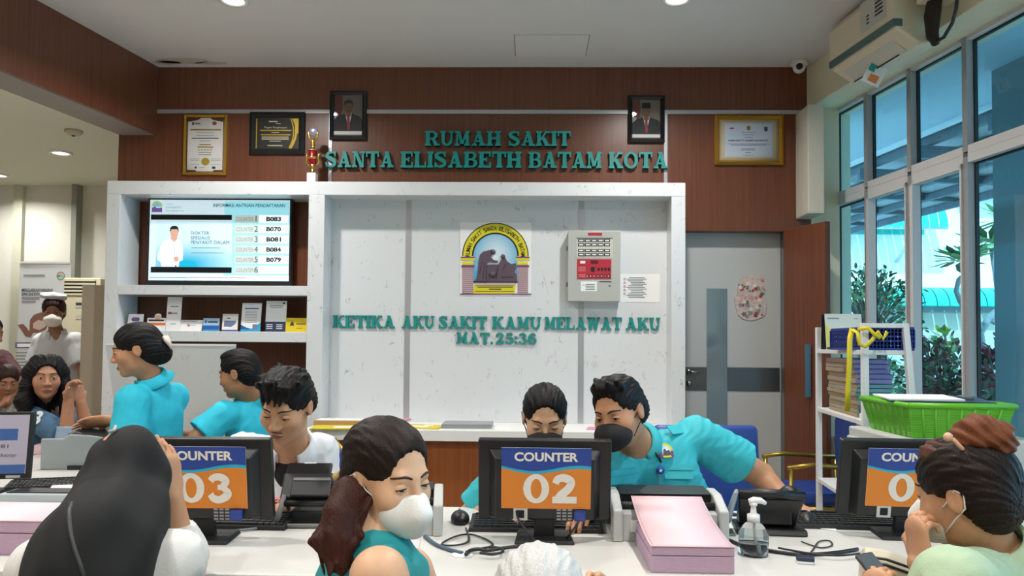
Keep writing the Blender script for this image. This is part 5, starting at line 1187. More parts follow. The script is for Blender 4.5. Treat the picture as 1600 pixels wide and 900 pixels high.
# ------------------------------------------------------------------ desk telephones
M_ph = mat('phone_black', '#151618', .42); M_phg = mat('phone_grey_leg', '#6d6c69', .5); M_phs = mat('phone_silver', '#9aa1a8', .35, metal=.3)
def deskphone(label, c, yaw, flip=True, s_=1.0):
    B = TR(c) @ RZ(yaw) @ Matrix.Scale(s_, 4); t = thing('desk_telephone', label, 'telephone', c, 'black desk telephones')
    M = B @ TR(0, -.02, .10) @ RX(-38)
    MB(M).hexa([(-.1, -.012, -.02), (.1, -.012, -.02), (.1, .02, -.02), (-.1, .02, -.02), (-.1, -.012, .075), (.1, -.012, .075), (.1, .02, .075), (-.1, .02, .075)]).build('body', M_ph, t, bevel=.006)
    MB(M).box((-.065, -.028, -.02), (.065, -.01, .045)).build('back_box', M_ph, t, bevel=.004)
    r_ = MB(M); r_.box((-.06, -.031, .035), (.06, -.028, .045)); r_.build('cable_clip', M_phg, t)
    if flip: MB(M @ TR(-.015, .012, .075) @ RX(-14)).box((-.085, -.006, 0), (.065, .01, .055)).build('display', M_ph, t, bevel=.004)
    if flip: MB(M @ TR(-.015, .012, .075) @ RX(-14)).box((-.03, -.007, .05), (.01, .0, .0555)).build('indicator', M_paper, t)
    # A-frame stand
    for sx in (-.085, .085):
        MB(B).tube([(sx, -.035, .1), (sx * 1.22, -.075, .008)], [.008, .011], 8).build('leg', M_phg, t)
        MB(B).tube([(sx, .01, .09), (sx * 1.15, .075, .008)], [.007, .009], 8).build('leg', M_phg, t)
    MB(B).tube([(-.104, -.075, .008), (.104, -.075, .008)], .008, 8).build('stand_bar', M_phg, t); MB(B).tube([(-.088, -.04, .075), (.088, -.04, .075)], .012, 8).build('stand_bar', M_ph, t)
    MB(B).box((-.07, -.02, .0), (.07, .06, .045)).build('base', M_ph, t, bevel=.006)
    mb = MB(M); mb.smooth = True
    mb.tube([(.112, .03, .09), (.122, .045, .04), (.118, .035, -.02)], [.024, .02, .024], 12); mb.build('handset', M_phs, t)
    mb = MB(M); mb.smooth = True; mb.ball((.08, .04, .085), (.026, .02, .02), 12); mb.build('earpiece', M_ph, t)
    return t
c = desk(480, 824); deskphone('black desk telephone on a stand, in front of the young man in the white shirt', (c.x, c.y + .06, DZ), 4)
# second telephone: wedge seen from the back with handset lying across
c = desk(1208, 838); c = Vector((c.x, c.y + .06, DZ)); B = TR(c) @ RZ(-6)
t = thing('desk_telephone', 'black desk telephone behind the hand sanitiser bottle', 'telephone', c, 'black desk telephones')
MB(B).hexa([(-.105, -.06, 0), (.115, -.06, 0), (.105, .09, 0), (-.1, .09, 0), (-.105, -.05, .02), (.115, -.05, .02), (.105, .09, .02), (-.1, .09, .02)]).build('base', M_ph, t, bevel=.005)
MB(B).hexa([(-.09, .0, .02), (.09, .0, .02), (.09, .06, .02), (-.09, .06, .02), (-.1, -.06, .115), (.105, -.06, .115), (.1, -.02, .135), (-.095, -.02, .135)]).build('body', M_ph, t, bevel=.006)
MB(B).box((-.06, -.035, .03), (.07, .0, .095)).build('back_box', mat('phone_black_gloss', '#0b0b0c', .25), t, bevel=.004)
mb = MB(B); mb.tube([(-.1, -.05, .128), (.0, -.06, .136), (.105, -.05, .128)], [.016, .014, .016], 12); mb.build('handset', M_ph, t)
mb = MB(B); mb.lathe([(.03, 0), (.032, .012), (.02, .024), (.0005, .026)], 18, TR(.065, -.03, .13)); mb.build('earpiece', M_ph, t)
mb = MB(B); mb.smooth = True; mb.hexa([(-.15, -.05, .03), (-.125, -.05, .03), (-.11, .03, .03), (-.135, .03, .03), (-.115, -.07, .14), (-.1, -.07, .14), (-.095, -.04, .145), (-.11, -.04, .145)]); mb.build('side_panel', M_phs, t, bevel=.008)
c2 = desk(1146, 818); mb = MB(); mb.tube([(c2.x + .03 + .04 * math.cos(k * .5), c2.y + .03 + .03 * math.sin(k * .5), DZ + .012 + .002 * k) for k in range(14)], .006, 8); o = mb.build('coiled_cord', mat('cord_grey', '#3c454d', .5)); tag(o, 'coiled grey telephone cord beside the middle printer', 'cord')
# ------------------------------------------------------------------ hand sanitiser
c = desk(1183, 872); c = Vector((c.x, c.y + .035, DZ))
t = thing('sanitiser_bottle', 'clear hand sanitiser pump bottle with a white pump, on the counter', 'bottle', c)
M_clear = bpy.data.materials.new('clear_bottle'); M_clear.use_nodes = True; b = M_clear.node_tree.nodes['Principled BSDF']; b.inputs['Transmission Weight'].default_value = 1; b.inputs['Roughness'].default_value = .03; b.inputs['IOR'].default_value = 1.12; b.inputs['Base Color'].default_value = (.93, .96, .97, 1)
M_gel = bpy.data.materials.new('clear_gel'); M_gel.use_nodes = True; b = M_gel.node_tree.nodes['Principled BSDF']; b.inputs['Transmission Weight'].default_value = 1; b.inputs['Roughness'].default_value = .02; b.inputs['IOR'].default_value = 1.33; b.inputs['Base Color'].default_value = (.88, .93, .96, 1)
MB(TR(c)).lathe([(.036, 0), (.041, .006), (.042, .02), (.042, .055), (.037, .075), (.024, .09), (.016, .096), (.016, .1)], 32).build('bottle', M_clear, t)
MB(TR(c)).lathe([(.035, .003), (.039, .008), (.04, .02), (.04, .034), (.0005, .034)], 32).build('gel', M_gel, t)
MB(TR(c)).lathe([(.0425, .036), (.0425, .062)], 32, cap=False).build('label', glassmat('frosted_label', (.9, .93, .93), .1, .5), t)
MB(TR(c)).lathe([(.018, .095), (.018, .116), (.009, .12), (.007, .14), (.011, .142), (.011, .15)], 24).build('pump_collar', M_white, t)
mb = MB(TR(c)); mb.tube([(-.012, 0, .152), (.0, 0, .156), (.02, 0, .156), (.036, 0, .148)], [.009, .011, .009, .005], 10); mb.build('pump_head', M_white, t)
MB(TR(c)).tube([(0, 0, .11), (.004, 0, .05), (.012, 0, .006)], .004, 8).build('dip_tube', M_white, t)
# ------------------------------------------------------------------ small things and cables
M_cab = mat('cable_black', '#1b1c1f', .45); M_cab2 = mat('cable_blue_grey', '#3f5568', .45); M_cabg = mat('cable_grey', '#7b7f82', .5)
def cable(label, pts, r, m, z=DZ + .006, name='cable', grp='cables on the white counter'):
    q = [desk(x, y, z) for x, y in pts]
    # smooth the path
    out = []
    for i in range(len(q) - 1):
        p0, p1, p2, p3 = q[max(i - 1, 0)], q[i], q[i + 1], q[min(i + 2, len(q) - 1)]
        for k in range(5):
            s_ = k / 5; out.append(.5 * ((2 * p1) + (p2 - p0) * s_ + (2 * p0 - 5 * p1 + 4 * p2 - p3) * s_ * s_ + (3 * p1 - p0 - 3 * p2 + p3) * s_ ** 3))
    out.append(q[-1]); mb = MB(); mb.tube(out, r, 8); o = mb.build(name, m); tag(o, label, 'cable', grp); return o
cable('thin black mouse cable looping from the mouse left of sign 02', [(728, 825), (732, 845), (712, 852), (690, 850), (712, 838), (735, 835), (758, 842), (770, 852), (745, 858), (728, 862)], .003, M_cab)
cable('blue grey cable running from the printer behind the woman in teal', [(664, 838), (680, 850), (700, 858), (722, 864)], .006, M_cab2)
cable('thick black cable joint curling in front of the mouse', [(728, 866), (735, 860), (748, 858), (760, 860), (790, 856), (815, 853), (830, 852)], .0055, M_cab, DZ + .012)
cable('short black loop of cable left of the grey haired head', [(750, 864), (770, 866), (786, 862), (780, 856), (764, 855)], .004, M_cab, DZ + .014)
cable('black cable running from the middle printer past the sanitiser to the right', [(1128, 838), (1160, 852), (1200, 860), (1250, 866), (1300, 864), (1340, 858)], .0055, M_cab)
cable('second black cable running under the right-hand monitor', [(1216, 856), (1262, 864), (1310, 868), (1350, 864)], .003, M_cab, DZ + .013)
cable('thin black wire looping beside the right-hand mouse', [(1252, 846), (1268, 852), (1284, 856), (1300, 852), (1296, 845), (1280, 846), (1272, 856), (1262, 870)], .0022, M_cab, DZ + .004)
cable('grey cable lying across the counter in front of the monitor with sign 03', [(290, 842), (330, 832), (380, 828), (420, 822), (440, 812)], .004, M_cabg)
cable('thin grey wire looping beside the left grey printer', [(118, 746), (126, 754), (134, 752), (130, 744)], .003, M_cabg)
for (x0, y0, x1, y1, lb) in ((807, 790, 838, 846, 'black power cable hanging from the monitor with sign 02'), (902, 795, 885, 842, 'thin video cable hanging from the monitor with sign 02')):
    a = P(x0, y0 + 8, M2m.translation.y - .04); b_ = desk(x1, y1, DZ + .014); mb = MB(); mb.tube([a, a + Vector((.004, -.012, -.02)), (a + b_) / 2 + Vector((0, -.02, -.01)), b_], .0035, 8); o = mb.build('cable', M_cab); tag(o, lb, 'cable', 'cables on the white counter')
c = desk(1258, 880); t = thing('usb_dongle', 'small dark blue and white plug lying on the counter right of the sanitiser', 'plug', c); M = TR(c) @ RZ(-15)
MB(M).box((-.024, -.016, 0), (.024, .016, .008)).build('lower_shell', M_white, t, bevel=.003); MB(M).box((-.024, -.016, .008), (.024, .016, .02)).build('upper_shell', mat('dongle_navy', '#232c47', .35), t, bevel=.003)
c = desk(755, 862); t = thing('cable_disc', 'small round white pad under the black cables on the counter', 'pad', c); MB(TR(desk(722, 868))).lathe([(.03, 0), (.03, .004), (.0005, .004)], 24).build('disc', M_paper, t)
c = desk(434, 805); t = thing('patterned_box', 'small red and white checked box beside the telephone stand', 'box', c); M = TR(c.x, c.y + .02, DZ)
MB(M).box((-.02, -.02, 0), (.02, .02, .055)).build('carton', mat('carton_red', '#b8343a', .5), t, bevel=.002)
mb = MB(M)
for i in range(4): mb.box((-.0205, -.0205, .008 + i * .013), (.0205, .0205, .011 + i * .013))
for i in range(3): mb.box((-.014 + i * .012, -.0205, 0), (-.011 + i * .012, .0205, .0552))
mb.build('checks', M_paper, t)
def sheet(label, pts, m=None, z=DZ + .001, name='paper_sheet'):
    q = [desk(x, y, z) for x, y in pts]; t_ = MB(); t_.prism([(v.x, v.y, z) for v in q], (0, 0, .002)); o = t_.build(name, m or M_paper); tag(o, label, 'paper', 'loose sheets on the counter'); return o
sheet('white paper under the hand of the masked man', [(1228, 818), (1306, 830), (1312, 800), (1245, 797)])
sheet('white paper beside the telephone cord behind the middle printer', [(1136, 826), (1172, 826), (1170, 800), (1132, 800)])
sheet('white paper under the forearm of the young man in white', [(395, 812), (438, 812), (442, 794), (400, 794)])
sheet('white paper lying on the dark tray at the left', [(78, 764), (126, 766), (134, 752), (88, 750)], z=DZ + .02)
sheet('small grey green card between the middle printer and the telephone', [(1136, 838), (1150, 838), (1144, 826), (1136, 828)], mat('card_grey_green', '#5f736f', .6))
sheet('pink slip of paper under the mask of the woman in teal', [(622, 880), (652, 880), (657, 838), (630, 838)], M_pink)
# beige bag with black straps at the right
t = thing('handbag', 'cream handbag with black straps lying on the counter before the right-hand woman', 'bag', desk(1400, 880))
bg = [P(1351, 853, 1.98), P(1385, 858, 1.97), P(1420, 870, 1.95), P(1448, 886, 1.93)]
mb = MB(); mb.smooth = True; n = len(bg); vs = []; fs = []
for p in bg: vs += [(p.x, p.y, p.z), (p.x - .015, p.y - .035, p.z - .03), (p.x - .012, p.y - .03, DZ + .004), (p.x, p.y + .05, DZ + .004), (p.x + .006, p.y + .045, p.z - .02)]
for i in range(n - 1):
    for j in range(5): fs.append((i * 5 + j, i * 5 + (j + 1) % 5, (i + 1) * 5 + (j + 1) % 5, (i + 1) * 5 + j))
fs += [(4, 3, 2, 1, 0), tuple((n - 1) * 5 + j for j in range(5))]
mb.add(vs, fs); mb.build('body', mat('bag_cream', '#cdc3ae', .6), t, bevel=.006, subsurf=1)
for o_ in (0, .014):
    MB().tube([(p.x - .017, p.y - .036, p.z - .016 - o_) for p in bg], .0035, 6).build('strap', M_cab, t)
# ------------------------------------------------------------------ chairs
M_blue = mat('blue_upholstery', '#1f3f8a', .45); M_goldt = mat('gold_tube', '#a58a3c', .3, metal=.8)
def pad(M, w_, d_, h_, name, m, parent, subs=2):
    mb = MB(M); mb.box((-w_ / 2, -d_ / 2, 0), (w_ / 2, d_ / 2, h_)); return mb.build(name, m, parent, bevel=min(.03, h_ * .45), seg=4, smooth=True)
def officechair(label, c, yaw):
    B = TR(c) @ RZ(yaw); t = thing('office_chair', label, 'chair', c)
    pad(B @ TR(0, 0, .42), .48, .46, .08, 'seat', M_blue, t)
    pad(B @ TR(0, .25, .52) @ RX(-8) @ TR(0, 0, .24) @ RX(90) @ TR(0, 0, -.03), .47, .5, .06, 'backrest', M_blue, t)
    MB(B).tube([(0, .2, .4), (0, .3, .44), (0, .3, .6)], .02, 8).build('back_bracket', M_black, t)
    MB(B).tube([(0, 0, .1), (0, 0, .42)], .028, 12).build('gas_column', M_black, t)
    for k in range(5):
        a_ = k * 2 * math.pi / 5; e_ = Vector((.27 * math.cos(a_), .27 * math.sin(a_), .07)); MB(B).tube([(0, 0, .11), e_], [.025, .016], 8).build('leg', M_black, t)
        MB(B).lathe([(.001, -.014), (.03, -.014), (.03, .014), (.001, .014)], 14, TR(e_.x, e_.y, .03) @ RZ(math.degrees(a_) + 90) @ RX(90), cap=False).build('caster', M_blackm, t)
    return t
cm = P(1150, 700, 3.3); officechair('blue office chair behind the masked man', (cm.x - .08, 3.12, 0), 4)
def goldchair(label, c, yaw, arms=True, zb=1.0, bw=.42):
    B = TR(c) @ RZ(yaw); t = thing('armchair' if arms else 'banquet_chair', label, 'chair', c)
    pad(B @ TR(0, 0, .44), .46, .46, .08, 'seat', M_blue, t)
    mb = MB(B); mb.smooth = True
    prof = [(-bw / 2 + .03, .56), (-bw / 2, .7), (-bw / 2, zb - .1), (-bw / 2 + .08, zb), (bw / 2 - .08, zb), (bw / 2, zb - .1), (bw / 2, .7), (bw / 2 - .03, .56)]
    MB(B @ TR(0, .2, 0)).xz(prof, .0, .045).build('backrest', M_blue, t, bevel=.015, seg=3)
    MB(B @ TR(0, .2, 0)).tube([(x, .022, z) for x, z in prof], .013, 8).build('back_frame', M_goldt, t)
    for sx in (-1, 1):
        x = sx * .24
        MB(B).tube([(x, -.22, 0), (x, -.22, .44 if not arms else .66)], .013, 8).build('leg', M_goldt, t); MB(B).tube([(x, .24, 0), (x, .22, .66)], .013, 8).build('leg', M_goldt, t)
        MB(B).tube([(x, -.22, .43), (x, .22, .43)], .012, 8).build('seat_rail', M_goldt, t)
        if arms: MB(B).tube([(x, -.24, .66), (x, -.1, .68), (x, .22, .66)], .014, 8).build('armrest', M_goldt, t)
    return t
goldchair('blue armchair with gold tube frame between the wooden door leaf and the white rack', (1.72, 4.71, 0), -90)
cy_ = P(492, 740, 3.0); goldchair('blue chair with a gold rim behind the young man in the white shirt', (cy_.x - .13, 3.12, 0), 0, False, .93, .4)
# ------------------------------------------------------------------ white rack by the window
M_rack = mat('rack_white', '#dcdcdb', .4)
pA = P(1351, 560, 3.6); pB = P(1279, 560, 4.41)
rx0, ry0, ry1 = pA.x, 3.6, 4.41; rx1 = rx0 + .185
zr = [P(1351, 505, 3.6).z, P(1351, 547, 3.6).z, P(1351, 658, 3.6).z]; zr.append(.62); zr.append(.25)
skew = (pB.x - pA.x)
t = thing('storage_rack', 'white metal rack with files and a basket by the window', 'rack', (rx0 + .11, ry0, 0))
def rk(x, y): return rx0 + (x - rx0) + skew * (y - ry0) / (ry1 - ry0)
s_ = .014
for (x, y, xb) in ((rx0, ry0, rx0), (rx1, ry0, rx1 + .12), (rx0, ry1, rx0), (rx1, ry1, rx1 + .12)):
    x_ = rk(x, y); xb_ = rk(xb, y)
    MB().hexa([(xb_ - s_, y - s_, 0), (xb_ + s_, y - s_, 0), (xb_ + s_, y + s_, 0), (xb_ - s_, y + s_, 0), (x_ - s_, y - s_, zr[0]), (x_ + s_, y - s_, zr[0]), (x_ + s_, y + s_, zr[0]), (x_ - s_, y + s_, zr[0])]).build('upright', M_rack, t, bevel=.002)
def bar(x0, y0, x1, y1, z, h_=.02): MB().hexa([(rk(x0, y0), y0 - .008, z - h_), (rk(x1, y1), y1 - .008, z - h_), (rk(x1, y1), y1 + .008, z - h_), (rk(x0, y0), y0 + .008, z - h_), (rk(x0, y0), y0 - .008, z), (rk(x1, y1), y1 - .008, z), (rk(x1, y1), y1 + .008, z), (rk(x0, y0), y0 + .008, z)]).build('rail', M_rack, t)
bar(rx0, ry0, rx1, ry0, zr[0]); bar(rx0, ry1, rx1, ry1, zr[0])
MB().prism([(rk(rx0, ry1) - .008, ry1, zr[0] - .02), (rk(rx0, ry0) - .008, ry0, zr[0] - .02), (rk(rx0, ry0) + .008, ry0, zr[0] - .02), (rk(rx0, ry1) + .008, ry1, zr[0] - .02)], (0, 0, .02)) if False else None
for i, z in enumerate(zr[1:]):
    e = (0, .035, .06, .09)[i]
    MB().prism([(rk(rx0, ry0) - .01, ry0, z - .022), (rk(rx1, ry0) + .01 + e, ry0, z - .022), (rk(rx1, ry1) + .01 + e, ry1, z - .022), (rk(rx0, ry1) - .01, ry1, z - .022)], (0, 0, .022)).build('shelf', M_rack, t, bevel=.002)
# files on the second shelf
M_fb = mat('file_brown_edge', '#a08868', .85, noise=.15, nscale=90, stretch=(1, 1, 12)); M_fl = mat('file_lilac', '#8f8cc4', .6); M_ft = mat('file_teal', '#6fa3ad', .6)
z = zr[2]; rs = random.Random(5)
for i in range(13):
    h_ = .0205 if i < 8 else .024; lil = i >= 8
    y0 = 3.80 + rs.uniform(-.02, .02) + (.0 if lil else -.03); y1 = y0 + .5; x0 = rk(rx0, y0) + .012 + rs.uniform(0, .012)
    names = ('bottom', 'second', 'third', 'fourth', 'fifth', 'sixth', 'seventh', 'topmost') if not lil else ('bottom', 'second', 'third', 'fourth', 'topmost')
    lb_ = '%s of the %s spined files stacked on the white rack' % (names[i if not lil else i - 8], 'lilac' if lil else 'teal')
    t = thing('document_file', lb_, 'file', (x0, y0, z), 'document files stacked on the white rack')
    zz = z + .001
    MB().hexa([(x0, y0, zz), (x0 + .165, y0, zz), (x0 + .22, y1, zz), (x0 + .055, y1, zz), (x0, y0, zz + h_ - .004), (x0 + .165, y0, zz + h_ - .004), (x0 + .22, y1, zz + h_ - .004), (x0 + .055, y1, zz + h_ - .004)]).build('pages', M_fb, t)
    mb = MB(); mm = M_fl if lil else M_ft
    mb.box((x0 + .002, y0 - .006, zz - .0005), (x0 + .169, y0, zz + h_ - .002)); mb.hexa([(x0, y0 - .006, zz + h_ - .004), (x0 + .169, y0 - .006, zz + h_ - .004), (x0 + .224, y1, zz + h_ - .004), (x0 + .055, y1, zz + h_ - .004), (x0, y0 - .006, zz + h_ - .002), (x0 + .169, y0 - .006, zz + h_ - .002), (x0 + .224, y1, zz + h_ - .002), (x0 + .055, y1, zz + h_ - .002)])
    mb.build('cover', mm, t); z += h_
x0 = rk(rx0, 3.67) + .03
t = thing('paper_block', 'small block of white papers beside the files on the white rack', 'paper stack', (x0, 3.67, zr[2]))
for i in range(3): MB().box((x0 + .01 * i, 3.635 + .004 * i, zr[2] + .001 + i * .025), (x0 + .12, 3.75, zr[2] + .024 + i * .025)).build('block', M_paper, t)
# photo calendar standing on the top shelf
a0 = P(1292, 538, 4.25); a1 = P(1349, 490, 4.25)
t = thing('desk_calendar', 'photo calendar with a yellow and white picture standing on top of the rack', 'calendar', (a0.x, 4.25, zr[1]))
w_ = a1.x - a0.x; h_ = a1.z - zr[1]; M = TR(a0.x, 4.25, zr[1]) @ RX(-8)
MB(M).box((0, 0, 0), (w_, .006, h_)).build('front_board', mat('calendar_pale', '#d3dbd2', .5), t); MB(TR(a0.x, 4.31, zr[1]) @ RX(3)).box((0, .02, 0), (w_, .026, h_ * .98)).build('back_board', M_blackm, t)
mb = MB(M)
mb.mat(mat('calendar_yellow', '#d9cf6a', .5)).xz([(0, 0), (w_ * .3, 0), (w_ * .25, h_ * .3), (w_ * .12, h_ * .6), (0, h_ * .7)], -.001, -.0005)
mb.mat(mat('calendar_grey', '#6d7680', .5)).xz([(w_ * .28, h_ * .05), (w_, h_ * .05), (w_, h_ * .5), (w_ * .85, h_ * .62), (w_ * .6, h_ * .55), (w_ * .42, h_ * .35)], -.0012, -.0006)
mb.mat(M_ink).box((0, -.0015, 0), (w_, -.0006, h_ * .07)); mb.mat(M_inkl).box((w_ * .07, -.0013, h_ * .86), (w_ * .38, -.0006, h_ * .89)); mb.box((w_ * .8, -.0013, h_ * .86), (w_ * .9, -.0006, h_ * .88)); mb.build('picture', None, t)
# blue basket with square holes
bx0, bx1, by0, by1 = rk(rx0, 3.65) - .02, rx1 + .045, 3.61, 4.0
bz0 = zr[1] + .002; bh = .095
t = thing('plastic_basket', 'dark blue perforated basket on top of the white rack', 'basket', ((bx0 + bx1) / 2, by0, bz0))
M_bb = mat('basket_blue', '#1d2f86', .4)
bx0 += .015
mb = MB(); mb.box((bx0 + .01, by0 + .01, bz0), (bx1 - .015, by1 - .01, bz0 + .006)).build('bottom', M_bb, t)
def lattice(mb, p0, p1, z0, z1, n, m_, th=.004):
    d = (Vector(p1) - Vector(p0)); nn_ = Vector((d.y, -d.x, 0)).normalized() * th
    for i in range(n + 1):
        a_ = Vector(p0) + d * (i / n); e_ = d.normalized() * .006; mb.prism([(a_.x - e_.x, a_.y - e_.y, z0), (a_.x + e_.x, a_.y + e_.y, z0), (a_.x + e_.x + nn_.x, a_.y + e_.y + nn_.y, z0), (a_.x - e_.x + nn_.x, a_.y - e_.y + nn_.y, z0)], (0, 0, z1 - z0))
    for j in range(m_ + 1):
        zz = z0 + (z1 - z0) * j / m_; hh = .007 if 0 < j < m_ else .011
        mb.prism([(p0[0], p0[1], zz - hh), (p1[0], p1[1], zz - hh), (p1[0] + nn_.x, p1[1] + nn_.y, zz - hh), (p0[0] + nn_.x, p0[1] + nn_.y, zz - hh)], (0, 0, 2 * hh))
mb = MB(); z0, z1 = bz0 + .008, bz0 + bh
lattice(mb, (bx0, by0), (bx1, by0), z0, z1, 14, 4); lattice(mb, (bx0, by1), (bx1, by1), z0, z1, 14, 4); lattice(mb, (bx0, by0), (bx0, by1), z0, z1, 16, 4); lattice(mb, (bx1, by0), (bx1, by1), z0, z1, 16, 4)
mb.build('side_lattice', M_bb, t)
t = thing('lanyard', 'yellow ribbon lanyard looped over the blue basket and hanging down the rack', 'lanyard', P(1327, 640, 3.58))
M_lan = mat('ribbon_yellow', '#d9c21c', .5); yL = 3.56
def ribbon(pts, w_, name):
    q = [P(x, y, yL + d) for x, y, d in pts]; mb = MB(); vs = []
    for i, p in enumerate(q):
        tg = (q[min(i + 1, len(q) - 1)] - q[max(i - 1, 0)]).normalized(); s_ = tg.cross(Vector((0, 1, 0))).normalized() * w_
        vs += [p + s_, p - s_]
    mb.smooth = True; mb.add(vs, [(2 * i, 2 * i + 1, 2 * i + 3, 2 * i + 2) for i in range(len(q) - 1)]); mb.build(name, M_lan, t, solid=.002)
ribbon([(1331, 514, .05), (1328, 530, 0), (1327, 570, 0), (1325, 610, 0), (1324, 643, 0)], .012, 'strap')
ribbon([(1331, 514, .05), (1340, 520, 0), (1343, 538, 0), (1352, 542, 0), (1364, 530, 0), (1372, 518, .02), (1380, 530, 0), (1386, 518, .02)], .009, 'loop')
ribbon([(1340, 515, .02), (1356, 512, 0), (1366, 522, 0), (1376, 528, 0)], .009, 'loop')
# cabinet with the green basket
cx0, cx1, cy0, cy1 = 1.43, 1.95, 2.98, 3.5; cz = P(1411, 686, 3.0).z
M_cabn = mat('cabinet_grey', '#b9bab5', .45)
t = thing('drawer_cabinet', 'pale grey drawer cabinet under the green basket', 'cabinet', ((cx0 + cx1) / 2, (cy0 + cy1) / 2, 0))
MB().box((cx0, cy0, 0), (cx1, cy1, cz)).build('body', M_cabn, t, bevel=.008)
for i in range(4):
    zz = cz - .04 - i * .24; d_ = MB().box((cx0 - .016, cy0 + .02, zz - .21), (cx0, cy1 - .02, zz)).build('drawer', M_cabn, t, bevel=.004)
    MB().box((cx0 - .024, cy0 + .26, zz - .09), (cx0 - .015, cy0 + .38, zz - .04)).build('handle', M_steel, d_); MB().box((cx0 - .018, cy0 + .40, zz - .09), (cx0 - .0155, cy0 + .47, zz - .03)).build('tag', mat('tag_orange', '#c57a55', .6), d_)
M_grn = mat('basket_green', '#5fb31f', .35)
gx0, gx1, gy0, gy1 = 1.455, 1.86, 3.0, 3.42; gz0 = cz + .002; gz1 = P(1411, 634, 3.0).z; tp = .03
t = thing('plastic_basket', 'bright green plastic basket on the grey cabinet', 'basket', ((gx0 + gx1) / 2, gy0, gz0))
lo = [(gx0 + tp, gy0 + tp), (gx1 - tp, gy0 + tp), (gx1 - tp, gy1 - tp), (gx0 + tp, gy1 - tp)]; hi = [(gx0, gy0), (gx1, gy0), (gx1, gy1), (gx0, gy1)]
mb = MB(); mb.add([(*p, gz0) for p in lo] + [(*p, gz1) for p in hi], [(0, 1, 5, 4), (1, 2, 6, 5), (2, 3, 7, 6), (3, 0, 4, 7), (3, 2, 1, 0)]); mb.build('tub', M_grn, t, solid=.005)
mb = MB()
for k in range(4):
    p, q_, P1, Q1 = lo[k], lo[(k + 1) % 4], hi[k], hi[(k + 1) % 4]
    for i in range(1, 8):
        u = i / 8; a_ = (p[0] + (q_[0] - p[0]) * u, p[1] + (q_[1] - p[1]) * u, gz0); b_ = (P1[0] + (Q1[0] - P1[0]) * u, P1[1] + (Q1[1] - P1[1]) * u, gz1); mb.tube([a_, b_], .006, 6)
mb.build('rib', M_grn, t)
mb = MB()
for j in range(1, 9):
    u = .12 + j * .075; r_ = [tuple(lo[k][c_] + (hi[k][c_] - lo[k][c_]) * u for c_ in (0, 1)) + (gz0 + (gz1 - gz0) * u,) for k in range(4)]; mb.tube(r_ + [r_[0]], .0035, 6)
mb.build('side_rows', M_grn, t)
MB().tube([(*hi[k % 4], gz1) for k in range(5)], .012, 8).build('rim', M_grn, t)
t = thing('clipboard', 'dark blue clipboard with white papers lying across the green basket', 'clipboard', ((gx0 + gx1) / 2, gy0 + .2, gz1))
M = TR((gx0 + gx1) / 2 - .01, gy0 + .19, gz1 + .012) @ RZ(-12) @ RX(2)
MB(M).box((-.19, -.13, 0), (.19, .13, .006)).build('board', mat('clip_navy', '#24344f', .4), t, bevel=.002); MB(M @ RZ(6)).box((-.2, -.1, .006), (.08, .11, .012)).build('papers', M_paper, t); MB(M).box((.1, -.04, .006), (.14, .04, .018)).build('clip', M_steel, t, bevel=.002)
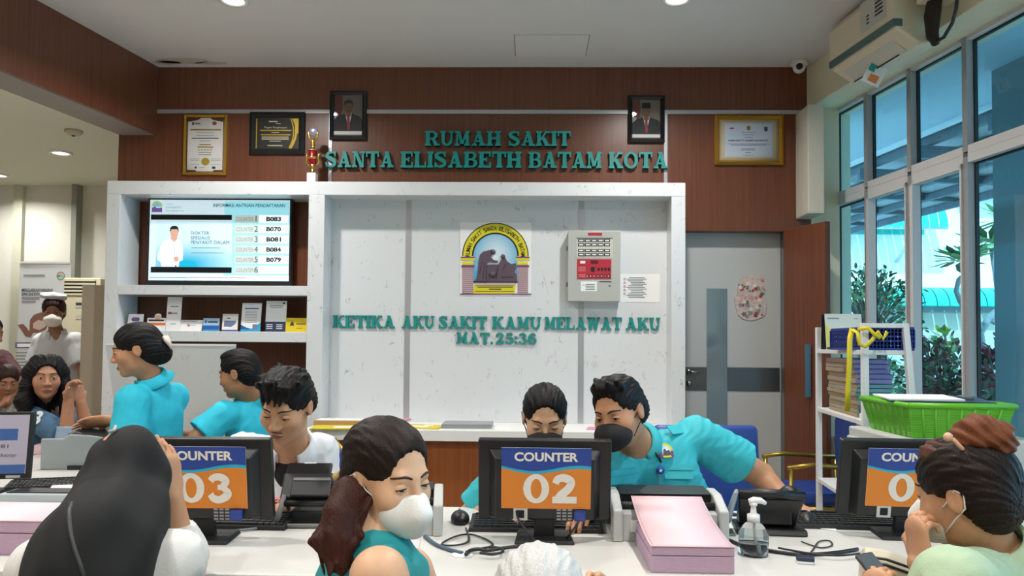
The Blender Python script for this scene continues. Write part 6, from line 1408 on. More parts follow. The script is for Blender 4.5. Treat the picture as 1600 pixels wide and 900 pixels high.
# ------------------------------------------------------------------ organic bodies: smooth blended volumes turned into one continuous mesh
def V3(a): return np.array([float(a[0]), float(a[1]), float(a[2])])
class Vol:
    def __init__(s): s.ops = []
    def _push(s, fn, lo, hi, k, op): s.ops.append((fn, np.minimum(lo, hi), np.maximum(lo, hi), k, op)); return s
    def cap(s, a, b, ra, rb=None, k=.02, op='u', flat=None, cut=False, cut0=False):
        a, b = V3(a), V3(b); rb = ra if rb is None else rb; d = b - a; L2 = max(d @ d, 1e-9); dn = d / math.sqrt(L2)
        fl = None
        if flat is not None:
            n = V3(flat[0]); n /= np.linalg.norm(n); fl = (n, 1 / flat[1] - 1)
        def fn(x, y, z):
            px, py, pz = x - a[0], y - a[1], z - a[2]
            h = np.clip((px * d[0] + py * d[1] + pz * d[2]) / L2, 0, 1)
            qx, qy, qz = px - h * d[0], py - h * d[1], pz - h * d[2]
            if fl is not None:
                t = (qx * fl[0][0] + qy * fl[0][1] + qz * fl[0][2]) * fl[1]
                qx, qy, qz = qx + t * fl[0][0], qy + t * fl[0][1], qz + t * fl[0][2]
            r = np.sqrt(qx * qx + qy * qy + qz * qz) - (ra + (rb - ra) * h)
            if cut: r = np.maximum(r, (x - b[0]) * dn[0] + (y - b[1]) * dn[1] + (z - b[2]) * dn[2])
            if cut0: r = np.maximum(r, -(px * dn[0] + py * dn[1] + pz * dn[2]))
            return r
        m = max(ra, rb) * (max(1, flat[1]) if flat else 1)
        return s._push(fn, np.minimum(a, b) - m, np.maximum(a, b) + m, k, op)
    def chain(s, pts, rs, k=.02, op='u', flat=None):
        for i in range(len(pts) - 1): s.cap(pts[i], pts[i + 1], rs[i], rs[i + 1], k, op, flat)
        return s
    def ell(s, c, r, R=None, k=.02, op='u'):
        c = V3(c); r = np.array(r, float); R = np.eye(3) if R is None else R
        def fn(x, y, z):
            px, py, pz = x - c[0], y - c[1], z - c[2]
            l = [(px * R[0, i] + py * R[1, i] + pz * R[2, i]) for i in range(3)]
            k0 = np.sqrt((l[0] / r[0]) ** 2 + (l[1] / r[1]) ** 2 + (l[2] / r[2]) ** 2)
            k1 = np.sqrt((l[0] / r[0] ** 2) ** 2 + (l[1] / r[1] ** 2) ** 2 + (l[2] / r[2] ** 2) ** 2)
            return k0 * (k0 - 1) / np.maximum(k1, 1e-6)
        m = max(r); return s._push(fn, c - m, c + m, k, op)
    def plane(s, p, n, k=.004):
        """keep the side against n"""
        p = V3(p); n = V3(n); n = n / np.linalg.norm(n)
        s.ops.append((lambda x, y, z: (x - p[0]) * n[0] + (y - p[1]) * n[1] + (z - p[2]) * n[2], None, None, k, 'i')); return s
    def warp(s, f): s.ops.append((f, None, None, 0, 'w')); return s
    @staticmethod
    def comb(d, e, k, op):
        if op == 'w': return d + e
        if op == 'u':
            h = np.maximum(k - np.abs(d - e), 0) / k; return np.minimum(d, e) - h * h * k * .25
        if op == 's': e = -e
        h = np.maximum(k - np.abs(d - e), 0) / k; return np.maximum(d, e) + h * h * k * .25
    def at(s, pts):
        x, y, z = pts[:, 0], pts[:, 1], pts[:, 2]; d = np.full(len(pts), 1.0)
        for fn, lo, hi, k, op in s.ops: d = Vol.comb(d, fn(x, y, z), k, op)
        return d
    def hit(s, o, d, far=.6):
        """first surface point along a ray, by bisection on samples"""
        o, d = V3(o), V3(d); d = d / np.linalg.norm(d); t = np.linspace(0, far, 500); v = s.at(o + t[:, None] * d)
        i = np.argmax(v < 0)
        if v[i] >= 0: return None
        return o + d * t[max(i - 1, 0)] + d * (t[1] * v[max(i - 1, 0)] / max(v[max(i - 1, 0)] - v[i], 1e-9))
    def normal(s, p):
        e = 1e-3; q = np.array([p + np.eye(3)[i] * e * sg for i in range(3) for sg in (1, -1)]); v = s.at(q); n = np.array([v[0] - v[1], v[2] - v[3], v[4] - v[5]]); return n / (np.linalg.norm(n) + 1e-12)
    def mesh(s, name, res, m, parent=None):
        us = [o for o in s.ops if o[4] == 'u']
        lo = np.min([o[1] for o in us], 0) - 3 * res - .012; hi = np.max([o[2] for o in us], 0) + 3 * res + .012
        n = np.ceil((hi - lo) / res).astype(int) + 1
        ax = [lo[i] + res * np.arange(n[i]) for i in range(3)]
        D = np.full(n, 0.2, np.float32)
        for fn, l, h, k, op in s.ops:
            if l is None: sl = [slice(0, n[i]) for i in range(3)]
            else:
                pad = k + 4 * res + .004
                sl = [slice(max(0, int((l[i] - pad - lo[i]) / res)), min(n[i], int((h[i] + pad - lo[i]) / res) + 2)) for i in range(3)]
                if any(q.stop <= q.start for q in sl): continue
            e = fn(ax[0][sl[0]][:, None, None], ax[1][sl[1]][None, :, None], ax[2][sl[2]][None, None, :])
            D[tuple(sl)] = Vol.comb(D[tuple(sl)], e, max(k, 1e-5), op)
        D[0], D[-1], D[:, 0], D[:, -1], D[:, :, 0], D[:, :, -1] = .1, .1, .1, .1, .1, .1
        I = D < 0; cnt = np.zeros(n - 1, np.int8)
        cor = [(a, b, c) for a in (0, 1) for b in (0, 1) for c in (0, 1)]
        for a, b, c in cor: cnt += I[a:n[0] - 1 + a, b:n[1] - 1 + b, c:n[2] - 1 + c]
        act = (cnt > 0) & (cnt < 8); idx = np.argwhere(act)
        acc = np.zeros((len(idx), 3)); num = np.zeros(len(idx))
        for A in cor:
            for i in range(3):
                if A[i]: continue
                B = list(A); B[i] = 1
                da = D[idx[:, 0] + A[0], idx[:, 1] + A[1], idx[:, 2] + A[2]]; db = D[idx[:, 0] + B[0], idx[:, 1] + B[1], idx[:, 2] + B[2]]
                cr = (da < 0) != (db < 0); t = np.where(cr, da / np.where(cr, da - db, 1), 0)
                for j in range(3): acc[:, j] += np.where(cr, A[j] + (t if j == i else 0), 0)
                num += cr
        v = lo + res * (idx + acc / num[:, None])
        vid = np.full(n - 1, -1, np.int64); vid[act] = np.arange(len(idx)); F = []
        for i in range(3):
            j, k = (i + 1) % 3, (i + 2) % 3
            s0 = [slice(None)] * 3; s1 = [slice(None)] * 3; s0[i] = slice(0, -1); s1[i] = slice(1, None)
            a0, a1 = I[tuple(s0)], I[tuple(s1)]; e = np.argwhere(a0 != a1); e = e[(e[:, j] > 0) & (e[:, k] > 0) & (e[:, j] < n[j] - 1) & (e[:, k] < n[k] - 1)]
            q = []
            for dj, dk in ((-1, -1), (0, -1), (0, 0), (-1, 0)):
                c = e.copy(); c[:, j] += dj; c[:, k] += dk; q.append(vid[c[:, 0], c[:, 1], c[:, 2]])
            q = np.stack(q, 1); inn = a0[e[:, 0], e[:, 1], e[:, 2]]; q[~inn] = q[~inn][:, ::-1]; F.append(q)
        F = np.concatenate(F); F = F[(F >= 0).all(1)]
        # drop tiny loose crumbs: keep the largest connected piece
        lab = np.arange(len(v))
        for _ in range(200):
            mn = lab[F].min(1); old = lab.copy()
            for c in range(4): np.minimum.at(lab, F[:, c], mn)
            lab = lab[lab]
            if (old == lab).all(): break
        u, ct = np.unique(lab, return_counts=True)
        if len(u) > 1:
            keep = lab == u[np.argmax(ct)]; mp = np.cumsum(keep) - 1; F = F[keep[F[:, 0]]]; F = mp[F]; v = v[keep]
        me = bpy.data.meshes.new(name); me.vertices.add(len(v)); me.vertices.foreach_set('co', v.ravel())
        me.loops.add(F.size); me.loops.foreach_set('vertex_index', F.ravel().astype(np.int32)); me.polygons.add(len(F))
        me.polygons.foreach_set('loop_start', np.arange(0, F.size, 4, dtype=np.int32)); me.polygons.foreach_set('loop_total', np.full(len(F), 4, np.int32))
        me.update(calc_edges=True); me.validate(); me.polygons.foreach_set('use_smooth', [True] * len(me.polygons))
        me.materials.append(m); o = bpy.data.objects.new(name, me); COL.objects.link(o); attach(o, parent); return o
def folds(amp, seed, wl=(.05, .12), n=4, bias=(1, 1, .6)):
    rs = random.Random(seed); ws = []
    for _ in range(n):
        d = np.array([rs.gauss(0, 1) * bias[0], rs.gauss(0, 1) * bias[1], rs.gauss(0, 1) * bias[2]]); d /= np.linalg.norm(d); ws.append((d * 2 * math.pi / rs.uniform(*wl), rs.random() * 6.28))
    def f(x, y, z):
        t = 0
        for i, (d, p) in enumerate(ws): t = t + np.sin(x * d[0] + y * d[1] + z * d[2] + p + 1.2 * np.sin(x * d[1] * .6 - z * d[0] * .6 + p))
        t = t / n; return amp * (np.abs(t) * 1.6 - .5)
    return f
def fwd(a): a = math.radians(a); return np.array((math.sin(a), -math.cos(a), 0.0))
def headR(yaw, pitch, roll):
    """columns: person's right, forward, up.  yaw 0 looks at the camera (-Y), +90 looks to +X; pitch > 0 looks down; roll > 0 leans the crown to the person's right"""
    a = math.radians(yaw); f = np.array([math.sin(a), -math.cos(a), 0.0]); u = np.array([0, 0, 1.0]); r = np.cross(f, u)
    p = math.radians(pitch); f, u = f * math.cos(p) - u * math.sin(p), u * math.cos(p) + f * math.sin(p)
    q = math.radians(roll); r, u = r * math.cos(q) - u * math.sin(q), u * math.cos(q) + r * math.sin(q)
    return np.stack([r, f, u], 1)
M_eyew = mat('eye_white', '#d9d2cb', .25); M_iris = mat('iris_brown', '#24140d', .15); M_lash = mat('lash_black', '#15100e', .7)
def skinmat(name, c):
    if name in MATS: return MATS[name]
    m = mat(name, c, .48, noise=.05, nscale=25, bump=.06, bscale=260); b = m.node_tree.nodes['Principled BSDF']
    b.inputs['Subsurface Weight'].default_value = .12; b.inputs['Subsurface Radius'].default_value = (.012, .005, .003); b.inputs['Subsurface Scale'].default_value = .5
    return m
def hairmat(name, c, rough=.48):
    if name in MATS: return MATS[name]
    m = mat(name, c, rough, noise=.15, nscale=60, bump=.3, bscale=45, stretch=(6, 6, .8), spec=.2); return m
class Person:
    def __init__(s, label, head, Y, yaw, pitch=0, roll=0, scale=1.0, skin='#a97650', res=.0045, fem=False, group=None):
        s.hc = V3(P(head[0], head[1], Y)); s.vy = math.degrees(math.atan2(829 - head[0], 1200)); s.R = headR(yaw + s.vy, pitch, roll); s.sc = scale; s.res = res; s.fem = fem
        s.t = thing('person', label, 'person', (s.hc[0], s.hc[1], 0), group)
        s.skin = Vol(); s.ms = skinmat('skin_' + skin.lstrip('#'), skin); s.head()
    def fw(s, a): return fwd(a + s.vy)
    def L(s, p): return s.hc + s.R @ (np.array(p, float) * s.sc)
    def hell(s, v, c, r, k=.02, op='u', R=None):
        v.ell(s.L(c), np.array(r) * s.sc, s.R if R is None else s.R @ R, k * s.sc, op)
    def hcap(s, v, a, b, ra, rb=None, k=.02, op='u', flat=None):
        v.cap(s.L(a), s.L(b), ra * s.sc, (ra if rb is None else rb) * s.sc, k * s.sc, op, None if flat is None else (s.R @ np.array(flat[0], float), flat[1]))
    def head(s):
        v = s.skin; w = .95 if s.fem else 1.0
        s.hell(v, (0, -.012, .038), (.074, .094, .078)); s.hell(v, (0, .018, -.02), (.062 * w, .070, .085), .03)
        s.hell(v, (0, .026, -.068), (.051 * w, .052, .044), .03); s.hell(v, (0, .066, -.097), (.021 * w, .019, .016), .02)
        for q in (-1, 1): s.hell(v, (q * .038, .056, -.027), (.026 * w, .025, .024), .03)
        s.hcap(v, (-.03, .078, .021), (.03, .078, .021), .0105, k=.018)
        for q in (-1, 1): s.hell(v, (q * .031, .098, .001), (.018, .0145, .0115), .012, 's')
        s.hcap(v, (0, .084, .014), (0, .105, -.03), .0072, .0102, .012)
        for q in (-1, 1): s.hell(v, (q * .0115, .097, -.034), (.0085, .010, .0075), .008)
        for q in (-1, 1): s.hell(v, (q * .031, .0745, 0), (.0137, .0135, .0125), .005)
        s.hell(v, (0, .0835, -.0635), (.0235, .0115, .0055), .006); s.hell(v, (0, .0825, -.0725), (.0195, .0115, .0065), .006)
        for q in (-1, 1):
            s.hell(v, (q * .076, -.012, -.004), (.0075, .0195, .031), .008); s.hell(v, (q * .0845, -.009, -.001), (.005, .011, .018), .004, 's')
    def neck(s, N, r0=.05, r1=.06): s.skin.cap(s.L((0, -.022, -.06)), N, r0 * s.sc, r1, .03); s.N = V3(N)
    def eyes(s, open_=.55, look=(0, 0), brow='#1c1512', lips='#8a4a42', mouth=True, sides=(-1, 1)):
        for q in sides:
            c = np.array((q * .031, .0752, 0)); k = 20; vs, fs, mi = [], [], []
            rings = 12; seg = 20; rr = .0138
            for i in range(rings + 1):
                th = math.pi * .5 * i / rings
                for j in range(seg):
                    ph = 2 * math.pi * j / seg; vs.append(c + rr * np.array((math.sin(th) * math.cos(ph), math.cos(th), math.sin(th) * math.sin(ph))))
            lx, lz = look
            for i in range(rings):
                for j in range(seg):
                    a = [i * seg + j, (i + 1) * seg + j, (i + 1) * seg + (j + 1) % seg, i * seg + (j + 1) % seg]; fs.append(a)
                    m = (np.mean([vs[x] for x in a], 0) - c) / rr; m2 = math.hypot(m[0] - lx, m[2] - lz)
                    mi.append(1 if m2 < .42 else 0)
            # lids: almond opening
            up, lo_ = .18 + .5 * open_, .2 + .12 * open_
            def lid(sg, edge, thick):
                o = len(vs); nu, nv = 16, 6
                for a in range(nu + 1):
                    x = -1 + 2 * a / nu; e = edge * (1 - abs(x) ** 2.2) * (1 if sg > 0 else 1); e0 = (e - (.34 - .30 * open_) if sg > 0 else -e)
                    for b in range(nv + 1):
                        z = e0 + (sg * 1.05 - e0) * b / nv; z = max(-1.05, min(1.05, z)); hyp = math.hypot(x * .98, z)
                        yy = math.sqrt(max(0, 1 - min(1, hyp * hyp))) if hyp < 1 else 0; sc_ = 1 if hyp < 1 else 1 / hyp
                        vs.append(c + rr * thick * np.array((x * .98 * sc_, yy, z * sc_)))
                for a in range(nu):
                    for b in range(nv):
                        f = [o + a * (nv + 1) + b, o + (a + 1) * (nv + 1) + b, o + (a + 1) * (nv + 1) + b + 1, o + a * (nv + 1) + b + 1]
                        fs.append(f if sg < 0 else f[::-1]); mi.append(3 if (b == 0 and sg > 0) else 2)
            lid(1, up, 1.07); lid(-1, lo_, 1.05)
            mb = MB()
            for i, m in enumerate((M_eyew, M_iris, s.ms, M_lash)): mb.mat(m)
            mb.v = [tuple(s.L(p)) for p in vs]; mb.f = fs; mb.mi = mi; mb.sm = [True] * len(fs)
            mb.build('eye', None, s.t, smooth=True)
            # brow laid on the skin
            mb = MB(); pts = []
            for i in range(9):
                u = i / 8; x = q * (.012 + .036 * u); z = .021 + .008 * math.sin(u * 2.6) - .003 * u
                h = s.skin.hit(s.L((x, .16, z)), s.R @ np.array((0, -1, 0)), .2 * s.sc)
                if h is not None: pts.append(h)
            if len(pts) > 3:
                mb.tube(pts, [.0028 * (1 - .6 * abs(i / len(pts) - .35)) for i in range(len(pts))], 8); mb.build('eyebrow', mat('brow_' + brow.lstrip('#'), brow, .8), s.t)
        if mouth:
            for nm, zc, top, bot in (('upper_lip', -.0675, .0075, .0), ('lower_lip', -.0685, .0, .0085)):
                vs, fs = [], []; nu, nv = 14, 4
                for a in range(nu + 1):
                    x = -1 + 2 * a / nu; e = (1 - abs(x) ** 1.8)
                    tp = top * e * (1 - .18 * math.exp(-(x / .18) ** 2)); bt = bot * e
                    for b in range(nv + 1):
                        z = zc + tp - (tp + bt) * b / nv; h = s.skin.hit(s.L((x * .0235, .15, z)), s.R @ np.array((0, -1, 0)), .2 * s.sc)
                        vs.append(h + s.R @ np.array((0, .0007, 0)) if h is not None else s.L((x * .0235, .08, z)))
                for a in range(nu):
                    for b in range(nv): fs.append((a * (nv + 1) + b, a * (nv + 1) + b + 1, (a + 1) * (nv + 1) + b + 1, (a + 1) * (nv + 1) + b))
                mb = MB(); mb.add([tuple(p) for p in vs], fs); mb.build(nm, mat('lip_' + lips.lstrip('#'), lips, .45), s.t, smooth=True)
            mb = MB(); pts = []
            for i in range(9):
                x = (-1 + 2 * i / 8) * .0225; h = s.skin.hit(s.L((x, .15, -.068)), s.R @ np.array((0, -1, 0)), .2 * s.sc)
                if h is not None: pts.append(h)
            if len(pts) > 2: mb.tube(pts, .0011, 6); mb.build('mouth_line', mat('mouth_dark', '#4a2320', .7), s.t)
    def arm(s, S, E, W, r=(.05, .042, .03)):
        s.skin.cap(S, E, r[0], r[1], .02); s.skin.cap(E, W, r[1], r[2], .015)
    def hand(s, W, d, n, side=1, curl=(.25, .3, .35, .4), thumb=.5, size=1.0, spread=.0):
        """W wrist, d finger direction, n the way the palm faces; side +1 puts the thumb on cross(d, n)"""
        v = s.skin; W, d, n = V3(W), V3(d), V3(n); d = d / np.linalg.norm(d); n = n - d * (n @ d); n /= np.linalg.norm(n); t = np.cross(d, n) * side; q = size
        v.cap(W, W + d * .03 * q, .026 * q, .034 * q, .012, flat=(n, .62)); v.cap(W + d * .035 * q, W + d * .08 * q, .036 * q, .038 * q, .015, flat=(n, .42))
        for i, (off, ln) in enumerate(((.028, .074), (.0095, .082), (-.009, .076), (-.027, .06))):
            b = W + d * (.088 - .004 * abs(i - 1)) * q + t * off * q; dd = d + t * (off * spread * 12); dd /= np.linalg.norm(dd); ang = 0; p = b
            for j, (fr, rr) in enumerate(((.46, .0088), (.30, .0080), (.24, .0070))):
                ang += curl[i] * (1.0 if j == 0 else 1.15); e = dd * math.cos(ang) + n * math.sin(ang); p2 = p + e * ln * fr * q
                v.cap(p, p2, rr * q * (1 if i < 3 else .88), rr * q * .93 * (1 if i < 3 else .88), .004); p = p2
        b = W + d * .028 * q + t * .026 * q; e = d * .62 + t * .72 + n * .25; e /= np.linalg.norm(e); m = b + e * .042 * q; e2 = d * .9 + t * (.45 - thumb) + n * (.2 + .5 * thumb); e2 /= np.linalg.norm(e2)
        v.cap(b, m, .0125 * q, .0105 * q, .01); v.cap(m, m + e2 * .034 * q, .0098 * q, .0082 * q, .004)
    def core(s, N, W, SL, SR, f, r=.10, wa=.11):
        """the trunk under the clothes, part of the same skin"""
        N, W, SL, SR = V3(N), V3(W), V3(SL), V3(SR); u = (N - W) / np.linalg.norm(N - W)
        s.skin.cap(N - u * .13, W, r, wa, .05, flat=(f, .6)); s.skin.cap(SL, SR, .042, None, .04)
        s.skin.cap(N - u * .02, N - u * .12, .055, .07, .04)
    def torso(s, N, W, SL, SR, f, m, name='shirt', r=.155, wa=.15, flat=.66, yoke=.056, neck=.062, nk=(0, 0, 0), seed=1, amp=.004, sleeves=(), res=None, vneck=None, extra=None):
        v = Vol(); N, W, SL, SR, f = V3(N), V3(W), V3(SL), V3(SR), V3(f); f = f / np.linalg.norm(f); u = (N - W) / np.linalg.norm(N - W)
        v.cap(N - u * .17, W, r, wa, .06, flat=(f, flat)); v.cap(SL, SR, yoke, None, .05); v.cap(N - u * .035, N - u * .14, .07, .1, .05, flat=(f, .8))
        for (S, E, ra, rb, fr) in sleeves:
            S, E = V3(S), V3(E); v.cap(S, S + (E - S) * fr, ra, rb, .03, cut=True)
        if extra: extra(v)
        v.warp(folds(amp, seed))
        hd = V3(s.L((0, -.02, -.06))); ndir = (hd - N) / np.linalg.norm(hd - N)
        v.cap(N - ndir * .0 + V3(nk), N + ndir * .2 + V3(nk), neck * .92, neck * 1.15, .008, 's')
        if vneck: v.cap(N + f * .05, N - u * vneck + f * .135, .03, .004, .01, 's')
        s.shirt = v; return v.mesh(name, res or s.res * 1.25, m, s.t)
    def collar(s, N, f, m, r=.066, h=.034, drop=.045, open_=28, spread=.03, name='collar', up=None):
        N, f = V3(N), V3(f); hd = V3(s.L((0, -.02, -.06))); u = (hd - N) / np.linalg.norm(hd - N) if up is None else V3(up); f = f - u * (f @ u); f /= np.linalg.norm(f); l = np.cross(u, f)
        vs = []; n = 40; nv = 6
        for i in range(n + 1):
            a = math.radians(open_ + (360 - 2 * open_) * i / n); c, sn = math.cos(a), math.sin(a); fr = max(0, (math.cos(a) - .35) / .65)
            d = f * c * 1.05 + l * sn; tip = drop * (1 + .75 * fr)
            for (rr, zz) in ((r * .98, -.012), (r * .99, h * .6), (r * 1.0, h), (r * 1.07, h + .001), (r * 1.2 + .0 * fr, h - tip * .5), (r * 1.3 + spread * (1 - fr * .4) * .6, h - tip)):
                vs.append(N + d * rr + u * (zz - .014 * fr))
        fs = [(i * nv + j, i * nv + j + 1, (i + 1) * nv + j + 1, (i + 1) * nv + j) for i in range(n) for j in range(nv - 1)]
        mb = MB(); mb.add([tuple(p) for p in vs], fs); return mb.build(name, m, s.t, smooth=True, solid=.004)
    def trousers(s, W, f, m, shoe, knee=.44, seat=.47, standing=False, lat=.09, res=.011):
        """legs: seated by default, feet on the floor"""
        v = Vol(); W, f = V3(W), V3(f); f[2] = 0; f /= np.linalg.norm(f); l = np.array((f[1], -f[0], 0)); sh = Vol()
        for q in (-1, 1):
            hip = np.array((W[0], W[1], W[2] if standing else max(seat + .08, min(W[2], .62)))) + l * q * lat
            kn = np.array((hip[0], hip[1], .48)) if standing else hip + f * knee + np.array((0, 0, -.03))
            an = np.array((kn[0], kn[1], .09)) - (f * .02 if not standing else 0)
            v.chain([hip, kn, an], [.088, .066, .05], .03); sh.chain([an + np.array((0, 0, -.045)) - f * .03, an + f * .13 + np.array((0, 0, -.055))], [.042, .035], .01)
            s.skin.chain([hip, kn, an + np.array((0, 0, -.03))], [.05, .04, .03], .02)
        v.cap(np.array((W[0], W[1], hip[2])) - l * lat, np.array((W[0], W[1], hip[2])) + l * lat, .1, None, .05); v.cap(np.array((W[0], W[1], hip[2])), W, .1, .11, .05)
        s.skin.cap(np.array((W[0], W[1], hip[2])) - l * lat, np.array((W[0], W[1], hip[2])) + l * lat, .06, None, .03); s.skin.cap(W, np.array((W[0], W[1], hip[2])), .07, .07, .04)
        sh.plane((0, 0, .004), (0, 0, -1)); v.mesh('trousers', res, m, s.t)
        # two shoes, one mesh each
        for q in (-1, 1):
            o = Vol(); o.ops = [x for i, x in enumerate(sh.ops[:-1]) if (i == (0 if q < 0 else 1))] + [sh.ops[-1]]; o.mesh('shoe', .007, shoe, s.t)
    def mask(s, m, style='cup', loops=True, res=.0035, sides=(-1, 1)):
        v = Vol(); s.hell(v, (0, .054, -.055), (.0605, .052, .056), .02)
        if style == 'cup':
            s.hcap(v, (0, .094, -.022), (0, .114, -.052), .012, .014, .035); s.hcap(v, (0, .114, -.052), (0, .092, -.1), .014, .014, .035)
        else:
            s.hcap(v, (0, .096, -.02), (0, .106, -.05), .016, .018, .03); s.hcap(v, (0, .106, -.05), (0, .09, -.098), .018, .02, .03); s.hcap(v, (-.03, .08, -.06), (.03, .08, -.06), .03, k=.03)
        def pl(p, n, k=.006): v.plane(s.L(p), s.R @ np.array(n, float), k * s.sc)
        pl((0, .1, -.010), (0, -.35, 1)); pl((0, .022, -.04), (0, -1, -.25)); pl((0, .06, -.112), (0, .1, -1))
        for q in (-1, 1): pl((q * .058, .02, -.045), (q * 1, -.25, .0), .01)
        v.mesh('face_mask', res, m, s.t); s.maskv = v
        if loops:
            for q in sides:
                mb = MB(); e = [s.L(p) for p in ((q * .058, .034, -.028), (q * .07, .012, -.012), (q * .081, -.016, .018), (q * .083, -.034, .008), (q * .080, -.03, -.022), (q * .068, .0, -.046), (q * .056, .034, -.078))]
                mb.tube([tuple(p) for p in e], .0018 * s.sc, 6); mb.build('ear_loop', m, s.t)
    def scalp(s, off=.01, front=(0, .105, .0), fr=(.062, .075, .07), back=-.08, ears=True, nape=True, amp=.0012, extra=None, side_cut=True):
        """close hair around the skull, hairline left open at the face"""
        v = Vol(); s.hell(v, (0, -.014, .040), (.075 + off, .095 + off, .079 + off), .02)
        if nape: s.hcap(v, (-.03, -.06, -.01), (.03, -.06, -.01), .045 + off * .5, k=.03); s.hell(v, (0, -.058, back * .5), (.056 + off * .4, .042, abs(back) * .55), .03)
        if extra: extra(v, False)
        s.hell(v, front, fr, .012, 's')
        if side_cut:
            for q in (-1, 1): s.hell(v, (q * .075, .05, -.055), (.045, .062, .062), .012, 's')
        s.hell(v, (0, .06, -.09), (.12, .085, .07), .015, 's')
        if ears:
            for q in (-1, 1): s.hell(v, (q * .09, -.008, -.012), (.026, .023, .034), .008, 's')
        if extra: extra(v, True)
        R, hc, sc = s.R, s.hc, s.sc
        def st(x, y, z):
            px, py, pz = x - hc[0], y - hc[1], z - hc[2]; lx = px * R[0, 0] + py * R[1, 0] + pz * R[2, 0]; ly = px * R[0, 1] + py * R[1, 1] + pz * R[2, 1]; lz = px * R[0, 2] + py * R[1, 2] + pz * R[2, 2]
            ph = np.arctan2(lx, lz + .05); return amp * sc * (np.sin(ph * 38 + ly * 60) + .7 * np.sin(ph * 71 - ly * 45 + 1) + .5 * np.sin(ph * 17 + lz * 50))
        v.warp(st); s.hairv = v; return v
    def patch(s, vol, px, py, name, draw, up=(0, 0, 1), off=.003):
        """small flat emblem set on the cloth where the photo point falls; draw(mb, M)"""
        d = V3(ray(px, py)); o = np.array((0, 0, CAMZ)); t0 = np.linalg.norm(s.hc - o) * .75; dn = d / np.linalg.norm(d)
        h = vol.hit(o + dn * t0, dn, 1.6)
        if h is None: return None
        n = vol.normal(h); u = V3(up); u = u - n * (u @ n); u /= np.linalg.norm(u); r = np.cross(u, n)
        M = Matrix(((r[0], -n[0], u[0], h[0] + n[0] * off), (r[1], -n[1], u[1], h[1] + n[1] * off), (r[2], -n[2], u[2], h[2] + n[2] * off), (0, 0, 0, 1)))
        mb = MB(M); draw(mb); return mb.build(name, None, s.t)
    def done(s, name='body'): return s.skin.mesh(name, s.res, s.ms, s.t)
# ------------------------------------------------------------------ people
M_hair = hairmat('hair_black', '#0d0b0b'); M_hairb = hairmat('hair_dark_brown', '#2a1610')
M_tealc = mat('uniform_teal', '#23b6cd', .75, noise=.06, nscale=30, bump=.15, bscale=400); M_tealc2 = mat('uniform_teal_shirt', '#33b0bb', .7, noise=.06, nscale=30, bump=.15, bscale=400)
M_wshirt = mat('white_shirt', '#dcdde2', .75, bump=.12, bscale=300); M_black_c = mat('cloth_black', '#0d0d0f', .85, bump=.2, bscale=300); M_trk = mat('trouser_dark', '#1c2026', .85); M_shoe = mat('shoe_black', '#111113', .5)
M_maskw = mat('mask_white', '#e2e0dc', .8, bump=.1, bscale=300); M_maskb = mat('mask_black', '#121214', .8, bump=.1, bscale=300)
def badge(mb, w_=.05):
    k = w_ / 2
    def pr(m, pts, d): mb.mat(m).xz([(a * k, b * k) for a, b in pts], -d, 0)
    pr(M_yel, [(math.cos(math.radians(q)) * 1, math.sin(math.radians(q)) * 1) for q in range(0, 181, 15)] + [(-1, -.2), (1, -.2)], .0008)
    pr(gm2, [(math.cos(math.radians(q)) * .7, math.sin(math.radians(q)) * .7) for q in range(0, 181, 15)] + [(-.7, -.6), (.7, -.6)], .0012)
    pr(M_pur, [(-1, -.1), (-.62, -.1), (-.62, -1), (-1, -1)], .0014); pr(M_pur, [(.62, -.1), (1, -.1), (1, -1), (.62, -1)], .0014)
    pr(M_fig, [(-.55, -.7), (-.4, .1), (-.1, .25), (0, -.1), (.4, .05), (.6, -.3), (.6, -.7)], .0016); pr(M_yel, [(-.6, -.75), (.6, -.75), (.6, -1), (-.6, -1)], .0014)

# --- woman behind the monitor in the middle
p = Person('seated woman in teal behind the monitor with sign 02, black mask, eyes lowered', (851, 653), 2.78, 2, 20, 0, .99, '#c69c7a', .004, True)
f = p.fw(0); N, W = P(851, 722, 2.87), P(851, 860, 3.05); SL, SR = P(785, 738, 2.88), P(908, 738, 2.92)
p.neck(N, .045, .05); p.core(N, W, SL, SR, f)
for S, q in ((SL, -1), (SR, 1)):
    E = P(851 + (q * 118 if q < 0 else 76), 806, 2.92 if q < 0 else 2.98); Wr = P(851 + q * 45, 828, 2.66); Wr.z = max(Wr.z, .79); p.arm(S, E, Wr, (.045, .04, .027)); p.hand(Wr, (-q * .25, -1, -.1), (0, 0, -1), 1 if q > 0 else -1)
p.torso(N, W, SL, SR, f, M_tealc2, r=.15, wa=.14, seed=3, sleeves=((SL, P(733, 806, 2.92), .062, .07, .78), (SR, P(927, 806, 2.98), .06, .066, .78)))
p.trousers(W, f, M_trk, M_shoe, .4); p.collar(N, f, M_tealc2)
def ex(v, after):
    if not after: p.hell(v, (0, -.1, -.02), (.04, .035, .04), .03)
p.scalp(.006, (0, .108, .004), (.058, .08, .078), extra=ex).mesh('hair', .0035, M_hair, p.t)
p.eyes(.08, (0, -.4), lips='#8a4a42', mouth=False); p.mask(M_maskb, 'soft'); p.done()

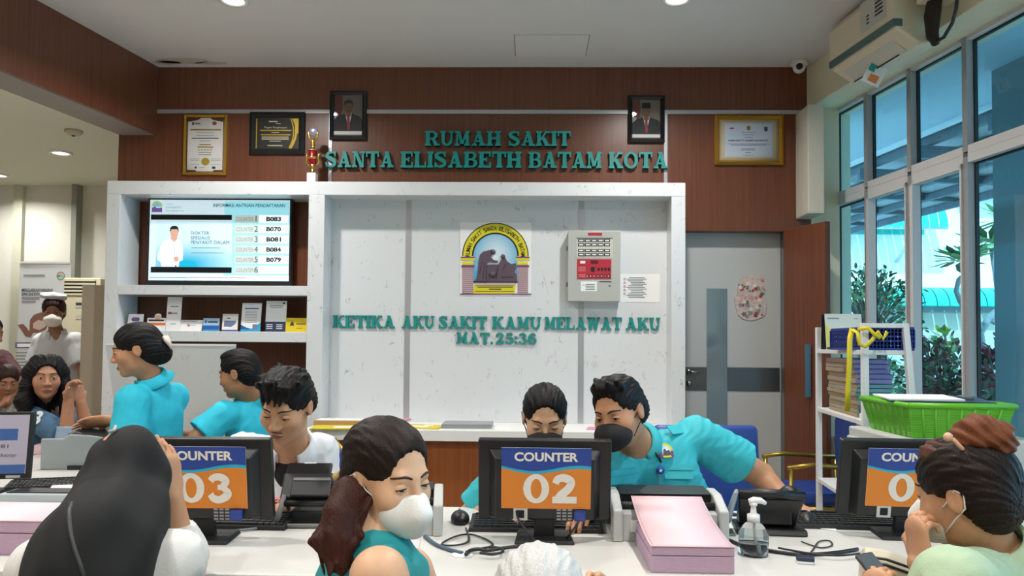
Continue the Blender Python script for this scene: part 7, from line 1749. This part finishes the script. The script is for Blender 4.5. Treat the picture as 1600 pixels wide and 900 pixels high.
# --- man leaning over, reaching to the right
p = Person('man in teal short sleeved shirt and black mask, leaning with one arm stretched out', (967, 643), 2.62, -28, 14, 7, 1.0, '#b88460', .004)
f = p.fw(-8); N, W = P(995, 696, 2.75), P(1072, 850, 2.98); SR, SL = P(957, 735, 2.70), P(1088, 683, 2.88)
p.neck(N, .054, .062); p.core(N, W, SL, SR, f, .12, .12)
E, Wr = P(1188, 742, 2.95), P(1233, 788, 2.84); p.arm(SL, E, Wr, (.06, .047, .032)); Wr2 = V3(Wr)
p.hand(Wr, V3(P(1272, 803, 2.74)) - V3(Wr), (-.15, -.1, -1), 1, (.32, .3, .3, .34), .3, 1.0, .5)
E2, Wq = P(966, 818, 2.74), P(915, 830, 2.62); Wq.z = .79; p.arm(SR, E2, Wq, (.056, .046, .032)); p.hand(Wq, (-.3, -1, 0), (0, 0, -1), -1)
p.torso(N, W, SL, SR, f, M_tealc2, r=.165, wa=.165, yoke=.064, seed=9, amp=.005, sleeves=((SL, E, .078, .088, .68), (SR, E2, .075, .085, .75)), neck=.07)
p.trousers(W, f, M_trk, M_shoe, .42); p.collar(N, f, M_tealc2, .066, .034, .034, 26, .008)
p.patch(p.shirt, 1040, 704, 'chest_badge', lambda mb: badge(mb, .052))
def cardd(mb):
    mb.mat(mat('badge_blue', '#1d4fae', .4)).box((-.026, -.004, -.03), (.026, 0, .025)); mb.mat(M_paper).box((-.02, -.005, -.024), (.02, -.003, .005)); mb.mat(M_ink).box((-.016, -.0055, -.018), (-.002, -.004, -.004))
p.patch(p.shirt, 1032, 766, 'name_card', cardd, off=.008)
def reel(mb):
    mb.mat(mat('badge_blue', '')).lathe([(.0005, 0), (.014, 0), (.014, .008), (.0005, .008)], 20, RX(90)); mb.mat(M_paper).lathe([(.0005, .009), (.006, .009)], 12, RX(90)); mb.mat(M_silver).box((-.002, -.003, -.06), (.002, -.001, -.012))
p.patch(p.shirt, 1030, 733, 'badge_reel', reel, off=.006)
p.patch(p.shirt, 1026, 715, 'pen', lambda mb: mb.mat(M_black).tube([(-.008, -.004, .02), (.01, -.004, -.018)], .004, 8), off=.004)
for px, py in ((972, 742), (1060, 735)):
    p.patch(p.shirt, px, py, 'pocket', lambda mb: mb.mat(M_tealc2).box((-.05, -.003, -.03), (.05, 0, .015)).box((-.051, -.006, .0), (.051, -.002, .02)), off=.002)
p.patch(p.shirt, 1058, 672, 'epaulette', lambda mb: mb.mat(M_tealc2).box((-.055, -.004, -.02), (.055, 0, .02)), off=.003)
def ex(v, after):
    if not after:
        p.hell(v, (0, .035, .1), (.058, .055, .028), .02)
        rs = random.Random(3)
        for i in range(16): x = rs.uniform(-.06, .06); y = rs.uniform(-.04, .07); p.hcap(v, (x, y, .098), (x + rs.uniform(-.012, .012), y + .02, .122), .010, .004, .012)
p.scalp(.006, (0, .110, .004), (.064, .076, .075), -.07, extra=ex).mesh('hair', .0035, M_hair, p.t)
p.eyes(.42, (-.15, -.2), mouth=False); p.mask(M_maskb, 'soft'); p.done()

# --- young man in the white shirt
p = Person('young man in white shirt looking down, behind the monitor with sign 03', (448, 633), 2.68, -26, 24, -6, 1.05, '#bf8d69', .004)
f = p.fw(-10); N, W = P(455, 698, 2.82), P(448, 850, 3.02); SR, SL = P(380, 703, 2.88), P(501, 704, 2.9)
p.neck(N, .052, .06); p.core(N, W, SL, SR, f)
E, Wr = P(506, 808, 2.86), P(437, 800, 2.62); p.arm(SL, E, Wr, (.05, .043, .03)); p.hand(Wr, (-1, -.25, -.12), (.0, .1, -1), 1, (.3, .35, .4, .45), .4)
E2, Wq = P(360, 812, 2.86), P(385, 820, 2.62); p.arm(SR, E2, Wq, (.05, .043, .03)); p.hand(Wq, (.6, -.8, 0), (0, 0, -1), -1)
p.torso(N, W, SL, SR, f, M_wshirt, r=.15, wa=.15, seed=14, amp=.005, sleeves=((SL, E, .064, .072, .86), (SR, E2, .064, .072, .86)), neck=.066, vneck=.07)
tv_ = Vol(); tv_.cap(V3(N) - np.array((0, 0, .03)), V3(N) - np.array((0, -.01, .10)), .06, .072, .03, flat=(f, .75)); tv_.mesh('undershirt', .006, M_black_c, p.t)
p.trousers(W, f, M_trk, M_shoe, .4); p.collar(N, f, M_wshirt, .07, .036, .062, 30)
def ex(v, after):
    if not after:
        p.hell(v, (0, .02, .098), (.066, .07, .034), .02); p.hell(v, (0, .072, .082), (.05, .025, .022), .015)
        rs = random.Random(5)
        for i in range(26): x = rs.uniform(-.065, .065); y = rs.uniform(-.06, .085); p.hcap(v, (x, y, .105), (x + rs.uniform(-.02, .02), y + rs.uniform(.0, .03), .13 - abs(x) * .2), .011, .004, .012)
    else:
        for x, z in ((-.03, .06), (-.012, .055), (.012, .062), (.03, .066)): p.hcap(v, (x, .082, .085), (x + .006, .096, z - .008), .011, .004, .01)
p.scalp(.008, (0, .108, -.004), (.061, .072, .073), -.06, extra=ex).mesh('hair', .0035, M_hair, p.t)
p.eyes(.14, (0, -.4), lips='#8f5347')
mb = MB(); pts = [p.skin.hit(p.L((x, .15, -.056)), p.R @ np.array((0, -1, 0)), .2) for x in (-.02, -.012, -.005, .005, .012, .02)]; mb.tube([tuple(q) for q in pts if q is not None], .0022, 6); mb.build('moustache', mat('moustache_thin', '#4a3226', .8), p.t); p.done()

# --- woman with the bun, standing at the left counter
p = Person('woman in teal with black hair bun and pale clip, turned to the left counter', (213, 547), 3.5, -97, 12, 0, 1.0, '#b37f5c', .005, True)
f = p.fw(-130); N, W = P(238, 596, 3.56), P(236, 740, 3.62); SL, SR = P(207, 626, 3.42), P(272, 620, 3.72)
p.neck(N, .046, .052); p.core(N, W, SL, SR, f)
E, Wr = P(200, 706, 3.38), P(172, 722, 3.3); p.arm(SL, E, Wr); p.hand(Wr, (-1, 0, -.2), (0, 0, -1), -1)
E2, Wq = P(232, 690, 3.86), P(172, 657, 3.72); p.arm(SR, E2, Wq, (.045, .04, .028)); p.hand(Wq, (-1, -.25, -.08), (0, -.75, -.65), -1, (.12, .16, .2, .25), .2, 1.0, .3)
p.torso(N, W, SL, SR, f, M_tealc, r=.165, wa=.16, flat=.72, seed=21, amp=.003, sleeves=((SL, E, .072, .086, .86), (SR, E2, .066, .075, .7)), neck=.056)
p.trousers(W, f, M_trk, M_shoe, .36, res=.012); p.collar(N, f, M_tealc, .062, .04, .04, 40)
def ex(v, after):
    if not after:
        p.hell(v, (0, -.1, -.012), (.062, .05, .058), .025); p.hell(v, (0, -.095, -.05), (.05, .045, .035), .025)
p.scalp(.009, (0, .11, -.014), (.058, .07, .085), -.075, extra=ex).mesh('hair', .004, M_hair, p.t)
M_clip = mat('clip_pearl', '#d9c6b6', .35)
for i in range(3):
    mb = MB(); mb.tube([tuple(p.L(q)) for q in ((-.035 + .006 * i, -.128 - .006 * i, .038), (-.05 + .006 * i, -.135 - .006 * i, .018 - .008 * i), (-.052 + .006 * i, -.142 - .004 * i, -.002 - .012 * i))], [.007, .009, .005], 8); mb.build('hair_clip', M_clip, p.t)
p.eyes(.3, (0, -.3)); p.done()

# --- man in teal seen from behind
p = Person('seated man in teal seen from behind, beside the marble partition', (374, 584), 3.9, -118, 12, 0, 1.0, '#a8734f', .005)
f = p.fw(-125); N, W = P(390, 622, 3.98), P(398, 740, 4.0); SL, SR = P(350, 648, 3.82), P(428, 640, 4.12)
p.neck(N, .052, .058); p.core(N, W, SL, SR, f)
E, Wr = P(306, 686, 3.74), P(262, 680, 3.86); p.arm(SL, E, Wr, (.048, .043, .03)); p.hand(Wr, (-1, .3, -.1), (0, 0, -1), -1)
E2, Wq = P(405, 712, 4.2), P(355, 705, 4.25); p.arm(SR, E2, Wq); p.hand(Wq, (-1, 0, 0), (0, 0, -1), 1)
p.torso(N, W, SL, SR, f, M_tealc, r=.16, wa=.16, flat=.7, seed=33, amp=.004, sleeves=((SL, E, .068, .08, .8), (SR, E2, .066, .075, .8)), neck=.062)
p.trousers(W, f, M_trk, M_shoe, .25, res=.012); p.collar(N, f, M_tealc, .066, .036, .04, 36)
def ex(v, after):
    if not after: p.hell(v, (0, .02, .1), (.055, .06, .026), .02)
p.scalp(.006, (0, .108, -.01), (.062, .075, .078), -.075, extra=ex).mesh('hair', .004, M_hair, p.t)
p.eyes(.4); p.done()

# --- woman in denim
p = Person('long haired woman in denim shirt with clasped hands, facing the camera at the left counter', (72, 589), 4.2, 4, 3, 0, 1.0, '#a9775a', .0045, True)
f = p.fw(40); N, W = P(72, 636, 4.28), P(64, 735, 4.4); SR, SL = P(46, 652, 4.2), P(108, 652, 4.42)
M_denim = mat('denim_blue', '#3d5f7d', .85, noise=.12, nscale=50, bump=.2, bscale=300)
p.neck(N, .045, .05); p.core(N, W, SL, SR, f)
E, Wr = P(104, 680, 4.02), P(107, 628, 4.02); p.arm(SR, E, Wr, (.046, .04, .027)); p.hand(Wr, (.12, .0, 1), (.9, -.1, 0), -1, (.55, .6, .6, .6), .6, .95)
E2, Wq = P(139, 682, 4.12), P(126, 630, 4.08); p.arm(SL, E2, Wq, (.046, .04, .027)); p.hand(Wq, (-.12, -.05, 1), (-.9, .1, 0), -1, (.6, .65, .7, .7), .6, .95)
p.torso(N, W, SL, SR, f, M_denim, r=.15, wa=.15, seed=40, amp=.004, sleeves=((SR, E, .064, .068, .95), (SL, E2, .062, .062, .95)), neck=.058)
for (A, B) in ((E, Wr), (E2, Wq)):
    A, B = V3(A), V3(B); c = Vol(); c.cap(A + (B - A) * -.1, A + (B - A) * .28, .053, .05, .01, cut=True); c.warp(folds(.003, 3)); c.mesh('rolled_cuff', .005, mat('denim_pale', '#8c9db3', .85, noise=.1, nscale=60), p.t)
def three(mb):
    mb.mat(mat('patch_white', '#c9ccd0', .8))
    for i_, pl_ in enumerate(heavy_digit('3')): mb.poly([((a - .5) * .075, -.001 - i_ * 3e-5, (b - .5) * .085) for a, b in pl_])
p.patch(p.shirt, 59, 654, 'sleeve_number', three)
p.trousers(W, f, M_trk, M_shoe, .3, res=.012)
def ex(v, after):
    if after:
        for q, xx in ((-1, .094), (1, .090)):
            v.chain([p.L((q * .05, -.01, .09)), p.L((q * .084, -.01, .03)), p.L((q * xx, -.0, -.05)), p.L((q * (xx + .012), .01, -.13)), p.L((q * xx, .03, -.2))], [.026, .024, .03, .042, .03], .03)
        v.chain([p.L((0, -.08, .03)), p.L((0, -.09, -.08)), p.L((0, -.09, -.2))], [.08, .08, .07], .04)
p.scalp(.012, (0, .112, -.012), (.066, .09, .086), -.08, ears=False, side_cut=False, extra=ex).mesh('hair', .0045, M_hair, p.t)
p.eyes(.6, (.0, 0), lips='#7d4440'); p.done()

# --- nurse
p = Person('standing nurse in white uniform, white cap and mask, behind the denim woman', (84, 488), 6.0, -6, 6, 0, 1.0, '#96684c', .006, True)
f = p.fw(-4); N, W = P(88, 520, 6.04), P(94, 625, 6.05); SR, SL = P(65, 534, 6.05), P(117, 532, 6.05)
p.neck(N, .045, .05); p.core(N, W, SL, SR, f)
E, Wr = P(131, 582, 6.03), P(135, 622, 5.95); p.arm(SL, E, Wr, (.045, .04, .028)); p.hand(Wr, (.05, -.1, -1), (-.9, 0, 0), 1, (.3, .35, .4, .4), .4)
E2, Wq = P(54, 580, 6.03), P(62, 615, 5.92); p.arm(SR, E2, Wq, (.045, .04, .028)); p.hand(Wq, (.3, -.3, -1), (.9, 0, 0), -1)
M_nurse = mat('nurse_white', '#c9cbcf', .8)
def dr(v): v.cap(W, (W.x, W.y, .5), .15, .19, .06, flat=(f, .75), cut=True)
p.torso(N, W, SL, SR, f, M_nurse, name='uniform_dress', r=.15, wa=.14, seed=51, amp=.003, sleeves=((SL, E, .066, .085, .72), (SR, E2, .066, .085, .72)), neck=.06, vneck=.12, extra=dr, res=.008)
p.collar(N, f, M_nurse, .066, .02, .06, 34)
hz = W.z - .15
for q in (-1, 1):
    p.skin.chain([(W.x + q * .08, W.y, hz), (W.x + q * .08, W.y, .47), (W.x + q * .08, W.y, .07)], [.085, .055, .038], .03)
    o = Vol(); o.cap((W.x + q * .08, W.y + .04, .045), (W.x + q * .08, W.y - .13, .035), .045, .035); o.plane((0, 0, .004), (0, 0, -1)); o.mesh('shoe', .007, M_white, p.t)
p.skin.cap((W.x - .07, W.y, hz), (W.x + .07, W.y, hz), .09, None, .05); p.skin.cap(W, (W.x, W.y, hz), .1, .1, .05)
p.patch(p.shirt, 103, 536, 'chest_badge', lambda mb: mb.mat(mat('nurse_badge', '#3c5a70', .6)).xz([(-.03, -.03), (.03, -.03), (.03, .01), (.018, .03), (-.018, .03), (-.03, .01)], -.002, 0))
p.patch(p.shirt, 70, 545, 'name_card', lambda mb: mb.mat(mat('card_pale_blue', '#8fb0ba', .5)).box((-.03, -.004, -.04), (.03, 0, .04)))
p.patch(p.shirt, 77, 528, 'green_clip', lambda mb: mb.mat(mat('clip_green', '#3f7a4a', .5)).box((-.008, -.005, -.015), (.008, 0, .012)))
def ex(v, after):
    if not after: p.hell(v, (0, -.1, .0), (.045, .04, .045), .03)
p.scalp(.01, (0, .108, -.016), (.056, .075, .078), -.07, extra=ex).mesh('hair', .005, M_hairb, p.t)
cp = Vol(); cp.chain([p.L((-.075, .01, .118)), p.L((0, .03, .128)), p.L((.085, -.01, .135))], [.016, .022, .014], .02, flat=(p.R @ np.array((0, 0, 1.0)), 1.4)); p.hell(cp, (.0, -.01, .128), (.09, .07, .022), .02); cp.mesh('nurse_cap', .005, M_nurse, p.t)
p.eyes(.5, mouth=False); p.mask(M_maskw, 'soft', res=.005); p.done()

# --- partly visible visitors at the far left
M_batik = mat('batik_maroon', '#4a1722', .8, noise=.6, nscale=38)
p = Person('person in dark maroon patterned top at the far left edge, mostly outside the photo', (-22, 520), 5.0, 60, 12, 0, 1.0, '#8f6248', .007)
f = p.fw(60); N, W = P(-22, 556, 5.02), P(-40, 660, 5.1); SR, SL = P(-45, 570, 4.9), P(2, 562, 5.16); p.neck(N); p.core(N, W, SL, SR, f)
E, Wr = P(28, 598, 5.0), P(10, 628, 4.86); p.arm(SL, E, Wr); p.hand(Wr, (-.6, -.3, -.4), (0, 0, -1), 1); E2, Wq = P(-60, 625, 4.85), P(-30, 640, 4.75); p.arm(SR, E2, Wq); p.hand(Wq, (.6, 0, -.2), (0, 0, -1), -1)
p.torso(N, W, SL, SR, f, M_batik, name='batik_top', seed=60, sleeves=((SL, E, .066, .07, .96), (SR, E2, .066, .07, .96)), res=.009); p.trousers(W, f, M_trk, M_shoe, .35, res=.013)
p.scalp(.008, (0, .108, -.008), (.062, .075, .075), -.07).mesh('hair', .006, M_hair, p.t); p.eyes(.4); p.done()
p = Person('child with dark hair and white patterned top beside the maroon sleeve at the left edge', (10, 596), 4.9, 10, 14, 0, .86, '#8f6248', .006)
f = p.fw(10); N, W = P(12, 624, 4.93), P(12, 700, 5.0); SR, SL = P(-10, 636, 4.94), P(34, 634, 4.94); p.neck(N, .04, .045); p.core(N, W, SL, SR, f, .08, .09)
E, Wr = P(44, 668, 4.92), P(26, 672, 4.75); p.arm(SL, E, Wr, (.036, .032, .022)); p.hand(Wr, (-.5, -.6, 0), (0, 0, -1), 1, size=.8); E2, Wq = P(-20, 668, 4.92), P(2, 674, 4.75); p.arm(SR, E2, Wq, (.036, .032, .022)); p.hand(Wq, (.5, -.6, 0), (0, 0, -1), -1, size=.8)
p.torso(N, W, SL, SR, f, mat('child_top', '#b3b1ad', .8, noise=.5, nscale=40), name='top', r=.11, wa=.11, yoke=.042, neck=.05, seed=61, sleeves=((SL, E, .048, .052, .7), (SR, E2, .048, .052, .7)), res=.008); p.trousers(W, f, M_trk, M_shoe, .3, lat=.07, res=.013)
p.scalp(.010, (0, .108, -.012), (.06, .075, .072), -.07).mesh('hair', .006, M_hairb, p.t); p.eyes(.4); p.done()

# --- woman in the teal sleeveless top, foreground
p = Person('woman in teal sleeveless top and white mask with a long brown ponytail', (608, 746), 1.6, 38, 7, 3, .95, '#d3a684', .0035, True)
f = p.fw(118); N, W = P(577, 838, 1.58), P(562, 1130, 1.60); SR, SL = P(592, 900, 1.44), P(640, 893, 1.70)
p.neck(N, .046, .052); p.core(N, W, SL, SR, f, .115, .11); 
E, Wr = P(640, 1050, 1.42), P(700, 1020, 1.70); p.arm(SR, E, Wr, (.054, .043, .03)); p.hand(Wr, (.8, .6, 0), (0, 0, -1), 1)
E2, Wq = P(700, 1020, 1.80), P(680, 1030, 1.93); p.arm(SL, E2, Wq, (.05, .043, .03)); p.hand(Wq, (.5, .8, 0), (0, 0, -1), -1)
M_tsl = mat('sleeveless_teal', '#1f8f93', .7, noise=.05, nscale=30, bump=.15, bscale=250)
v = Vol(); Nv, Wv = V3(N), V3(W); u = (Nv - Wv) / np.linalg.norm(Nv - Wv); S1, S2 = V3(SR), V3(SL)
v.cap(Nv - u * .16, Wv, .148, .145, .06, flat=(f, .68)); v.cap(S1 + (S2 - S1) * .2, S1 + (S2 - S1) * .8, .053, None, .05); v.cap(Nv - u * .03, Nv - u * .13, .075, .1, .05); v.warp(folds(.003, 70))
hd = p.L((0, -.02, -.06)); nd = (hd - Nv) / np.linalg.norm(hd - Nv); v.cap(Nv - nd * .01, Nv + nd * .2, .052, .075, .006, 's')
for S, o_ in ((S1, S1 - S2), (S2, S2 - S1)):
    q = S + o_ / np.linalg.norm(o_) * .03; v.cap(q + u * .06, q - u * .10, .066, .06, .012, 's')
v.mesh('sleeveless_top', .0045, M_tsl, p.t); p.trousers(W, fwd(150), M_trk, M_shoe, .36, res=.013)
M_hb = hairmat('hair_brown_front', '#1d120d'); M_hbt = hairmat('hair_brown_tail', '#3a1a12')
def ex(v, after):
    if not after: p.hell(v, (0, -.03, .062), (.074, .088, .06), .03)
    else:
        for q in (-1, 1): p.hell(v, (q * .088, -.002, -.022), (.03, .028, .045), .008, 's')
p.scalp(.006, (-.004, .114, .002), (.064, .08, .084), -.07, extra=ex, amp=.001).mesh('hair', .0035, M_hb, p.t)
tl = Vol(); rs = random.Random(9)
base = p.L((.01, -.115, -.03)); tp = [base, V3(P(548, 772, 1.56)), V3(P(534, 806, 1.52)), V3(P(524, 842, 1.50)), V3(P(532, 888, 1.48))]
tl.chain(tp, [.028, .030, .030, .026, .012], .03)
for i in range(30):
    a = rs.random() * 6.28; o_ = np.array((math.cos(a), math.sin(a) * .6, 0)); pts = [q + o_ * (.02 + .016 * rs.random()) * (1 if 0 < j < 4 else .5) + np.array((rs.gauss(0, .009), rs.gauss(0, .009), rs.gauss(0, .008))) for j, q in enumerate(tp)]
    tl.chain(pts, [.006, .0075, .0075, .0065, .003], .006)
tl.mesh('ponytail', .0035, M_hbt, p.t)
mb = MB()
for i in range(110):
    a = rs.random() * 6.28; rr = .024 + .014 * rs.random(); ph = rs.random() * 6.28; wl_ = rs.uniform(5, 9); pts = []
    for j in range(29):
        u = j / 28 * (len(tp) - 1.001); k = int(u); q = tp[k] + (tp[k + 1] - tp[k]) * (u - k); sh_ = (.35 + .65 * math.sin(math.pi * min(1, .15 + u / 4.6)))
        pts.append(tuple(q + np.array((math.cos(a), math.sin(a) * .75, 0)) * rr * sh_ + np.array((math.sin(wl_ * u * .5 + ph), math.cos(wl_ * u * .5 + ph), 0)) * .0065 * min(1, u)))
    mb.tube(pts, [.0022] * 28 + [.0006], 5)
mb.build('loose_strands', M_hbt, p.t)
mb = MB(); mb.ball(tuple(p.L((.052, -.12, -.018))), .0105, 14); mb.build('hair_bead', mat('bead_cream', '#cdb27c', .3), p.t)
p.eyes(.28, (.2, -.3), brow='#3a2419', mouth=False); p.mask(M_maskw, 'cup', res=.003)
mb = MB(); mb.ball(tuple(p.L((.079, -.006, -.036))), .0022, 10); mb.build('earring', M_gold, p.t); p.done()

# --- woman with black headscarf, seen from behind
p = Person('person in black headscarf and white top seen from behind, hand at the cheek', (198, 748), 1.85, 158, 16, 0, 1.0, '#c08d69', .004, True)
f = p.fw(165); N, W = P(180, 850, 1.74), P(160, 1060, 1.66); SL, SR = P(72, 893, 1.64), P(268, 880, 1.74)
p.neck(N, .046, .052); p.core(N, W, SL, SR, f)
E, Wr = P(282, 872, 1.98), P(268, 778, 1.94); E.z = .80; p.arm(SR, E, Wr, (.048, .042, .028)); p.hand(Wr, (-.10, -.05, 1), (-.9, .45, 0), 1, (.12, .15, .2, .22), .2, .95)
E2, Wq = P(45, 985, 1.85), P(140, 960, 2.02); Wq.z = max(Wq.z, .79); p.arm(SL, E2, Wq); p.hand(Wq, (.8, .3, 0), (0, 0, -1), -1)
p.torso(N, W, SL, SR, f, mat('white_knit', '#d6d4d0', .85, bump=.15, bscale=200), name='white_top', r=.165, wa=.165, yoke=.068, seed=80, amp=.005, sleeves=((SR, E, .07, .064, 1.0), (SL, E2, .07, .064, 1.0)), extra=lambda v: v.cap(E, V3(E) + (V3(Wr) - V3(E)) * .5, .056, .048, .03, cut=True))
p.trousers(W, f, M_trk, M_shoe, .36, res=.013)
v = Vol(); p.hell(v, (0, -.012, .032), (.084, .104, .09), .03); p.hell(v, (0, .0, -.05), (.077, .095, .085), .04)
v.chain([p.L((0, -.02, -.02)), P(178, 815, 1.72), P(150, 862, 1.62), P(140, 915, 1.58)], [.08, .092, .108, .115], .06); v.cap(P(178, 820, 1.74), P(215, 860, 1.74), .085, .07, .05); v.cap(P(135, 880, 1.62), P(110, 850, 1.66), .07, .05, .05)
def drape(x, y, z):
    t = np.sin((x * 1.0 + z * .55) * 62 + 1.5 * np.sin(z * 17)) * .6 + np.sin((x * .7 - z * .9) * 38 + y * 20); return .006 * t
v.warp(drape); p.hell(v, (0, .12, -.02), (.055, .05, .075), .015, 's')
v.mesh('headscarf', .005, mat('scarf_black', '#060607', .85, sheen=.0), p.t)
mb = MB(); mb.tube([tuple(p.L(q)) for q in ((-.022, -.055, .118), (-.014, -.07, .114), (-.012, -.08, .104), (-.024, -.082, .1))], .004, 8); mb.build('scarf_pin', mat('pin_pale', '#b9aaa0', .3), p.t)
sp_ = []
for px, py in ((112, 786), (108, 800), (109, 820), (112, 840), (118, 862), (126, 884), (134, 906)):
    d_ = V3(ray(px, py)); d_ /= np.linalg.norm(d_); h_ = v.hit(np.array((0, 0, CAMZ)) + d_ * .9, d_, 1.4)
    if h_ is not None: sp_.append(tuple(h_))
mb = MB(); mb.tube(sp_, .005, 8); mb.build('bag_strap', mat('strap_grey', '#2c2f30', .5), p.t)
p.done()

# --- grey haired visitor at the bottom edge
p = Person('grey haired person seen from behind at the bottom edge below the monitor with sign 02', (843, 962), 1.42, 172, 10, 0, 1.0, '#c99b78', .0045)
f = p.fw(172); N, W = P(845, 1070, 1.34), P(845, 1300, 1.34); SL, SR = P(740, 1115, 1.34), P(950, 1115, 1.36); p.neck(N); p.core(N, W, SL, SR, f)
E, Wr = P(985, 1180, 1.5), P(945, 985, 1.72); p.arm(SR, E, Wr, (.046, .04, .028)); p.hand(Wr, (-.25, .15, 1), (-.3, -.9, 0), 1, (.5, .55, .6, .65), .5)
E2, Wq = P(700, 1230, 1.5), P(760, 1200, 1.75); p.arm(SL, E2, Wq); p.hand(Wq, (.5, .8, 0), (0, 0, -1), -1)
p.torso(N, W, SL, SR, f, mat('top_grey', '#7d7f86', .8), seed=90, sleeves=((SL, E2, .06, .066, .8), (SR, E, .06, .066, .8)), res=.008); p.trousers(W, f, M_trk, M_shoe, .36, res=.013)
p.scalp(.012, (0, .112, -.008), (.06, .075, .08), -.075, amp=.0016).mesh('hair', .004, hairmat('hair_grey', '#c6c5c3'), p.t); p.eyes(.4); p.done()

# --- woman with brown bun at the right, foreground
p = Person('woman in pale green shirt with brown hair bun, white mask and hand at her mouth', (1508, 770), 1.75, -113, 10, -3, 1.0, '#c08e6c', .0035, True)
f = p.fw(-125); N, W = P(1552, 862, 1.76), P(1570, 1080, 1.72); SL, SR = P(1490, 915, 1.6), P(1622, 888, 1.92)
p.neck(N, .047, .054); p.core(N, W, SL, SR, f, .12, .12)
M_grs = mat('shirt_pale_green', '#a9bf9f', .75, noise=.04, nscale=20, bump=.15, bscale=250)
E, Wr = P(1420, 1060, 1.60), P(1392, 975, 1.62); p.arm(SL, E, Wr, (.05, .042, .028)); p.hand(Wr, (-.16, .45, .9), (.7, .55, -.2), 1, (.75, .7, .7, .75), .3, .95)
E2, Wq = P(1492, 1010, 1.80), P(1440, 880, 1.74); p.arm(SR, E2, Wq, (.05, .042, .029)); p.hand(Wq, (-.10, .1, 1), (1, .25, .1), 1, (.6, .75, .85, .9), .6, .88)
p.torso(N, W, SL, SR, f, M_grs, r=.165, wa=.165, flat=.75, yoke=.07, seed=101, amp=.004, sleeves=((SL, E, .074, .08, .9), (SR, E2, .068, .074, .45)), neck=.062, res=.0048)
p.trousers(W, f, M_trk, M_shoe, .36, res=.013); p.collar(N, f, M_grs, .067, .045, .05, 36)
M_hb2 = hairmat('hair_black_brown', '#1a0f0b'); M_bun = hairmat('hair_bun_brown', '#6b3c22')
p.scalp(.012, (0, .11, -.012), (.058, .072, .085), -.085, amp=.0011).mesh('hair', .0035, M_hb2, p.t)
v = Vol(); bc_ = p.L((0, -.055, .124)); v.ell(bc_, (.052, .05, .042), p.R, .02); v.ell(p.L((.01, -.088, .11)), (.036, .036, .036), p.R, .02); v.cap(p.L((0, 0, .1)), bc_, .024, .036, .03)
def cw(x, y, z): return .0022 * (np.sin((x + z * .8) * 210 + 2 * np.sin(z * 60)) + np.sin((x * .4 - z) * 150 + y * 60))
v.warp(cw); v.mesh('hair_bun', .0033, M_bun, p.t)
tp_ = Vol(); p.hell(tp_, (0, .004, .084), (.068, .078, .043), .03); tp_.warp(cw); tp_.mesh('hair_front', .0035, hairmat('hair_front_brown', '#4d2b1a'), p.t)
mb = MB(); c0 = p.L((-.052, -.028, .102)) + p.R @ np.array((-.01, 0, .008)); mb.tube([tuple(c0 + np.array(q)) for q in ((-.02, 0, .02), (-.008, -.012, .014), (.01, -.01, -.004), (.022, 0, -.016))], .0045, 8); mb.ball(tuple(c0 + np.array((-.018, -.008, .02))), .010, 12); mb.build('hair_tie', mat('tie_peach', '#d6a98c', .5), p.t)
p.eyes(.5, (0, 0), mouth=False); p.mask(M_maskw, 'cup', res=.003, sides=(-1, 1)); p.done()
# phone in her hand
c = P(1370, 893, 1.66); d1 = (P(1392, 862, 1.73) - P(1334, 866, 1.72)); 
q = [P(1336, 866, 1.74), P(1362, 861, 1.76), P(1415, 925, 1.60), P(1388, 932, 1.58)]
t = thing('mobile_phone', 'dark mobile phone held up in the hand of the woman with the brown bun', 'phone', (q[0] + q[2]) / 2)
n_ = (q[1] - q[0]).cross(q[3] - q[0]).normalized(); n_ = n_ if n_.y > 0 else -n_
MB().prism(q, n_ * .009).build('case', mat('phone_case', '#2a1d1f', .4), t, bevel=.003)
ce = sum(q, Vector()) / 4; MB().prism([ce + (v_ - ce) * .93 - n_ * .0006 for v_ in q], n_ * .0005).build('screen', mat('phone_screen', '#4d565d', .12), t)
